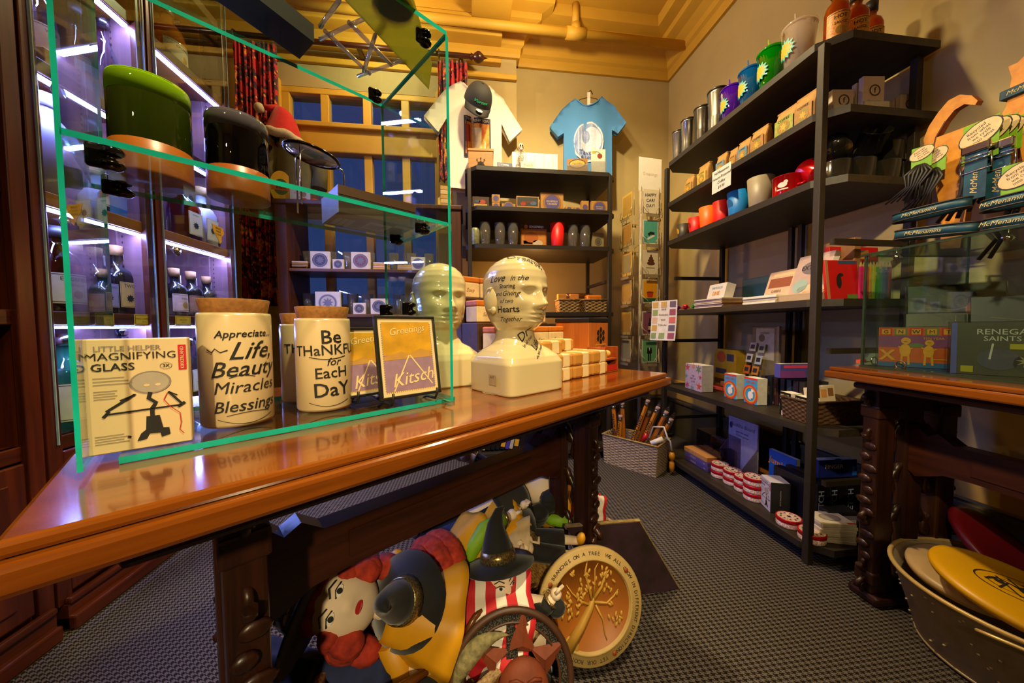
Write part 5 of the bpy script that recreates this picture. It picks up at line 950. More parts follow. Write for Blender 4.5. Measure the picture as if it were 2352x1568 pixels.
# ------------------------------------------------------------------ glass display case
ZB, ZM, ZT = .768, 1.076, 1.394; t0c, t1c, cF, cB = -.071, .335, -.50, -.755
case = T('glass_case', 'two-tier open glass display case with green polished edges on the table', 'display case', tt(0, 0, 0), RT)
G_EDGE = mt('14b4a2', .12, var=.18, sc=18, spec=.7)
def plate(nm, x0, x1, y0, y1, z0, z1, fr=(0, 0, 0, 0)):
    'glass sheet whose narrow sides show the green of the glass'
    m = MB().bx(x0, x1, y0, y1, z0, z1); d = (x1-x0, y1-y0, z1-z0); th = min(d)
    for i, f in enumerate(m.F):
        v = [m.V[k] for k in f]; e = [max(p[a] for p in v)-min(p[a] for p in v) for a in range(3)]
        if min(x for x in e if x > 1e-7) < th*1.5: m.M[i] = 1
    return P(nm, m, case, GLASS, G_EDGE)
plate('base_plate', t0c+.02, t1c+.03, .53, .78, .7608, ZB); plate('shelf_plate', t0c, t1c+.0, -cF, .664, ZM-.003, ZM+.003); plate('top_plate', t0c-.03, t1c+.003, .50, .757, ZT-.004, ZT+.003)
for x, nm, th_ in ((t0c-.0026, 'end_pane', .0037), (t1c+.0006, 'end_pane', .0055)):
    plate(nm, x, x+th_, .50, .757, ZB, ZM-.0005 if False else ZT-.0045)
CLAMP = mt('2a2420', .15, .9, var=.1)
def clamp(x, y, z, dx=0):
    m = MB(); m.on(Matrix.Translation((x, y, z)))
    m.ell((0, 0, .007), (.011, .010, .006), 0, 14, 8); m.ell((0, 0, -.007), (.011, .010, .006), 0, 14, 8); m.bx(-.017, -.004, -.004, .004, -.012, .012, 0, .003); m.tube([(0, 0, -.013), (0, 0, .013)], .004, 8); P('clamp', m, case, CLAMP, label='dark chrome corner clamp')
for x in (t0c+.025, t1c-.02):
    for y in (.545, .645): clamp(x, y, ZM)
for x in (t0c+.03, t1c-.02):
    for y in (.53, .73): clamp(x, y, ZT-.004)
for y in (.60, .70): clamp(t1c-.02, y, .935)
# things on the base plate
CREAMC = mt('d9c091', .22, var=.03, sc=8, spec=.6); CORKL = mt('a86a2c', .8, var=.2, sc=160, bump=.2)
def canister(t, c, r, h, lines, lb, rz, side_only=False):
    o = T('canister', lb, 'canister', tt(t, c, ZB+.0005), rz); m = MB(); m.lathe([(0, 0), (r*.95, 0), (r, .004), (r*1.0, h-.004), (r*.98, h), (r*.9, h), (r*.9, h-.006), (0, h-.006)], 48); P('jar_body', m, o, CREAMC)
    m = MB(); m.lathe([(r*.88, h-.006), (r*.90, h+.001), (r*.98, h+.018), (r*.96, h+.019), (0, h+.019)], 40); P('cork_lid', m, o, CORKL)
    wr = lambda p: Vector((math.sin(p.x/r)*(r+.0006), -math.cos(p.x/r)*(r+.0006), p.y)); m = MB()
    for L in lines:
        if isinstance(L[0], str): m.text(L[0], L[1], L[2], L[3], 0, 0, L[4], L[5], L[6] if len(L) > 6 else 1, wrap=wr, rot=.03)
        else:
            q = MB().line(L[0], L[1], 0); v2, f2 = cut(q.V, q.F, .008); m.add([wr(p) for p in v2], f2)
    P('black_lettering', m, o, INK); return o
SW = lambda x0, x1, y, a, n=16: [(x0+(x1-x0)*i/n, y+a*math.sin(PI*i/n)) for i in range(n+1)]
canister(.055, -.615, .0415, .152, [('Appreciate...', .0135, .004, .124, .012, .25), ('Life,', .033, .010, .101, .004, .45), ('Beauty', .029, .002, .077, .006, .35), ('Miracles', .0225, .003, .053, .006, .25), ('Blessings', .0215, .003, .028, .006, .25), ([(-.04, .104), (-.034, .1), (-.03, .105), (-.024, .1), (-.016, .103)], .0014), (SW(-.03, .035, .012, -.008), .0008), (SW(-.016, .012, .066, .003), .0009), (SW(-.02, .03, .016, .003), .0009)], 'larger cream canister lettered Appreciate Life Beauty Miracles Blessings', .72)
BT = [('Be', .030, .004, .116, .01, 0), ('THaNKFUL', .023, .004, .096, .006, 0), ('for', .017, .006, .0775, .006, .3), ('EacH', .024, .004, .060, .008, 0), ('DaY', .031, .004, .033, .012, 0), (SW(-.028, .026, .086, -.004), .0012), (SW(-.03, .03, .015, -.007), .0009)]
canister(.168, -.620, .0405, .146, BT, 'smaller cream canister lettered Be Thankful for Each Day in front', .55)
canister(.165, -.715, .041, .138, BT, 'cream canister hidden behind the smaller lettered one', .75)
q = tt(-.034, -.548, ZB+.0005); magbox('magnifier_carton', q, RT-.08, .078, .121, .03, 'cream magnifying glass carton standing at the left end of the glass case', 'd6bd8e', False)
def frame(t, c, rz, lb, w=.112, h=.142, front_=True):
    o = T('picture_frame', lb, 'picture frame', tt(t, c, ZB+.012), rz, rot=(-.16, 0, rz)); m = MB()
    for x0, x1, z0, z1 in ((-w/2, w/2, 0, .005), (-w/2, w/2, h-.005, h), (-w/2, -w/2+.005, .005, h-.005), (w/2-.005, w/2, .005, h-.005)): m.bx(x0, x1, 0, .009, z0, z1, 0, .001)
    P('black_frame', m, o, BLACKM); m = MB(); m.bx(-w/2+.005, w/2-.005, .003, .008, .005, h-.005, 0)
    m.on(front(.0028)); u = w; m.rect(-u*.40, u*.40, h*.09, h*.92, .0, 1); m.rect(-u*.40, u*.40, h*.09, h*.52, .0002, 2); m.add([(-u*.4, h*.5, .0004), (-u*.12, h*.56, .0004), (.0, h*.52, .0004), (u*.2, h*.585, .0004), (u*.4, h*.54, .0004), (u*.4, h*.48, .0004), (-u*.4, h*.46, .0004)], [tuple(range(7))], 3)
    for i in range(26): m.rect(-u*.40+i*u*.031, -u*.388+i*u*.031, h*.075, h*.09, .0002, 1)
    for i in range(30): m.rect(u*.40, u*.412, h*.10+i*h*.027, h*.115+i*h*.027, .0002, 2); m.rect(-u*.412, -u*.40, h*.10+i*h*.027, h*.115+i*h*.027, .0002, 2)
    m.line([(0, h*.51), (-u*.28, h*.09)], .0022, .0006, 4); m.line([(.002, h*.51), (u*.36, h*.13)], .0022, .0006, 4)
    m.text('Greetings', .017, 0, h*.82, .0006, 4, 0, .3, rot=.12); m.text('Kitsch', .031, .004, h*.235, .0008, 4, .004, .35, rot=.12)
    P('postcard', m, o, mt('d8c08e', .5, var=.03), mt('d09a1c', .5, var=.2, sc=30), mt('94748a', .6, var=.1, sc=60), mt('b98a3a', .6), mt('e3c88e', .6))
    m = MB()
    for x in (-w*.36, w*.36): m.tube([(x, -.012, .010), (x, -.010, .0), (x, -.002, -.008), (x, .03, -.004), (x, .055, -.010)], .0022, 6); m.tube([(x, .012, .0), (x, .02, h*.6)], .002, 6)
    P('wire_easel', m, o, BLACKM); return o
frame(.283, -.535, RT-.02, 'black framed Kitsch postcard on a wire easel at the front of the case')
for k, (a, b_, lb) in enumerate(((.262, -.60, 'first black frame standing behind the Kitsch postcard'), (.268, -.635, 'second black frame standing behind the Kitsch postcard'), (.276, -.672, 'rearmost black frame standing behind the Kitsch postcard'))): frame(a-.02, b_, RT+.12, lb, .095, .122)
# things on the middle shelf
def candle(t, c, r, h, tint, lb, wax, rim):
    o = T('candle_glass', lb, 'candle', tt(t, c, ZM+.004), .3); m = MB(); m.lathe([(r*.9, 0), (r, .006), (r, h), (r*.97, h+.002), (r*.93, h), (r*.93, .012), (0, .01)], 40); P('cut_bottle_glass', m, o, tint)
    m = MB(); m.lathe([(0, -.0005), (r*1.004, -.0005), (r*1.006, .004), (r*1.006, h*.34), (r*.99, h*.345)], 36); P('copper_wax', m, o, wax); m = MB(); m.lathe([(r*.935, h*.83), (r*1.004, h*.835), (r*1.006, h), (r*.97, h+.004), (r*.93, h), (r*.93, h*.84)], 40); P('lit_rim', m, o, rim, label='brighter glass rim'); return o  # rim colour paints the glow of light in the glass edge
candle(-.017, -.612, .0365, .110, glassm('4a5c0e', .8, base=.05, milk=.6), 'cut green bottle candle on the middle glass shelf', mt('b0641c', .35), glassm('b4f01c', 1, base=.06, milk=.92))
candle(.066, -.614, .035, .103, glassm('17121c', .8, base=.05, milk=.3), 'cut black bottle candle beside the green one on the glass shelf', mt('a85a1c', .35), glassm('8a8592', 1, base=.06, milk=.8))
qc = at(717, 357, c=-.60); o = T('magnifier_stand', 'round magnifier lens held on bent wire legs on the middle shelf', 'magnifier', tuple(qc), RT)
m = MB(); m.on(Matrix.Rotation(.16, 4, 'Y') @ Matrix.Rotation(.10, 4, 'X')); m.ell((0, 0, 0), (.037, .037, .005), 0, 28, 8); P('lens', m, o, glassm('a9b6c4', 2.6, base=.20, milk=.35))  # bluish milky tint paints a reflection into the lens
m = MB(); m.on(Matrix.Rotation(.16, 4, 'Y') @ Matrix.Rotation(.10, 4, 'X')); m.tube([(.0375*math.cos(i*2*PI/30), .0375*math.sin(i*2*PI/30), 0) for i in range(30)], .0022, 6, closed=True); P('dark_rim', m, o, CLAMP)
m = MB(); zf = ZM+.005-qc.z
for p in ([(.037, 0, -.007), (.043, 0, -.009), (.046, 0, -.015), (.046, .0, zf)], [(-.02, -.02, .004), (-.022, -.024, .004), (-.022, -.024, zf)], [(-.018, .022, .006), (-.016, .026, 0), (-.016, .026, zf)]): m.tube(p, .0013, 6)
P('wire_leg_frame', m, o, CHROME)
m = MB(); m.bx(-.066, .066, 0, .085, 0, .042, 0, .001); m.bx(-.066, .066, -.0005, .085, .028, .0422, 1); m.bx(-.0662, -.0655, 0, .085, .0, .042, 2)  # blue left end paints the cabinet strip light on the carton
m.on(Matrix.Translation((0, .042, -.0006)) @ Matrix.Rotation(PI, 4, 'X'))
for a in range(3):
    for b_ in range(9): m.rect(-.058+a*.010, -.050+a*.010, -.03+b_*.005, -.027+b_*.005, .0001, 3)
m.rect(-.01, .03, -.02, .025, .0001, 3); m.rect(-.006, .022, -.014, .012, .0002, 4); m.rect(-.035, .055, -.037, -.028, .0001, 3); m.rect(.032, .062, .022, .036, .0001, 3)
for b_ in range(12): m.rect(.034+b_*.0022, .0348+b_*.0022, .023, .034, .0002, 0)
S('dark_carton', m, 'flat dark carton with barcode underside at the right of the middle shelf', 'box', tt(.248, -.572, ZM+.0042), RT, (mt('1d1813', .5), mt('4a3016', .5), mt('8f9cc8', .4), mt('b5a99a', .5), mt('2a2850', .5)))
# things on the top plate, seen from below
a = at(688, 135, z=ZT+.004); b_ = at(722, 97, z=ZT+.004); d_ = at(560, 45, z=ZT+.004)
u1 = (b_-a); m = MB(); vv = [a, b_, b_+(d_-a)*1.6, a+(d_-a)*1.6]; m.prism([(p.x-a.x, p.y-a.y) for p in vv], 0, .03); S('black_tray', m, 'black tray lying on the top plate of the glass case', 'tray', (a.x, a.y, ZT+.0035), 0, (BLACKM,))
pp = [at(x, y, z=ZT+.004) for x, y in ((792, 0), (985, 205), (992, 150), (950, 0), (930, -120), (700, -120))]; m = MB(); m.prism([(p.x-pp[1].x, p.y-pp[1].y) for p in pp], 0, .004)
S('reflection_sheet', m, 'thin yellow-green sheet painting a reflection on the top plate of the case', 'board', (pp[1].x, pp[1].y, ZT+.0035), 0, (glassm('b5ad5c', .8, base=.06, milk=.55),))  # sheet stands in for a reflection in the glass top
q = at(905, 12, z=ZT+.008); o = T('round_stand', 'round black stand base with price sticker on top of the case', 'stand', (q.x, q.y, ZT+.0085), 0); m = MB(); m.lathe([(0, 0), (.030, 0), (.031, .003), (.030, .008), (.006, .012), (.005, .12), (0, .12)], 32); P('base_disc', m, o, BLACKM); m = MB(); m.on(Matrix.Translation((-.002, 0, -.0005)) @ Matrix.Rotation(PI, 4, 'X')); m.rect(-.012, .012, -.009, .009, 0, 0); P('price_sticker', m, o, mt('8a8072', .6))
ACR = glassm('d9cfd9', 1.5, base=.12, milk=.12); o = T('acrylic_easel', 'clear acrylic scissor easel standing on the top plate', 'easel', (0, 0, 0)); m = MB()
A = lambda x, y: tuple(at(x, y, z=ZT+.010)); m = MB(); prs = (((735, 90), (838, 42)), ((822, 175), (935, 135)), ((745, 70), (850, 170)), ((800, 50), (900, 150)), ((735, 62), (780, 0)), ((835, 165), (862, 80)))
for k, (p, q_) in enumerate(prs): m = MB(); m.tube([A(*p), A(*q_)], .0035, 6); P('acrylic_bar', m, o, ACR)
# ------------------------------------------------------------------ ceramic heads
def head_mesh():
    m = MB(); NU, NV = 56, 60; H = .275
    Z = [(0, .075, .066, .066, 9), (.002, .077, .068, .068, 9), (.058, .077, .068, .068, 9), (.070, .074, .064, .065, 6), (.082, .066, .050, .056, 4), (.094, .048, .040, .050, 2.6), (.108, .040, .036, .047, 2.1), (.122, .0385, .036, .046, 2), (.130, .042, .05, .050, 2.1), (.140, .0465, .061, .060, 2.2), (.152, .050, .065, .068, 2.2), (.165, .0525, .066, .075, 2.2), (.18, .054, .066, .080, 2.2), (.195, .056, .0655, .082, 2.2), (.21, .0575, .066, .082, 2.2), (.225, .0575, .066, .080, 2.2), (.238, .055, .063, .075, 2.15), (.250, .049, .056, .066, 2.1), (.260, .040, .045, .054, 2.05), (.268, .028, .031, .038, 2), (.273, .014, .015, .019, 2), (.275, .001, .001, .001, 2)]
    def sec(z):
        for i in range(len(Z)-1):
            if z <= Z[i+1][0]:
                k = (z-Z[i][0])/(Z[i+1][0]-Z[i][0]); k2 = k*k*(3-2*k)*.4+k*.6; return [Z[i][j]+(Z[i+1][j]-Z[i][j])*k2 for j in range(1, 5)]
        return Z[-1][1:]
    def g(a, b, s): return math.exp(-((a-b)/s)**2)
    def f(u, v):
        z = H*v if v < .25 else H*v
        hw, fr, bk, e = sec(z); a = 2*PI*u; c, s = math.cos(a), math.sin(a)
        q = lambda t: math.copysign(abs(t)**(2/e), t); x = hw*q(c); y = -(fr if s > 0 else bk)*q(s)
        if z > .12 and s > 0:
            fx = x; w = s**.6; d = 0
            d += .0185*g(z, .172, .008)*g(fx, 0, .0105)+.012*g(z, .184, .011)*g(fx, 0, .0075)+.006*g(z, .200, .012)*g(fx, 0, .007)+.005*g(z, .169, .005)*(g(fx, .010, .005)+g(fx, -.010, .005))
            d += .0045*g(z, .2065, .006)*(g(fx, .022, .016)+g(fx, -.022, .016))
            d -= .0105*g(z, .194, .0085)*(g(fx, .021, .011)+g(fx, -.021, .011)); d += .0055*g(z, .1935, .005)*(g(fx, .021, .009)+g(fx, -.021, .009))
            d += .0055*g(z, .1565, .0032)*g(fx, 0, .013)+.006*g(z, .1485, .0035)*g(fx, 0, .011)-.0035*g(z, .1525, .0018)*g(fx, 0, .016)-.003*g(z, .1605, .003)*g(fx, 0, .006)
            d += .006*g(z, .136, .007)*g(fx, 0, .015)-.003*g(z, .1435, .003)*g(fx, 0, .013); d += .003*g(z, .176, .012)*(g(fx, .033, .012)+g(fx, -.033, .012)); d -= .004*g(z, .155, .014)*(g(fx, .036, .010)+g(fx, -.036, .010))
            y -= d*w
        return (x, y, z)
    m.grid(f, NU*2, NV*3, 0, wu=True); m.add([(.08*math.cos(i*2*PI/40), .064*math.sin(i*2*PI/40), 0) for i in range(40)], [tuple(range(40))], 0)
    for sg in (-1, 1):                                # ears, fused into the side of the head
        R_ = Matrix.Rotation(sg*-.35, 3, 'Z') @ Matrix.Rotation(.15, 3, 'X')
        m.ell((sg*.0555, .010, .183), (.007, .0155, .024), 0, 16, 12, R_); m.tube([(sg*.0585, .012+.0145*math.sin(a), .184+.021*math.cos(a)) for a in [-.4+3.9*i/14 for i in range(15)]], [.0035]*12+[.003, .0025, .002], 7); m.ell((sg*.056, .006, .163), (.005, .007, .008), 0, 10, 8)
    return m
PORC = mt('cdbb8e', .13, var=.02, sc=5, spec=.55, coat=.4)
hm = head_mesh(); tree = BVHTree.FromPolygons(hm.V, hm.F)
def headtext(m, t, size, org, d, ux, bold=.012, shear=0, rot=0, sp=1, k=0):
    'letters pressed onto the glaze along direction d'
    V, Fc = text_geo(t, size, bold, shear, sp); P2, F2 = cut([Vector((v.x*math.cos(rot)-v.y*math.sin(rot), v.x*math.sin(rot)+v.y*math.cos(rot), 0)) for v in V], Fc, size*.22); d = Vector(d).normalized(); ux = Vector(ux); ux = (ux-d*ux.dot(d)).normalized(); uy = ux.cross(d)*1.0; uy = -uy if uy.z < 0 else uy
    out = []
    for p in P2:
        o_ = Vector(org)+ux*p.x+uy*p.y-d*.3; h = tree.ray_cast(o_, d); out.append((h[0]-d*.0006) if h[0] else Vector(org)+ux*p.x+uy*p.y)
    m.add(out, F2, k)
PHI = .35
def ceramic_head(t, c, rz, lb, full):
    o = T('ceramic_head', lb, 'ceramic head', tt(t, c, .7605), rz); o.scale = (1.07,)*3; P('head_bust', hm, o, PORC)
    if not full: return o
    m = MB()
    # right cheek and temple as seen by the viewer (the head's own right side is at -x)
    d = Vector((.94, .34, 0)); ux = Vector((.34, -.94, 0)); org = lambda y, z: Vector((0, y, z))
    for s_, sz, yy, z, sh in (('Love', .020, .026, .2225, .5), ('in the', .0135, -.024, .2215, .4), ('Sharing', .0115, .000, .207, 0), ('and', .0105, .022, .193, .4), ('Giving', .014, -.006, .193, .5), ('of two', .0115, .004, .179, .4), ('Hearts', .018, .002, .163, 0), ('Together', .0125, .000, .144, .5)): headtext(m, s_, sz, org(yy-.012, z), d, ux, .012 if sh == 0 else .004, sh)
    d3 = Vector((.25, 1, -.35)); u3 = Vector((1, -.2, -.35))
    for s_, sz, x, z in (('Dreams', .020, .0, .247), ('Come true', .012, .006, .235)): headtext(m, s_, sz, Vector((x, 0, z)), d3, u3, .006, 0, -.15)
    for s_, sz, x, z in (('Dr', .024, -.012, .103), ('be all that', .009, -.004, .090), ('Life', .020, .016, .082), ('the best moments', .008, .02, .070)): headtext(m, s_, sz, Vector((x, 0, z)), Vector((.05, 1, -.25)), Vector((1, 0, .8)), .006, .3)
    headtext(m, 'M', .016, Vector((.028, 0, .158)), Vector((-.3, 1, 0)), Vector((1, 0, 0)), .01, .2)
    P('black_lettering', m, o, INK)
    m = MB(); m.on(Matrix.Translation((-.0806, -.02, .028)) @ Matrix.Rotation(-PI/2, 4, 'Z') @ FRONT); m.rect(-.011, .011, -.009, .011, 0, 0); m.text('ART', .007, 0, .006, .0004, 1); P('price_sticker', m, o, mt('b59a68', .5), INK)
    return o
ceramic_head(.535, -.535, math.radians(34), 'glossy cream ceramic head bust with black lettering, at the front of the table', True)
ceramic_head(.455, -.72, math.radians(24), 'glossy cream ceramic head bust standing behind the end of the glass case', False)
# ------------------------------------------------------------------ soaps, honey box, little shelf on the far end of the table
SOAPM = mt('c98e3e', .4, var=.12, sc=25); WRAP = mt('e6cf9c', .6)
def soapbar(t, c, z, lb, L=.082, rz=RT):
    o = T('soap_bar', lb, 'soap', tt(t, c, z), rz, 'banded soap bars on the table'); m = MB(); m.bx(-L/2, L/2, -.0275, .0275, 0, .0335, 0, .006); P('bar', m, o, SOAPM); m = MB(); m.bx(-.0155+.012, .0155+.012, -.0279, .0279, -.0002, .0339, 0, .003); P('paper_band', m, o, WRAP); return o
zs = .7608
for k, (t, c) in enumerate(((.685, -.545), (.772, -.545), (.859, -.545))):
    for j in range(2): soapbar(t, c, zs+.0342*j, '%s banded soap bar of the %s pile from the head' % (('lower', 'upper')[j], ('first', 'second', 'third')[k]))
for k, (t, c, z) in enumerate(((.66, -.56, 2), (.78, -.61, 2))): soapbar(t, c, zs+.0342*z, '%s banded soap bar on the third layer of the front soaps' % ('left', 'right')[k])
for k, (t, c) in enumerate(((.70, -.606), (.785, -.606), (.87, -.606))):
    for j in range(2): soapbar(t, c, zs+.0342*j, '%s banded soap bar of the rear row, pile %s' % (('lower', 'upper')[j], ('by the head', 'in the middle', 'by the little shelf')[k]))
WSOAP = mt('e0b25a', .45, var=.1); OSOAP = mt('cf7420', .5, var=.12)
def tiersoap(x, y, z, lb, w=.07):
    o = T('wrapped_soap', lb, 'soap', (x, y, z), RT, 'white wrapped soaps with orange tops'); m = MB(); m.bx(-w/2, w/2, -.026, .026, 0, .045, 0, .003); m.on(front(-.0264)); m.text('Soap', .015, 0, .022, .0005, 1, shear=.3); P('wrapper', m, o, WRAP, mt('a07a3a', .6)); m = MB(); m.bx(-w/2-.001, w/2+.001, -.027, .027, .0452, .062, 0, .004)
    P('orange_top', m, o, OSOAP)
    return o
# stepped stand behind the front soaps
st = T('stepped_riser', 'dark wooden stepped riser holding wrapped soaps behind the ceramic head', 'display riser', tt(.735, -.66, zs), RT)
for k in range(3): m = MB(); m.bx(-.15, .15, .075*k, .075*(k+1), 0, .075+.075*k-.0, 0, .003); P('step', m, st, wood('2c1a0d', '4a2c14', .5, 3, 0))
for k in range(3):
    for j in range(4):
        q = tb(.625+.075*j, -.695-.075*k, zs+.075*(k+1)+.0015); tiersoap(q.x, q.y, q.z, '%s wrapped soap with orange top on the %s step of the riser' % (('first', 'second', 'third', 'last')[j], ('lowest', 'middle', 'top')[k]))
q = at(1368, 772, Y=1.19); o = T('honey_box', 'orange wooden box with black honeycomb mark and black lid on the table', 'wooden box', tt(.945, -.64, zs+.0), -.9); m = MB(); m.bx(-.062, .062, -.06, .06, 0, .15, 0, .002); P('box_body', m, o, wood('a8561a', 'c4702a', .4, 4, 2)); m = MB(); m.bx(-.064, .064, -.062, .062, .150, .164, 0, .003); P('black_lid', m, o, BLACKM)
m = MB(); m.on(side(.0625, 0)); 
for a, b2 in [(0, 0)]+[(.0185*math.cos(i*PI/3+PI/6), .0185*math.sin(i*PI/3+PI/6)) for i in range(6)]: m.disc(a+.012, .108+b2, .0082, .0092, .0006, 0, 6)
for i in range(9): m.rect(-.018, .042, .014+i*.0075, .017+i*.0075, .0005, 1)
m.rect(-.022, .046, .008, .082, .0003, 2); P('honeycomb_print', m, o, INK, mt('8a4a14', .6), mt('d98a30', .5))
o.location.z = .7608
o = T('mini_shelf', 'small red-brown wooden rack with tiny soaps at the table end', 'rack', tt(.925, -.52, zs), RT); m = MB()
for x in (-.036, .036): m.bx(x-.004, x+.004, 0, .06, 0, .075, 0, .001)
for z in (0, .036): m.bx(-.032, .032, 0, .06, z, z+.005, 0)
P('rack_body', m, o, wood('8a3c10', 'a85220', .4, 5, 2)); m = MB(); m.bx(-.03, .03, -.001, .001, .005, .022, 0); P('red_card', m, o, mt('b8200e', .5))
for k, (x, z, lb) in enumerate(((-.014, .042, 'tiny cream soap ball on the upper left of the little rack'), (.014, .042, 'tiny cream soap ball on the upper right of the little rack'), (0, .0055, 'tiny cream soap ball in the lower bay of the little rack'))):
    q = tb(.925+x, -.52-.025, zs+z); m = MB(); m.ell((0, 0, .011), (.013, .011, .011), 0, 12, 8); S('soap_ball', m, lb, 'soap', (q.x, q.y, q.z), 0, (WSOAP,), 'tiny soaps in the little rack')
# ------------------------------------------------------------------ under the table: basket of witch dolls
SKIN = mt('e8d0b4', .8, var=.04); REDH = mt('c03a22', .9, var=.25, sc=60, bump=.6, c2='7a1c12'); BLKC = mt('0c0b0e', .85, var=.2, sc=90, sheen=.2); YEL = mt('d99a12', .5, var=.1, sc=20); LIME = mt('7fae12', .6, var=.1); DENIM = mt('1c2a5c', .8, var=.25, sc=50, c2='101a40'); GLIT = mt('a08a5a', .25, .8, var=.45, sc=260, kind='voro'); CREAMF = mt('cfb58e', .8)
STRIPE = mt('ded0c4', .7, kind='wave', sc=7, c2='b0101c', stretch=(0, 0, 3.2)); 
def stripe():
    m, nt, out, nd = newmat('red_white_stripes'); L = nt.links.new; tc = nd('TexCoord'); sp = nd('SeparateXYZ'); L(tc.outputs['Object'], sp.inputs[0])
    a = nd('Math', operation='MULTIPLY'); a.inputs[1].default_value = 190; L(sp.outputs[2], a.inputs[0]); s = nd('Math', operation='SINE'); L(a.outputs[0], s.inputs[0]); g = nd('Math', operation='GREATER_THAN'); g.inputs[1].default_value = 0; L(s.outputs[0], g.inputs[0])
    mx = nd('MixRGB'); mx.inputs[1].default_value = (.75, .68, .60, 1); mx.inputs[2].default_value = (.52, .012, .02, 1); L(g.outputs[0], mx.inputs[0]); b = nd('BsdfPrincipled'); b.inputs['Roughness'].default_value = .7; L(mx.outputs[0], b.inputs['Base Color']); L(b.outputs[0], out.inputs[0]); return m
STRIPE = stripe()
bk = at(985, 1500, z=.0); BKC = Vector((-.03, .765, 0))
# boat-shaped basket
t = T('doll_basket', 'boat-shaped wicker basket with scroll handles full of cloth dolls under the table', 'basket', (BKC.x, BKC.y, 0), RT); m = MB(); A_, B_ = .285, .135
m.grid(lambda u, v: (A_*(.72+.28*v)*math.copysign(abs(math.cos(2*PI*u))**.8, math.cos(2*PI*u))*(1+.03*(int(v*18) % 2)*math.sin(40*PI*u)*.3), B_*(.75+.25*v)*math.copysign(abs(math.sin(2*PI*u))**.8, math.sin(2*PI*u))+.0025*math.sin(64*PI*u)*(1 if int(v*18) % 2 else -1), .20*v+.05*v*abs(math.cos(2*PI*u))**3), 128, 36, 0, wu=True)
o = P('woven_wall', m, t, mt('b98c4a', .6, var=.3, sc=110, bump=.8, c2='6a4418', stretch=(1, 1, 2.4))); sm = o.modifiers.new('t', 'SOLIDIFY'); sm.thickness = .007
m = MB(); m.tube([(A_*math.copysign(abs(math.cos(a))**.8, math.cos(a)), B_*math.copysign(abs(math.sin(a))**.8, math.sin(a)), .20+.05*abs(math.cos(a))**3) for a in [2*PI*i/60 for i in range(60)]], .010, 8, closed=True); P('rim', m, t, WICKL)
RATTAN = mt('6a3c1a', .25, var=.1)
for px, py, r0, k, lb in ((1095, 1420, .036, 1, 'left'), (1150, 1385, .034, -1, 'right')):
    q = at(px, py, c=-.565); loc = Vector((q.dot(TX), 0, 0)); ql = Matrix.Rotation(-RT, 3, 'Z') @ (Vector((q.x, q.y, 0))-Vector((BKC.x, BKC.y, 0))); m = MB()
    m.tube([(ql.x+k*r0*(1-i/26)*math.cos(i*.55+PI), ql.y-.012, q.z-.01+r0*(1-i/26)*math.sin(i*.55)) for i in range(20)]+[], [.0065]*20, 8); m.tube([(ql.x-k*r0*1.0, ql.y-.012, q.z-.01), (ql.x-k*r0*.9, ql.y-.006, q.z-.06), (ql.x+k*r0*.1, ql.y+.0, q.z-.12)], .0065, 8); P('scroll_handle', m, t, RATTAN)
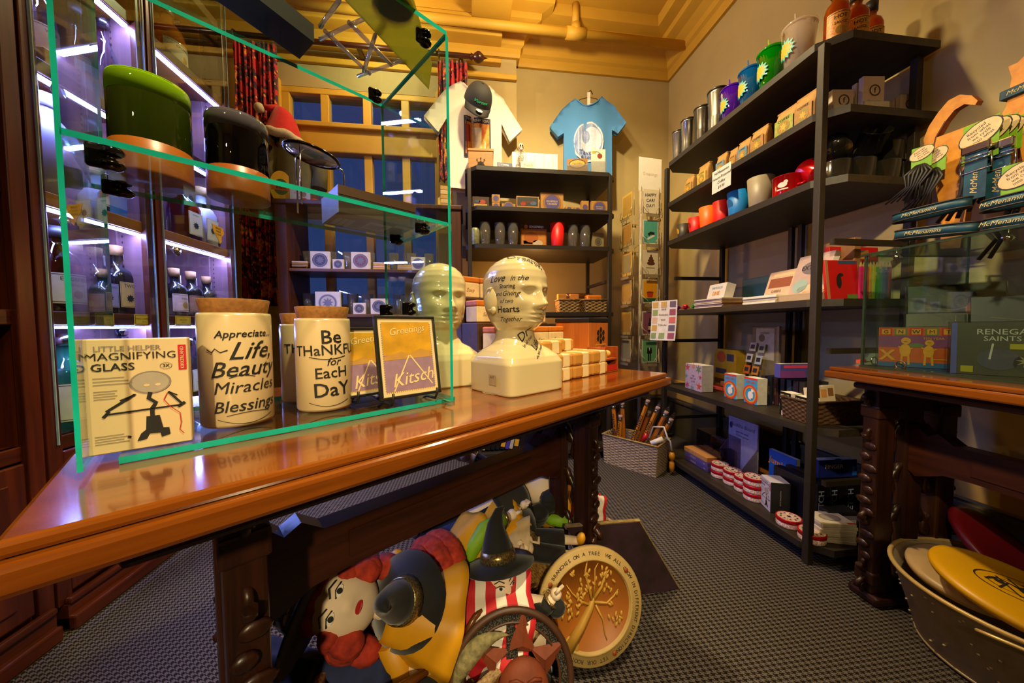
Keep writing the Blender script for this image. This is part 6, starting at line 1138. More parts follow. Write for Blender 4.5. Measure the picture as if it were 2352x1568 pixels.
# dolls: each is built upright about its own waist (z up) and then laid in the pile
def doll(nm, lb, loc, look, up, s=1, hair=REDH, dress=YEL, skirt=STRIPE, hat=True, pants=None, armc=LIME, arms=None, legs=True, bodyc=None, face=True):
    z = Vector(up).normalized(); y = Vector(look); y = -(y-z*y.dot(z)).normalized(); x = y.cross(z); o = T('cloth_doll', lb, 'doll', loc, 0, 'witch and pirate dolls in the wicker basket'); o.rotation_euler = Matrix((x, y, z)).transposed().to_euler(); o.scale = (s,)*3
    m = MB(); sk = [(0, 0, -.05), (0, 0, .06), (0, 0, .10), (0, -.002, .125)]; m.tube(sk, [.036, .032, .018, .014], 12)
    m.grid(lambda u, v: (.046*math.sin(PI*v)*math.cos(2*PI*u)*(1+.12*math.cos(PI*v)), .044*math.sin(PI*v)*math.sin(2*PI*u)-.003*math.exp(-((v-.45)/.12)**2)*(math.sin(2*PI*u) < 0)-(.010*math.exp(-((v-.47)/.06)**2-((u-.75)/.035)**2)), .172-.056*math.cos(PI*v)), 32, 24, 0, wu=True)
    arms = arms or (((.038, 0, .085), (.09, -.02, .04), (.12, -.05, .0)), ((-.038, 0, .085), (-.09, -.02, .04), (-.12, -.05, .0)))
    for a in arms:
        m.tube([a[0], a[1], a[2]], [.014, .014, .012], 8); h = Vector(a[2]); d = (h-Vector(a[1])).normalized(); m.ell(h+d*.012, (.015, .015, .015), 0, 10, 7)
        sd = d.orthogonal().normalized()
        for i in range(4): m.tube([h+d*.016+sd*(.008*(i-1.5)), h+d*.036+sd*(.009*(i-1.5))], [.005, .004], 6)
        m.tube([h+d*.008+sd*.012, h+d*.02+sd*.022], [.005, .004], 6)
    if legs:
        for sx in (-1, 1): m.tube([(sx*.02, 0, -.05), (sx*.026, -.01, -.12), (sx*.028, -.012, -.19)], [.022, .018, .015], 9)
    P('doll_body', m, o, SKIN)
    if face:
        m = MB(); fz = .170
        def on(xx, zz): 
            a = max(-1, min(1, (zz-.172)/.056)); r = math.sqrt(max(0, 1-a*a)); return Vector((xx, -.0445*r*math.sqrt(max(.05, 1-(xx/.046/max(r, .2))**2))-.0036, zz))
        for sx in (-1, 1):
            m.add([on(sx*.017+.0085*math.cos(k*.63), fz+.012+.0045*math.sin(k*.63)) for k in range(10)], [tuple(range(10))], 1); m.add([on(sx*.017+.004*math.cos(k*.63), fz+.012+.0042*math.sin(k*.63))-Vector((0, .0005, 0)) for k in range(10)], [tuple(range(10))], 0)
            m.tube([on(sx*.006, fz+.022), on(sx*.017, fz+.028), on(sx*.029, fz+.022)], .0012, 5); m.tube([on(sx*.007, fz+.014), on(sx*.017, fz+.018), on(sx*.028, fz+.014)], .001, 5)
        m.add([on(.010*math.cos(k*.52)*(1 if math.sin(k*.52) < 0 else .9), fz-.022+.0045*math.sin(k*.52)) for k in range(12)], [tuple(range(12))], 2); P('face_print', m, o, INK, WHITE, mt('b0201c', .6))
    if hair:
        m = MB(); m.ell((0, .010, .207), (.046, .044, .026), 0, 14, 8); R2 = random.Random(len(lb))
        for i in range(26):
            a = .95+i*(2*PI-1.9)/25-PI/2; ca, sa = math.cos(a), math.sin(a); m.ell((.046*ca, .042*sa+.006, .192-.02*abs(ca)), (.017, .017, .017), 0, 9, 6); m.ell((.054*ca, .046*sa+.010, .155-.01*R2.random()), (.021, .018, .026), 0, 9, 6)
            if sa > -.3: m.ell((.056*ca, .046*sa+.014, .118), (.021, .017, .026), 0, 9, 6)
        P('yarn_hair', m, o, hair)
    if hat:
        m = MB(); m.lathe([(.0, .0), (.092, -.004), (.094, .0), (.052, .006), (.046, .012)], 28, cap=False); m.tube([(0, 0, .004), (0, .002, .05), (.004, .008, .09), (.02, .016, .118), (.035, .014, .125)], [.049, .036, .022, .012, .004], 14); h = P('witch_hat', m, o, BLKC); h.location = (0, .008, .212); h.rotation_euler = (-.2, .1, 0)
        m = MB(); m.lathe([(.0465, .008), (.0485, .009), (.0425, .034), (.040, .034)], 24, cap=False); g = P('glitter_band', m, h, GLIT)
    if dress:
        m = MB(); m.grid(lambda u, v: ((.04+.05*v+.006*math.sin(10*PI*u)*v)*math.cos(2*PI*u), (.036+.045*v+.006*math.cos(14*PI*u)*v)*math.sin(2*PI*u), .10-.11*v), 40, 8, 0, wu=True); q_ = P('tunic', m, o, dress); e = q_.modifiers.new('t', 'SOLIDIFY'); e.thickness = .003
        for a in arms:
            m = MB(); m.tube([a[0], a[1], Vector(a[1]).lerp(Vector(a[2]), .75)], [.022, .019, .021], 10); sl = P('sleeve', m, o, armc); m = MB(); d = Vector(a[2])-Vector(a[1]); pz = Vector(a[1]).lerp(Vector(a[2]), .72); m.tube([pz, pz+d*.1], .0225, 10); P('silver_cuff', m, sl, GLIT)
    if skirt:
        m = MB(); m.grid(lambda u, v: ((.042+.062*v+.009*math.sin(16*PI*u)*v)*math.cos(2*PI*u), (.038+.05*v+.009*math.sin(16*PI*u+1)*v)*math.sin(2*PI*u), .0-.125*v), 64, 10, 0, wu=True); q_ = P('skirt', m, o, skirt); e = q_.modifiers.new('t', 'SOLIDIFY'); e.thickness = .003
    if pants:
        for sx in (-1, 1): m = MB(); m.tube([(sx*.016, 0, .0), (sx*.026, -.004, -.06), (sx*.03, -.012, -.14)], [.034, .031, .030], 14); P('trouser_leg', m, o, pants)
    if legs:
        for sx in (-1, 1): m = MB(); m.ell((sx*.028, -.024, -.198), (.018, .034, .016), 0, 12, 8); P('shoe', m, o, BLKC if not pants else YEL)
    return o
def lay(px, py, z, up, look, lb, s=1, head=.172, **k):
    u = Vector(up).normalized(); return doll('d', lb, at(px, py, z=z)-u*head*s, look, up, s, **k)
A0 = ((.038, 0, .085), (.08, -.03, .05), (.11, -.04, .02)); A1 = ((-.038, 0, .085), (-.08, -.03, .05), (-.11, -.04, .02))
lay(785, 1385, .33, (-.85, -.12, .30), (.10, -.80, .60), 'witch doll lying at the left of the basket, pale face and red hair', s=1.3, dress=YEL, skirt=STRIPE, armc=YEL, arms=(((.038, 0, .085), (.07, .03, .05), (.08, .05, .0)), ((-.038, 0, .085), (-.08, .02, .05), (-.10, .03, .0))))
lay(960, 1370, .31, (-.50, -.70, .30), (.1, .3, -1), 'witch doll turned away, gold-banded black hat and red hair, yellow smock behind', s=.95, face=False, arms=(((.038, 0, .085), (.09, .04, .02), (.12, .06, -.05)), ((-.038, 0, .085), (-.085, .05, .02), (-.07, .07, -.06))))
lay(1062, 1270, .31, (-.60, -.55, .10), (-.1, .3, -.9), 'doll in a bright yellow smock with lime sleeves lying across the pile', head=.05, s=1.0, hair=REDH, hat=False, face=False, skirt=YEL, legs=False, arms=(((.038, 0, .085), (.02, .08, .02), (.03, .095, -.06)), A1))
lay(1152, 1330, .30, (-.12, .05, 1), (.25, -.95, .10), 'black-robed witch doll with silver-banded pointed hat and slanted face', s=.92, dress=BLKC, skirt=BLKC, armc=BLKC, arms=(((.038, 0, .085), (.09, -.03, .07), (.12, -.04, .10)), A1))
lay(1185, 1118, .34, (-.80, .15, .40), (-.05, -.80, .55), 'doll with yellow scarf and red-striped skirt at the far end of the basket', arms=(((.038, 0, .085), (.07, -.03, .13), (.115, -.03, .15)), ((-.038, 0, .085), (-.05, -.06, .03), (-.03, -.09, -.03))))
lay(1100, 1180, .33, (.80, .48, .05), (.1, -.5, .85), 'doll in blue denim trousers and yellow shoes lying across the back of the basket', head=-.01, s=1.45, hair=BLKC, hat=False, face=False, dress=BLKC, skirt=None, pants=DENIM, armc=BLKC, arms=(A0, A1))
lay(1085, 1375, .27, (-.10, .05, .9), (-.2, -.9, .2), 'pale bare-armed pirate doll slumped behind the scroll handles', s=.75, hair=None, hat=False, dress=None, skirt=STRIPE)
lay(1185, 1245, .29, (-.85, .12, .12), (.1, -.5, .85), 'cream and black pirate doll with dark trousers bent over by the far leg', head=.03, s=.8, hair=BLKC, hat=False, face=False, dress=CREAMF, skirt=None, armc=CREAMF, pants=BLKC, arms=(A0, A1))
lay(800, 1570, .17, (.75, .10, .10), (.2, -.5, .8), 'navy-dressed doll face down at the front left of the basket', head=.02, s=1.1, hair=BLKC, hat=False, face=False, dress=DENIM, skirt=BLKC, armc=DENIM, arms=(A0, A1))
# straw brooms poking out of the basket
STRAW = mt('b98a3a', .7, var=.3, sc=140, stretch=(1, 1, .08))
for k, (a, b_, lb) in enumerate((((950, 1560), (1160, 1430), 'straw broom head lying over the front rim of the basket'), ((1120, 1440), (1240, 1370), 'straw broom head at the right end of the basket'))):
    p0 = at(*a, c=-.58); p1 = at(*b_, c=-.60); o = T('straw_broom', lb, 'broom', p0); d = p1-p0; m = MB(); R2 = random.Random(k)
    for i in range(34): u = Vector((R2.uniform(-1, 1), R2.uniform(-1, 1), R2.uniform(-1, 1)))*.022; m.tube([d*.12+u*.25, d*.5+u*.8, d+u*1.7], [.004, .0035, .002], 5)
    P('bristles', m, o, STRAW); m = MB(); m.tube([-d*.5, d*.2], .008, 8); P('broom_stick', m, o, RATTAN)
# ------------------------------------------------------------------ plaques and picture leaning in front of the legs
def leaning(px, py, R, n, plane_c):
    pass
q = at(1357, 1388, c=-.470); nrm = Vector((-.10, -.93, .34)).normalized()
def disc_frame(loc, n, roll=0):
    z = Vector(n).normalized(); x = Vector((0, 0, 1)).cross(z).normalized(); y = z.cross(x); M = Matrix((x, y, z)).transposed().to_4x4(); return (M @ Matrix.Rotation(roll, 4, 'Z')).to_euler()
o = T('tree_plaque', 'round cream-rimmed plaque with raised tree and lettered border by the table leg', 'plaque', q, 0, rot=disc_frame(q, (.05, -.97, .20))); R_ = .142
m = MB(); m.lathe([(0, -.012), (R_*.95, -.012), (R_, -.006), (R_, .004), (R_*.97, .008), (R_*.80, .008), (R_*.785, .011), (R_*.76, .009), (R_*.75, .002), (0, .002)], 56, ms=[0, 0, 0, 0, 0, 0, 0, 0, 1]); P('disc', m, o, mt('b3955a', .6, var=.08, sc=30), mt('9c5a18', .5, var=.1, sc=12))
TREEM = mt('b98a34', .5, var=.12, sc=30); m = MB(); br = [((-.5, -.62), (-.22, -.30), (-.02, -.02), (.05, .12), .05), ((.02, .06), (-.02, .3), (-.08, .55), (-.02, .75), .016), ((.05, .1), (.22, .28), (.30, .45), (.40, .55), .016), ((.0, .0), (-.2, .1), (-.35, .25), (-.45, .4), .012), ((.06, .05), (.3, .0), (.45, .1), (.55, .2), .013), ((.08, .0), (.2, -.25), (.22, -.5), (.25, -.6), .010), ((.05, .12), (.1, .4), (.12, .6), (.2, .7), .010)]
for p in br: r = p[4]*R_*1.6; m.tube([(a*R_, b_*R_, .004) for a, b_ in p[:4]], [r*1.3, r, r*.8, r*.4], 7)
m.ell((-.42*R_, -.60*R_, .003), (.02, .026, .006)); P('tree_trunk', m, o, TREEM); m = MB(); R2 = random.Random(3)
for i in range(74):
    a = R2.uniform(-.9, 3.6); rr = R2.uniform(.22, .68); x_, y_ = (.05+rr*math.cos(a))*R_, (.06+rr*math.sin(a)*.95)*R_
    if math.hypot(x_, y_) < .70*R_: m.ell((x_, y_, .004), (.0035, .0075, .0035), 0, 8, 5, Matrix.Rotation(R2.uniform(-1, 1), 3, 'Z'))
lf = P('leaf_relief', m, o, TREEM); lf['kind'] = 'stuff'; m = MB(); tx_ = 'LIKE THE BRANCHES ON A TREE  WE ALL GROW IN DIFFERENT DIRECTIONS  YET OUR ROOTS REMAIN AS ONE '
for i, ch in enumerate(tx_):
    if ch == ' ': continue
    a = PI*.98-i*2*PI/len(tx_); V, Fc = text_geo(ch, .0125, .012); rr = R_*.885; m.add([Vector((rr*math.cos(a)+v.x*math.sin(a)+v.y*math.cos(a), rr*math.sin(a)-v.x*math.cos(a)+v.y*math.sin(a), .0088)) for v in V], Fc)
P('border_lettering', m, o, mt('3a2c18', .7)); m = MB()
for a in (.62, -1.15, 2.6): m.ell((R_*.885*math.cos(a), R_*.885*math.sin(a), .009), (.006, .006, .003))
P('border_bead', m, o, mt('8a3c14', .5))
q = at(1177, 1562, c=-.470); o = T('sun_moon_plaque', 'round brown plaque with clay sun face, crescent moon and star in front of the basket', 'plaque', q, 0, rot=disc_frame(q, (.02, -.95, .30), -.05)); R_ = .125
m = MB(); m.ring(0, 0, R_*.80, R_, -.008, 0, 48); m.tube([(R_*.97*math.cos(i*2*PI/48), R_*.97*math.sin(i*2*PI/48), 0) for i in range(48)], .0075, 8, closed=True); m.tube([(R_*.79*math.cos(i*2*PI/48), R_*.79*math.sin(i*2*PI/48), 0) for i in range(48)], .003, 6, closed=True); P('rim', m, o, mt('4a2c1c', .5, var=.15)); m = MB(); m.ring(0, 0, R_*.79, R_*.93, .001, 0, 48); m.bx(-.012, .012, -R_*.8, R_*.8, -.006, -.002); P('mosaic_band', m, o, mt('1c1a18', .35, var=.45, sc=330, kind='voro', c2='5a564e'))
CLAY = mt('7a3414', .7, var=.15, sc=40, bump=.3); m = MB()
for a in (PI/2-.06, PI/2-1.0, PI/2+.95): d = Vector((math.cos(a), math.sin(a), 0)); n_ = Vector((-d.y, d.x, 0)); L_ = R_*(.98 if a > 1.2 and a < 2 else .9); m.add([d*.045+n_*.03+Vector((.016, 0, -.004)), d*.045-n_*.03+Vector((.016, 0, -.004)), d*L_+Vector((.016, -.0, .004)), d*.06+Vector((.016, -.0, .008))], [(0, 3, 2), (1, 2, 3), (0, 2, 1)], 0)
m.on(Matrix.Translation((0, .04, 0))); m.ell((.022, -.055, .004), (.052, .056, .026), 0, 24, 16); m.ell((.022, -.060, .030), (.008, .018, .010)); m.ell((.004, -.042, .026), (.012, .006, .006)); m.ell((.041, -.042, .026), (.012, .006, .006)); m.tube([(-.01, -.03, .024), (.004, -.026, .028), (.018, -.032, .028)], .003, 6); m.tube([(.026, -.032, .028), (.04, -.026, .028), (.055, -.03, .024)], .003, 6); m.tube([(.006, -.085, .024), (.022, -.09, .027), (.038, -.085, .024)], .005, 6)
P('sun_face', m, o, CLAY); MOON = mt('8f8458', .8, var=.3, sc=90, bump=.5); m = MB(); m.tube([(-.02+.10*math.cos(a)*1.0, -.035+.115*math.sin(a), .004) for a in [1.45+i*1.55/16 for i in range(17)]], [.001+.026*math.sin(PI*min(1, i/15))*(.4+.6*i/16) for i in range(17)], 8); P('crescent_moon', m, o, MOON); m = MB(); m.on(Matrix.Translation((-.10, -.015, 0))); m.prism([(.024*(1 if i % 2 == 0 else .42)*math.cos(i*PI/5+.3), .024*(1 if i % 2 == 0 else .42)*math.sin(i*PI/5+.3)) for i in range(10)], -.003, .006); P('small_star', m, o, MOON)
# picture board
c0 = at(1560, 1352, z=0); c1 = at(1480, 1195, z=.275); d1 = (c1-c0); e = Vector((-.205, .02, .0)); o = T('leaning_picture', 'dark canvas picture with pale worn edge leaning under the table end', 'picture', c0, 0)
up = Vector((-.17, -.045, .275)); sd = Vector((-.17, -.03, .02)); nn = up.cross(sd).normalized(); 
if nn.y > 0: nn = -nn
M_ = lambda u, v, w: up*v+sd*u*1.5+nn*w
m = MB(); m.add([M_(u, v, w) for w in (0, -.012) for u, v in ((0, 0), (1, 0), (1, 1), (0, 1))], [(0, 1, 2, 3), (7, 6, 5, 4), (0, 4, 5, 1), (1, 5, 6, 2), (2, 6, 7, 3), (3, 7, 4, 0)], 0); P('canvas', m, o, mt('20140f', .6, var=.3, sc=14, c2='3a2030')); m = MB(); m.tube([M_(0, 0, -.006), M_(0, 1, -.006), M_(1, 1, -.006)], .0075, 4, sm=False); P('pale_edge', m, o, mt('9a8050', .7, var=.25, sc=60))
# ------------------------------------------------------------------ pencil basket
b0, b1, b2 = at(1385, 1062, z=0), at(1510, 1100, z=0), at(1552, 1075, z=0); W_ = .36; D_ = .20; dx = (b1-b0).normalized(); rz = math.atan2(dx.y, dx.x); ctr = b1-dx*W_/2+Vector((-dx.y, dx.x, 0))*D_/2
WGREY = mt('b59c7c', .7, var=.4, sc=120, bump=.9, c2='5a4634', stretch=(1, 1, 2.6)); wickerbox('pencil_basket', 'rectangular pale woven basket of giant pencils on the carpet', (ctr.x, ctr.y, 0), rz, W_, D_, .19, WGREY, 22, 26, mt('c09a5a', .7, var=.3, sc=100), .0035)
PENC = mt('ff9608', .35, var=.05); PK = mt('f5860a', .35, var=.05)
for k, (a, b_, ln, la_, pr) in enumerate(((-.13, .02, .36, -.10, 1), (-.10, -.04, .30, .06, 1), (-.075, .03, .37, -.04, 0), (-.04, .0, .44, .32, 1), (.0, .03, .36, .3, 0), (.03, -.03, .42, .38, 1), (.075, .0, .40, .42, 0), (.11, .02, .36, .46, 0))):
    p0 = ctr+dx*(a*.75-.03)+Vector((-dx.y, dx.x, 0))*b_*.8; o = T('giant_pencil', ('orange giant pencil in clear sleeve, %s from the left in the woven basket' % ('first', 'second', 'third', 'fourth', 'fifth', 'sixth', 'seventh', 'eighth')[k]), 'pencil', (p0.x, p0.y, .012), 0, 'giant pencils in the woven basket', rot=(0, la_, rz)); m = MB(); m.tube([(0, 0, 0), (0, 0, ln-.03)], .0135, 6, 0, sm=False); P('hex_barrel', m, o, PENC if k % 2 else PK); m = MB(); m.tube([(0, 0, ln-.03), (0, 0, ln-.012)], .0145, 14); P('metal_band', m, o, CHROME); m = MB(); m.tube([(0, 0, ln-.012), (0, 0, ln+.006)], .0128, 14); P('eraser', m, o, mt('c99a86', .7))
    m = MB(); m.grid(lambda u, v: (.021*math.cos(2*PI*u)*(1-.75*max(0, v-.86)/.14), .019*math.sin(2*PI*u)*(1-.75*max(0, v-.86)/.14)+.002*math.sin(30*v), .02+(ln+.03)*v), 14, 14, 0, wu=True); w = P('clear_sleeve', m, o, CLEAR)
    if pr: m = MB(); m.on(Matrix.Translation((0, -.0225, ln*.56)) @ FRONT); m.text('GIANT PENCIL', .030, 0, 0, 0, 0, .02, rot=-PI/2); P('lettering', m, o, INK)
q = b1+Vector((-dx.y, dx.x, 0))*.05; o = T('skipping_rope', 'white skipping rope with red and wooden handles over the basket corner', 'skipping rope', (q.x, q.y, .19), rz); m = MB(); m.tube([(-.08, .02, .02), (-.06, .03, .09), (.0, .04, .10), (.02, .05, .03), (.03, .06, .016), (.04, .06, -.04)], .0055, 8); P('rope', m, o, WHITE); m = MB(); m.tube([(-.11, .0, .0), (-.09, .02, .05)], .013, 10); P('red_handle', m, o, mt('d0141c', .3)); m = MB(); m.tube([(-.06, .0, -.005), (.0, .03, .03)], .015, 12); P('white_handle', m, o, WHITE); m = MB(); m.on(Matrix.Translation((.042, .06, -.05))); m.lathe([(0, -.12), (.012, -.118), (.016, -.09), (.014, -.06), (.010, -.056), (.010, -.046), (.016, -.04), (.018, -.022), (.012, -.002), (0, 0)], 14); P('wooden_handle', m, o, mt('c8841c', .35, var=.12))
# ------------------------------------------------------------------ right table, its glass case, dog display, tub
RZ2 = -PI/2-.06
rt = Vector((1.190, .975, 0))                      # far front corner of the right table top
# local x runs from the far end towards the camera, local -y looks into the room
tbl = trestle((rt.x, rt.y, 0), RZ2, 0, 1.35, 0, .50, .055, 1.15, 'second carved trestle table against the right wall carrying discs')
def r2(a, b_, z=.7605): c, s = math.cos(RZ2), math.sin(RZ2); return Vector((rt.x+a*c-b_*s, rt.y+a*s+b_*c, z))
q0 = r2(0, 0); case2 = T('counter_case', 'low frameless glass case on the right table under the dog sign', 'display case', (rt.x, rt.y, 0), RZ2)
G2 = mt('2c3a2a', .15, spec=.7)
for nm, dims in (('base_plate', (.02, 1.0, .085, .46, .7605, .766)), ('end_pane', (.02, .026, .09, .46, .7665, 1.118)), ('front_pane', (.0265, 1.0, .09, .0955, .7665, 1.118)), ('top_plate', (.015, 1.0, .085, .46, 1.1185, 1.1245))):
    m = MB().bx(*dims); d = [dims[1]-dims[0], dims[3]-dims[2], dims[5]-dims[4]]; th = min(d)
    for i, f in enumerate(m.F):
        v = [m.V[k] for k in f]; e = [max(p[a] for p in v)-min(p[a] for p in v) for a in range(3)]
        if min(x for x in e if x > 1e-7) < th*1.5: m.M[i] = 1
    P(nm, m, case2, GLASS, G2)
ZD = .7667
def disccase(px, py0, dist, w, h, lb, col, draw, lean=.12, group='discs in the right glass case', z=ZD, facing=None):
    v = at(px, py0, z=z); a = math.atan2(v.x, v.y); loc = Vector((math.sin(a)*dist, math.cos(a)*dist, z)); rz = -a*.86 if facing is None else facing; o = T('disc_case', lb, 'compact disc', loc, 0, group, rot=(-lean, 0, rz)); m = MB(); m.bx(-w/2, w/2, 0, .006, .0, h, 0); m.on(front(-.0006)); mats = draw(m, w, h); P('printed_card', m, o, mt(col, .4, var=.1), *mats); m = MB(); m.bx(-w/2-.006, w/2+.004, -.003, .009, -.001, h+.003, 0, .001); P('jewel_case', m, o, glassm('e6e6ea', 1.2, base=.06)); return o
def d1(m, w, h):
    for i, ch in enumerate('GNWMT'):
        x = (-.40+.2*i)*w; m.rect(x-.085*w, x+.085*w, h*.80, h*.98, .0002, 1 if i % 2 == 0 else 2); m.rect(x-.06*w, x+.06*w, h*.825, h*.955, .0004, 3); m.text(ch, h*.125, x, h*.885, .0006, 4, .02)
    m.rect(-w/2, w/2, 0, h*.12, .0002, 5); m.rect(-w/2, w/2, h*.5, h*.79, .0002, 6); m.text('TEN YEAR', h*.075, w*.22, h*.72, .0006, 3); m.text('X', h*.36, -w*.38, h*.28, .0008, 7, .03)
    for cx, cz, s_ in ((-.14, .42, 1), (.16, .40, .9)):                     # two plain round-headed figures
        m.disc(cx*w, cz*h, .075*w*s_, .16*h*s_, .0005, 7); m.disc(cx*w+.01*w, cz*h+.24*h*s_, .065*w*s_, .085*h*s_, .0007, 3); m.line([(cx*w-.09*w, cz*h+.1*h), (cx*w, cz*h), (cx*w+.10*w, cz*h+.06*h)], .012*w*2, .0007, 3); m.line([(cx*w-.04*w, cz*h-.1*h), (cx*w-.05*w, .06*h)], .03*w, .0006, 3); m.line([(cx*w+.04*w, cz*h-.1*h), (cx*w+.05*w, .06*h)], .03*w, .0006, 3); m.line([(cx*w-.015*w, cz*h+.22*h), (cx*w+.03*w, cz*h+.22*h)], .008*w, .0009, 4)
    m.rect(.2*w, .38*w, .2*h, .22*h, .0007, 3); m.disc(0, .55*h, .10*w, .05*h, .0004, 2)
    return multi('d01c0c', '6a7a3a', 'e89a1a', '2a1408', '2a5a86', '8a3a68', 'f0a010')
disccase(2103, 834, 1.60, .155, .122, 'orange and purple compact disc headed by five lettered tiles', 'd9560f', d1)
m = MB(); m.bx(-.06, .06, -.02, .04, 0, .004, 0, .001); m.bx(-.01, .01, .02, .024, 0, .09, 0); v = at(2103, 845, z=ZD); a = math.atan2(v.x, v.y)
def d2(m, w, h):
    m.text('RENEGADE', h*.15, .05*w, h*.82, .0006, 1, .004); m.text('SAINTS', h*.13, -.02*w, h*.69, .0006, 1, .004); m.rect(.05*w, .42*w, h*.50, h*.60, .0004, 2); m.disc(-.05*w, h*.3, .2*w, .2*h, .0003, 3); m.disc(.2*w, h*.24, .12*w, .16*h, .0003, 4); m.line([(-.1*w, h*.6), (-.13*w, h*.3)], .02*w, .0005, 1); m.rect(-.5*w, -.44*w, 0, h, .0005, 5); m.star(.2*w, h*.28, .1*w, .04*w, 9, .0005, 6); m.rect(-.4*w, -.28*w, h*.04, h*.16, .0005, 2)
    return multi('cfc2b0', 'b5a212', '4a4450', '3a3428', '5a56a0', '9a8a5a')
disccase(2305, 852, 1.50, .165, .135, 'grey compact disc with white saints title and yellow bar at the right edge', '4a4232', d2, .1)
def d3(m, w, h):
    m.disc(.2*w, h*.55, .09*w, .14*h, .0004, 1); m.line([(-.3*w, h*.6), (.0, h*.55), (.3*w, h*.66)], .02*w, .0003, 2); m.disc(0, h*.3, .36*w, .1*h, .0002, 3); return multi('b0561a', '7a6a4a', '241c12')
disccase(2195, 760, 1.72, .19, .19, 'large shrink-wrapped picture disc with small orange figure at the back of the case', '382a18', d3, .3, z=ZD+.075)
disccase(2180, 800, 1.68, .17, .14, 'shrink-wrapped brown disc in front of the large picture disc', '453520', d3, .28, z=ZD+.03)
disccase(2345, 800, 1.62, .16, .15, 'purple-brown disc behind the grey saints disc at the photo edge', '382430', d3, .2, z=ZD+.06)
q = r2(.30, .42); m = MB(); m.tube([(0, 0, 0), (.03, 0, .30), (-.02, .02, .31)], .008, 8); m.bx(-.06, .08, -.05, .02, 0, .006); m.bx(-.05, .07, -.004, .004, .05, .31); S('black_disc_easel', m, 'black upright easel board behind the shrink-wrapped discs', 'easel', (q.x, q.y, ZD), RZ2, (BLACKM,))
for px, py, lb, c in ((1966, 832, 'orange plastic fox clip at the table end', 'd0561a'),):
    q = at(px, py, z=.7615); m = MB(); m.ell((0, 0, .008), (.014, .010, .008)); m.prism([(-.006, -.004), (.006, -.004), (.002, .006)], .008, .026); m.bx(-.024, -.012, -.008, .008, 0, .012); m.bx(.012, .05, -.004, .004, 0, .004); S('fox_clip', m, lb, 'clip', (q.x+.01, q.y-.012, .7612), .3, (mt(c, .4),))
for k, (px, py, lb) in enumerate(((2003, 836, 'silver ring band on the rail of the right table'), (2018, 840, 'second silver ring band beside the first'), (2062, 846, 'copper loop pin lying on the right table edge'))):
    q = at(px, py, z=.7615); m = MB(); m.tube([(.012*math.cos(a), 0, .0125+.012*math.sin(a)) for a in [2*PI*i/18 for i in range(18)]], .0022, 6, closed=True); S('metal_ring', m, lb, 'ring', (q.x, q.y-.006, .7612), k*.8, (CHROME if k < 2 else mt('b0683a', .3, .8),), 'little rings on the right table')
for k, (px, py) in enumerate(((2128, 597), (2245, 600))):
    v = at(px, py, X=1.30); m = MB(); m.tube([(-.02, 0, 0), (.02, 0, 0)], .002, 5); m.tube([(0, 0, -.02), (0, 0, .02)], .002, 5); m.ell((0, 0, 0), (.008, .008, .008)); P('connector', m, case2, CHROME).matrix_basis = case2.matrix_basis.inverted() @ Matrix.Translation(r2(.10+.22*k, .10, 1.10))
# dog cut-out
XD = 1.535; DOGW = wood('bd741c', 'd8912c', .55, 2.5, 0, bump=.05); DOGE = mt('8a3c0a', .6)
outl = [(2125, 345), (2121, 318), (2133, 288), (2155, 255), (2178, 228), (2205, 214), (2232, 216), (2246, 228), (2240, 238), (2215, 236), (2192, 250), (2172, 275), (2158, 300), (2148, 314), (2200, 295), (2250, 275), (2300, 262), (2312, 240), (2318, 205), (2324, 175), (2316, 150), (2338, 140), (2356, 122), (2384, 132), (2420, 150), (2460, 185), (2500, 215), (2510, 240), (2480, 255), (2440, 258), (2425, 290), (2420, 340), (2410, 400), (2400, 470), (2390, 545), (2340, 552), (2335, 470), (2300, 420), (2250, 425), (2222, 455), (2215, 520), (2205, 566), (2160, 569), (2162, 500), (2150, 430), (2132, 390)]
pts = [at(x, y, X=XD) for x, y in outl]; zb = 1.1255; zmin = min(p.z for p in pts); o = T('dog_sign', 'flat orange-brown wooden dog cut-out with curled tail standing on the glass case', 'dog figure', (XD, .80, zb), 0)
m = MB(); m.on(Matrix(((0, 0, 1, 0), (-1, 0, 0, 0), (0, 1, 0, 0), (0, 0, 0, 1)))); m.prism([(-(p.y-.80), p.z-zmin) for p in pts], 0, .022, 0, 1); P('dog_board', m, o, DOGW, DOGE)
m = MB(); m.on(Matrix(((0, 0, 1, 0), (-1, 0, 0, 0), (0, 1, 0, 0), (0, 0, 0, 1))))
for seq, w in ((((2205, 520), (2218, 455), (2250, 420), (2290, 410)), .006), (((2300, 262), (2310, 300), (2330, 340)), .006), (((2172, 275), (2150, 312), (2142, 345)), .004), (((2335, 330), (2345, 380), (2330, 430)), .01)):
    m.line([(-(p.y-.80), p.z-zmin) for p in [at(x, y, X=XD) for x, y in seq]], w, -.0008, 0)
P('painted_line', m, o, mt('5e2406', .6))
TEAL = mt('0f4a5c', .5, var=.35, sc=38, c2='08222e'); STRAPK = mt('17120f', .5)
v0, v1 = at(2312, 215, X=XD-.012), at(2420, 205, X=XD-.012); m = MB(); L_ = abs(v0.y-v1.y)+.03; m.bx(-L_/2, L_/2, -.004, .030, -.013, .013, 0, .002); m.on(front(-.0042)); m.text('McMenamins', .016, .0, 0, .0004, 1, .01, .3); S('dog_collar', m, 'teal lettered dog collar buckled round the wooden dog neck', 'collar', (XD-.006, (v0.y+v1.y)/2, v0.z), RR, (TEAL, mt('c9b26a', .5)))
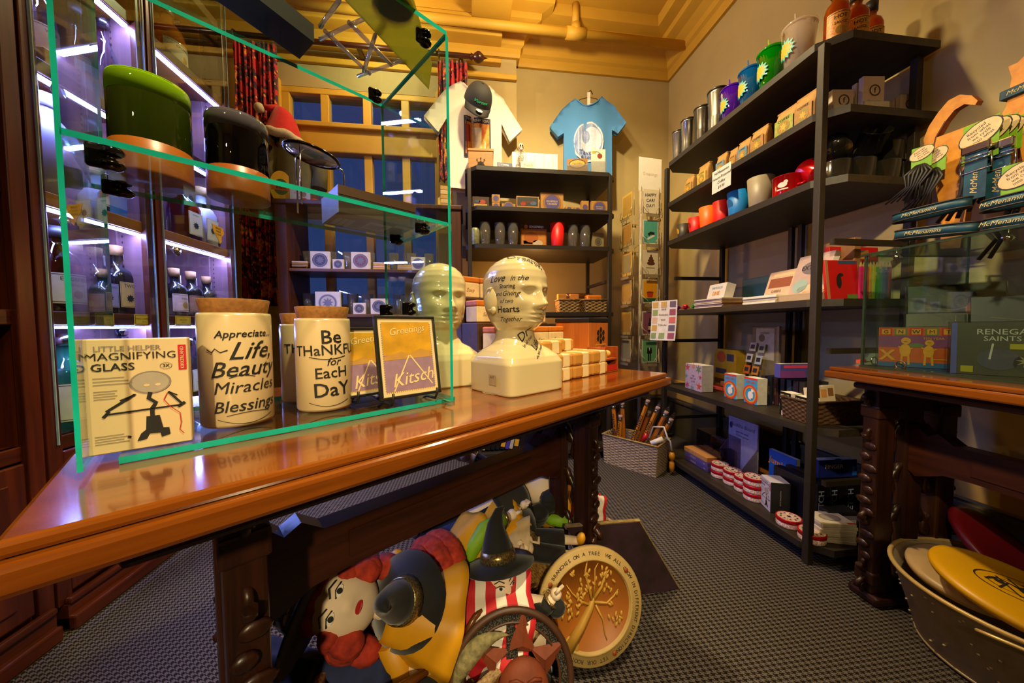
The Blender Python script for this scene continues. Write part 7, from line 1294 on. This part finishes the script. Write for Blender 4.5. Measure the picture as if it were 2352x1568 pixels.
# leashes hanging with green cards
def tagcard(px, py, x, s, tint, lb, rot, bundle):
    v = at(px, py, X=x); o = T('dog_leash', lb, 'dog leash', v, RR+rot, 'dog leashes at the wooden dog'); m = MB(); m.bx(-.036*s, .036*s, 0, .0015, -.075*s, .035*s, 0, .0005); P('green_card', m, o, mt('78a80e', .5)); m = MB(); m.on(Matrix.Translation((0, -.0012, 0)) @ FRONT @ Matrix.Rotation(.5, 4, 'Z')); m.disc(0, 0, .047*s, .032*s, .0002, 0); m.disc(0, 0, .044*s, .0295*s, .0005, 1); 
    for i, t_ in enumerate(('Recycled', 'from what', 'we cycle', 'into what')): m.text(t_, .0115*s, 0, .016*s-.0105*s*i, .0008, 0)
    P('oval_label', m, o, mt('2c2114', .6), mt('d9bd8c', .5)); m = MB()
    for i in range(bundle): a = (i-bundle/2)*.010*s; m.tube([(a*.4, .003, -.055*s), (a*1.6, -.006, -.10*s), (a*.8-.02*s, -.004, -.16*s), (a*2.2-.05*s, .0, -.225*s)], [.006*s, .007*s, .005*s, .005*s], 6)
    P('strap_bundle', m, o, STRAPK); return o
tagcard(2117, 352, 1.475, .62, 0, 'small dog leash with oval card in front of the dog tail, left one', .35, 7); tagcard(2147, 358, 1.495, .70, 0, 'small dog leash with oval card in front of the dog tail, right one', .1, 6)
for k, (px, py, s, lb) in enumerate(((2312, 300, .80, 'rearmost big leash card behind the chrome buckle'), (2298, 298, .85, 'third big leash card behind the chrome buckle'), (2276, 304, .92, 'second big leash card behind the chrome buckle'), (2252, 306, 1.0, 'front big leash card with large cream oval on the dog body'))): tagcard(px, py, 1.50-.018*k, s, 0, lb, -.05, 3)
tagcard(2345, 400, 1.40, .9, 0, 'leash card cut off by the right edge of the photo', 0, 2)
def buckle(px, py, x, lb, ln):
    v = at(px, py, X=x); o = T('leash_buckle', lb, 'leash buckle', v, RR); m = MB(); m.bx(-.028, .028, -.006, .006, .03, .056, 0, .004); m.tube([(-.03, 0, .02), (.03, 0, .02), (.032, 0, -.02), (-.028, 0, -.022)], .0028, 6, closed=True); m.tube([(-.028, -.004, .008), (.03, -.004, .010)], .002, 6); P('chrome_frame', m, o, CHROME); m = MB(); m.bx(-.022, .022, .0, .004, -ln, .03, 0, .001); m.on(front(-.0006)); m.text('McMen', .02, 0, -ln*.55, .0003, 1, .01, .3, rot=PI/2); P('teal_strap', m, o, TEAL, mt('c9b26a', .5)); return o
buckle(2240, 375, 1.43, 'chrome buckle with teal leash strap before the dog, left one', .10); buckle(2292, 370, 1.45, 'chrome buckle with teal leash strap before the dog, right one', .10)
def loop(p, q_, x, lb, h=.026, th=.05):
    a = at(*p, X=x); b_ = at(*q_, X=x); L_ = (b_-a).length; d = (b_-a).normalized(); o = T('leash_loop', lb, 'dog leash', a, 0, 'coiled teal leashes on the glass case'); o.rotation_euler = (0, -math.asin(d.z), math.atan2(d.y, d.x)); m = MB(); R = []
    for i in range(40):
        s_ = 2*PI*i/40; R.append((L_/2+L_/2*math.copysign(abs(math.cos(s_))**.7, math.cos(s_)), th/2*math.sin(s_)))
    m.add([(x_, y_, z_) for z_ in (-h/2, h/2) for x_, y_ in R], [(i, (i+1) % 40, 40+(i+1) % 40, 40+i) for i in range(40)], 0, True); g = P('band', m, o, TEAL); e = g.modifiers.new('t', 'SOLIDIFY'); e.thickness = .003
    m = MB()
    for z_ in (-h/2, h/2): m.tube([(x_*1.0, y_*1.03, z_) for x_, y_ in R], .0024, 5, closed=True)
    P('leather_edge', m, o, mt('2c1c12', .5)); sgn = 1; m = MB(); m.on(Matrix.Translation((L_*.42, th/2+.0022, 0)) @ Matrix.Rotation(PI, 4, 'Z') @ FRONT); m.text('McMenamins', h*.6, 0, 0, .0006, 0, .01, .3); m.on(Matrix.Translation((L_*.45, -th/2-.0022, 0)) @ FRONT); m.text('McMenamins', h*.6, 0, 0, .0006, 0, .01, .3); P('lettering', m, o, mt('c9b26a', .5)); return o
loop((2052, 505), (2232, 462), 1.40, 'upper left coiled teal leash on the case top'); loop((2056, 542), (2250, 520), 1.34, 'lower left coiled teal leash nearest the glass edge'); loop((2255, 478), (2420, 440), 1.36, 'upper right coiled teal leash running out of the photo'); loop((2258, 520), (2420, 495), 1.31, 'lower right coiled teal leash running out of the photo')
# tub of flying discs
cx, cy_, RX, RY, HT = 1.42, .66, .24, .235, .20; TUBM = mt('a8957a', .45, .25, var=.12, sc=25, bump=.15)
o = T('oval_tub', 'pale oval metal tub with wire handle under the right table', 'tub', (cx, cy_, 0), -.25); m = MB()
E_ = lambda k, z, n=64: [(RX*k*math.cos(2*PI*i/n), RY*k*math.sin(2*PI*i/n), z) for i in range(n)]
pr = [(.74, 0), (.765, .008), (.985, HT-.006), (1.0, HT), (.965, HT-.004), (.75, .014), (0.01, .014)]; n = 64; v = []
for k, z in pr: v += E_(k, z)
m.add(v, [(j*n+i, j*n+(i+1) % n, (j+1)*n+(i+1) % n, (j+1)*n+i) for j in range(len(pr)-1) for i in range(n)]+[tuple(range(n))], 0, True); P('tub_wall', m, o, TUBM); m = MB(); m.tube(E_(1.0, HT), .006, 8, closed=True); P('rolled_rim', m, o, mt('c9a96a', .4, .2, var=.06)); m = MB(); m.tube(E_(.765, .01), .004, 8, closed=True); P('base_rim', m, o, TUBM)
m = MB(); R2 = random.Random(5)
for i in range(40):
    a = R2.uniform(2.6, 5.6); z = R2.uniform(.03, .18); k = .775+.225*z/HT; m.ell((RX*k*math.cos(a)*.99, RY*k*math.sin(a)*.99, z), (.004, .004, .003), 0, 6, 4)
P('leaf_emboss', m, o, TUBM)['kind'] = 'stuff'
a0 = PI+.75; hx, hy = RX*1.02*math.cos(a0), RY*1.02*math.sin(a0); tv = Vector((-RX*math.sin(a0), RY*math.cos(a0), 0)).normalized(); nv = Vector((math.cos(a0), math.sin(a0), 0)); hp = []
for i in range(28):
    s_ = 2*PI*i/28; w = tv*(.075*math.copysign(abs(math.cos(s_))**.7, math.cos(s_)))+nv*(.02+.022*math.sin(s_))+Vector((0, 0, .0+.012*math.sin(s_))); hp.append((hx+w.x, hy+w.y, HT-.004+w.z))
m = MB(); m.tube(hp, .0042, 8, closed=True); P('wire_handle', m, o, mt('d9b878', .35, .4, var=.05))
def frisbee(px, py, z, R, col, lb, tilt, art):
    q = at(px, py, z=z); o = T('flying_disc', lb, 'frisbee', q, 0, 'flying discs in the oval tub', rot=(tilt[0], tilt[1], .2)); m = MB(); m.lathe([(R*.9, -.024), (R*.97, -.022), (R, -.012), (R*.985, -.004), (R*.9, 0), (R*.75, .003), (0, .004)], 48, cap=False); g = P('disc_shell', m, o, mt(col, .4, var=.04, sc=12))
    if art:
        m = MB(); m.on(Matrix.Rotation(-.9, 4, 'Z')); m.ring(0, 0, R*.50, R*.52, .0047, 0, 40, .62); m.ring(0, 0, R*.36, R*.375, .0047, 0, 24, .5)
        for p in (((-.4, 0), (-.2, .15), (0, .05), (.2, .2), (.4, 0)), ((-.3, -.15), (-.1, .1), (.1, -.1), (.3, .05)), ((-.2, .2), (-.1, -.2), (.15, -.2), (.1, .2)), ((-.05, .25), (.05, -.1), (.3, -.15))): m.line([(a*R, b_*R) for a, b_ in p], R*.03, .0049, 0)
        m.disc(.05*R, 0, R*.08, R*.1, .0048, 0); m.disc(-.22*R, .05*R, R*.06, R*.05, .0048, 0); P('line_drawing', m, o, mt('2a2214', .6))
    return o
frisbee(2310, 1262, .235, .13, '6a0a14', 'dark red flying disc at the back of the tub', (.75, .1), False); frisbee(2235, 1322, .195, .125, 'b8986a', 'beige flying disc half under the yellow one', (.12, -.10), True); frisbee(2345, 1360, .235, .148, 'd9a008', 'yellow flying disc with black line drawing on top of the tub', (.22, .05), True)
# ------------------------------------------------------------------ greeting card spinner
sx, sy = at(1471, 600, Y=2.36).x, 2.36; IVO = mt('b9a47a', .4, .4, var=.1)
o = T('card_spinner', 'tall wire greeting card spinner between the two shelving units', 'card rack', (sx, sy, 0), .12); m = MB(); m.tube([(0, 0, .02), (0, 0, 1.95)], .014, 12); P('pole', m, o, mt('c9b9a4', .4, .2)); m = MB(); m.lathe([(0, 0), (.20, 0), (.20, .012), (.03, .03), (0, .03)], 28); P('round_base', m, o, BLACKM)
zs_ = [at(1471, y, Y=2.24).z for y in (490, 560, 630, 697, 770, 834)]
for f in range(4):
    for k, z in enumerate(zs_):
        m = MB(); m.on(Matrix.Rotation(f*PI/2, 4, 'Z')); m.tube([(-.072, -.118, z+.10), (-.072, -.125, z), (.072, -.125, z), (.072, -.118, z+.10)], .0022, 5); m.tube([(-.072, -.118, z+.06), (-.03, -.132, z+.02), (-.03, -.132, z)], .0018, 5); m.tube([(.072, -.118, z+.06), (.03, -.132, z+.02), (.03, -.132, z)], .0018, 5); m.tube([(-.072, -.105, z+.0), (-.072, -.105, z+.19)], .0022, 5); m.tube([(.072, -.105, z), (.072, -.105, z+.19)], .0022, 5); m.bx(-.05, .05, -.131, -.129, z-.022, z-.004); P('wire_pocket', m, o, IVO)
m = MB(); m.bx(-.088, .092, -.10, -.097, 1.86-.03, 2.06, 0); m.on(front(-.1003)); m.text('Greetings', .03, 0, 1.95, .0004, 1); P('header_sheet', m, o, mt('f0e8dc', .5, var=.02), mt('e0cdb5', .5))
def card(f, z, lb, col, draw, mats):
    a = .12+f*PI/2; l = Matrix.Rotation(a, 3, 'Z') @ Vector((0, -.1135, 0)); m = MB(); m.bx(-.062, .062, 0, .0012, 0, .165, 0); m.on(front(-.0003)); draw(m); S('greeting_card', m, lb, 'greeting card', (sx+l.x, sy+l.y, z+.004), a, (mt(col, .6, var=.03),)+tuple(multi(*mats)), 'greeting cards on the spinner')
def g1(m):
    for i, s_ in enumerate(('HAPPY', 'CAR?', 'DAY!')): m.text(s_, .03, -.005, .125-.036*i, .0005, 1, .01, .1, rot=.06)
def g2(m): m.rect(-.054, .054, .008, .157, .0003, 1); m.line([(-.03, .03), (.03, .06)], .014, .0006, 2); m.line([(-.02, .06), (.0, .075), (.03, .07)], .02, .0006, 3); m.line([(-.04, .05), (-.02, .02)], .004, .0006, 3)
def g3(m):
    for a, b_, c in ((.075, .032, .013), (.094, .025, .012), (.111, .016, .011), (.126, .007, .010)): m.disc(.004, a, b_, c, .0004+a*.002, 1)
    m.rect(-.035, .035, .042, .046, .0005, 2)
def g4(m): m.rect(-.054, .054, .035, .157, .0003, 1); m.rect(-.054, .054, .008, .035, .0003, 2); m.add([(-.028, .075, .0006), (-.02, .04, .0006), (.02, .04, .0006), (.028, .075, .0006)], [(0, 1, 2, 3)], 3); m.disc(0, .076, .028, .006, .0008, 4)
def g5(m): m.rect(-.054, .054, .008, .157, .0003, 1); m.rect(-.012, .012, .02, .085, .0005, 2); m.rect(-.005, .005, .085, .118, .0005, 2); m.rect(-.011, .011, .035, .06, .0007, 3); m.disc(.032, .06, .011, .014, .0005, 4); m.rect(.030, .034, .022, .05, .0005, 4)
def g6(m): m.rect(-.054, .054, .008, .157, .0003, 1); m.add([(-.017, .105, .0006), (.017, .105, .0006), (.021, .065, .0006), (.012, .06, .0006), (-.012, .06, .0006), (-.021, .065, .0006)], [tuple(range(6))], 2); m.rect(-.012, -.002, .012, .062, .0006, 2); m.rect(.002, .012, .012, .062, .0006, 2); m.add([(-.006, .105, .0008), (.006, .105, .0008), (0, .08, .0008)], [(0, 1, 2)], 3)
for k, (lb, col, dr, ms) in enumerate((('white greeting card with hand-lettered HAPPY DAY greeting', 'e3d3b5', g1, ('1c1814',)), ('teal greeting card with black and white doodle', 'd9d3c0', g2, ('55aa94', 'd9d9cc', '1c1c1c')), ('cream greeting card with a brown swirl heap', 'dcc9a5', g3, ('5a2c14', '8a7a6a')), ('yellow greeting card with red bowl over green', 'd9c9a5', g4, ('e89a08', '1c5a3c', 'c03a14', '8a2a10')), ('mauve greeting card with wine bottle and glass', 'd5c5b0', g5, ('8a4a5c', '1a2420', 'd9b46a', '6a1424')), ('green greeting card with a dark suit', 'c9d0a8', g6, ('6aa868', '121414', 'd9d9cc')))): card(0, zs_[k], lb, col, dr, ms)
for k, z in enumerate(zs_):
    card(1, z, 'cream card in the %s side pocket on the right of the spinner' % ordn[5-k], ('d9c08a', 'c9b07a')[k % 2], lambda m: m.rect(-.05, .05, .02, .15, .0003, 1), (('c9a86a', 'b98a8a', '9a8a5a')[k % 3],)); card(3, z, 'tan card in the %s side pocket on the left of the spinner' % ordn[5-k], ('d0a84a', 'c2a060')[k % 2], lambda m: m.rect(-.05, .05, .02, .15, .0003, 1), (('b9903a', 'c08a3a', '9a8a5a')[k % 3],))
# ------------------------------------------------------------------ glass hutch under the window
HX0, HX1, HY0, HY1 = -1.16, at(1060, 560, Y=2.30).x-.0, 2.28, 2.58; HT_ = 1.66; HB = wood('3a1c0c', '5c3014', .4, 3, 2, bump=.1)
o = T('glass_hutch', 'brown wooden hutch of souvenir glasses standing below the window', 'hutch', (HX0, HY0, 0), 0); W_ = HX1-HX0; D_ = HY1-HY0
for x in (0, W_-.065): m = MB(); m.bx(x, x+.065, .0, D_, .06, HT_, 0, .004); P('end_panel', m, o, HB)
for z in (.40, .985, 1.272): m = MB(); m.bx(.066, W_-.066, .01, D_, z-.02, z, 0, .002); P('shelf', m, o, wood('4a2a12', '7a4c20', .4, 3, 0))
m = MB(); m.bx(-.01, W_+.01, -.01, D_+.01, HT_, HT_+.03, 0, .006); P('top', m, o, HB); m = MB(); m.bx(0, W_, .02, D_, 0, .06); P('plinth', m, o, HB)
for k in range(3): m = MB(); w3 = (W_-.132)/3; m.bx(.066+w3*k+.004, .066+w3*(k+1)-.004, .004, .022, .07, .395, 0, .003); d = P('door', m, o, HB); m = MB(); m.ell((.066+w3*(k+.85), -.002, .24), .009); P('knob', m, d, CHROME)
def hs(px, z, y=2.36): q = at(px, 600, Y=y); return (max(HX0+.12, min(HX1-.12, q.x)), y, z+.001)
for k, px in enumerate((556, 580, 612, 640, 720, 762, 800, 850, 905, 945, 985)):
    pint(hs(px, 1.272, 2.44), '%s souvenir glass on the upper hutch shelf' % ('first', 'second', 'third', 'fourth', 'fifth', 'sixth', 'seventh', 'eighth', 'ninth', 'tenth', 'last')[k], .036, .13, 'souvenir glasses on the upper hutch shelf')
for k, px in enumerate((548, 585, 622, 660, 700, 735, 772, 808, 842, 878, 915, 950, 985)):
    pint(hs(px, .985, 2.42), '%s souvenir glass on the lower hutch shelf' % ('first', 'second', 'third', 'fourth', 'fifth', 'sixth', 'seventh', 'eighth', 'ninth', 'tenth', 'eleventh', 'twelfth', 'last')[k], .038, .14, 'souvenir glasses on the lower hutch shelf')
def csh(px, z, w, lb, col='e0cdb0', em='4a4852', y=2.31): q = hs(px, z, y); book(q, 0, w, w*.95, .02, col, lb, (), cat='coaster', nm='stone_coaster', extra=(em, '76707a'), art=(('d', 0, .5, .40, .38, 3), ('o', 0, .5, .36, 4), ('s', 0, .5, .24, .13, 9, 4), ('d', 0, .46, .12, .10, 3)))
csh(735, 1.272, .115, 'white stone coaster with dark round print, left of two on the upper hutch shelf'); csh(828, 1.272, .115, 'white stone coaster with grey and red print, right of two on the upper hutch shelf', em='7a4a50'); csh(776, 1.272, .065, 'small white coaster between the two large ones'); csh(960, 1.272, .09, 'white coaster with purple print near the hutch end', em='5a4a86')
csh(868, .985, .105, 'white coaster with ring print on the lower hutch shelf behind the frame'); csh(822, .985, .075, 'round-marked white coaster on the lower hutch shelf', em='4a3a1c'); csh(750, .985, .15, 'wide cream coaster behind the smaller lettered jar', em='c9b79a')
for k, (px, z, n, g) in enumerate(((560, 1.272, 3, 'far left'), (690, 1.272, 4, 'yellow handle'), (875, 1.272, 4, 'middle right'), (930, 1.272, 3, 'far right'))):
    for j in range(n): q = hs(px, z, 2.33); S('stone_coaster', MB().bx(-.045, .045, -.045, .045, 0, .011, 0, .002), '%s coaster of the %s pile on the upper hutch shelf' % (ordn[j] if j < n-1 else 'top', g), 'coaster', (q[0], q[1]+.02, q[2]+.0115*j), .02*j, (mt(('d9a24a', 'dcb8a0')[j % 2], .6, var=.05),), 'coaster piles in the hutch')
# on top of the hutch and on the sill
zt_ = HT_+.031
q = at(645, 410, Y=2.36); m = MB(); m.on(front(0)); m.prism([(.062*math.cos(i*2*PI/30), .10+.10*math.sin(i*2*PI/30)) for i in range(30)], -.012, 0, 0); m.disc(0, .10, .04, .05, .0008, 1); m.rect(-.05, .05, .08, .11, .001, 2); m.text('BEER', .026, 0, .095, .0014, 3, .02); S('round_sign', m, 'yellow round beer sign standing on the hutch', 'sign', (q.x, 2.36, zt_), .3, multi('d9a81c', '3a5a2a', 'd0601c', '2a1a10'))
q = at(688, 420, Y=2.34); m = MB(); m.bx(-.06, .06, 0, .004, 0, .09, 0); m.bx(-.004, .004, .005, .012, 0, .14); m.on(front(0)); m.text('Ornaments', .016, 0, .06, .0005, 1, shear=.3); m.text('sale', .016, 0, .035, .0005, 1, shear=.3); S('counter_sign', m, 'cream lettered card sign beside the round beer sign', 'sign', (q.x, 2.34, zt_), 0, (PAPER, INK))
for k, (px, c) in enumerate(((702, 'c01c14'), (722, 'd03a1c'), (745, 'b0301c'), (766, 'a04a3a'))):
    q = at(px, 455, Y=2.36); t = T('snow_globe', '%s little red snow globe in the row on the hutch' % ordn[k], 'snow globe', (q.x, 2.36, zt_), 0, 'red snow globes on the hutch'); m = MB(); m.lathe([(0, 0), (.026, 0), (.028, .02), (.022, .03), (0, .03)], 18); P('base', m, t, mt(c, .4)); m = MB(); m.ell((0, 0, .052), (.025, .025, .026), 0, 16, 10); P('glass_ball', m, t, glassm('e6d0d0', 1.2, base=.08, milk=.2))
for k in range(5): q = at(1024, 460, Y=2.33); S('small_carton', MB().bx(-.035, .035, 0, .05, 0, .028, 0, .002), '%s small tan carton of the pile by the glass edge' % (ordn[k] if k < 4 else 'top'), 'box', (min(q.x, HX1-.06), 2.33, zt_+.0288*k), .03*k, (mt(('c98a44', 'd9a86a')[k % 2], .6, var=.06),), 'tan cartons on the hutch')
for k in range(4): q = at(566, 480, Y=2.40); S('small_carton', MB().bx(-.06, .06, 0, .07, 0, .045, 0, .002), '%s cream carton of the pile beside the cabinet end' % (ordn[k] if k < 3 else 'top'), 'box', (max(q.x, HX0+.08), 2.40, zt_+.0455*k), .02*k, (mt(('b5a58c', 'c0a07a')[k % 2], .6, var=.06),), 'cream cartons on the hutch')
# olive shirt form with a red santa hat
q = at(672, 380, Y=2.46); o = T('shirt_form', 'olive shirt on a bust form behind the lens', 'shirt', (q.x+.03, 2.44, zt_), 0); o.scale = (.9, .8, 1); m = MB(); m.grid(lambda u, v: ((.14-.02*v)*(1 if v < .8 else 1-1.9*(v-.8)**1.1*1.0)*math.cos(2*PI*u)*(1+.03*math.sin(14*PI*u)*(1-v)), .085*(1 if v < .85 else 1-2.0*(v-.85))*math.sin(2*PI*u), .42*v), 40, 20, 0, wu=True); m.tube([(.10, 0, .36), (.17, -.01, .24), (.16, -.02, .12)], [.05, .05, .055], 12); m.tube([(-.10, 0, .36), (-.17, -.01, .24), (-.16, -.02, .12)], [.05, .05, .055], 12); P('shirt_cloth', m, o, mt('6e6a44', .85, var=.1, sc=20)); m = MB(); m.ell((-.03, 0, .40), (.07, .08, .09)); P('foam_head', m, o, mt('a89c78', .7))
q2 = Vector((q.x-.05, 2.46, zt_+.44)); o = T('santa_hat', 'red felt santa hat with white brim above the black candle glass', 'hat', q2, 0, rot=(0, .12, 0)); m = MB(); m.grid(lambda u, v: ((.10*(1-v)+.012)*math.cos(2*PI*u)-.05*v*v, (.10*(1-v)+.012)*math.sin(2*PI*u), .20*math.sin(v*PI*.55)), 28, 10, 0, wu=True); m.tube([(-.045, 0, .195), (-.12, -.03, .17)], [.025, .015], 8); P('felt_cone', m, o, mt('d8080c', .8, sheen=.3)); m = MB(); m.tube([(.105*math.cos(i*2*PI/30), .105*math.sin(i*2*PI/30), .006*math.sin(i*1.3)) for i in range(30)], .026, 10, closed=True); P('white_brim', m, o, mt('e0cfae', .9, bump=.5, sc=120)); m = MB(); m.ell((-.14, -.035, .16), .03); P('pompom', m, o, mt('e0cfae', .9, bump=.5, sc=120))
# hanging heart ornament behind the case
q = at(878, 298, Y=2.2)
# ceiling: dark box corner above (end of an air grille)
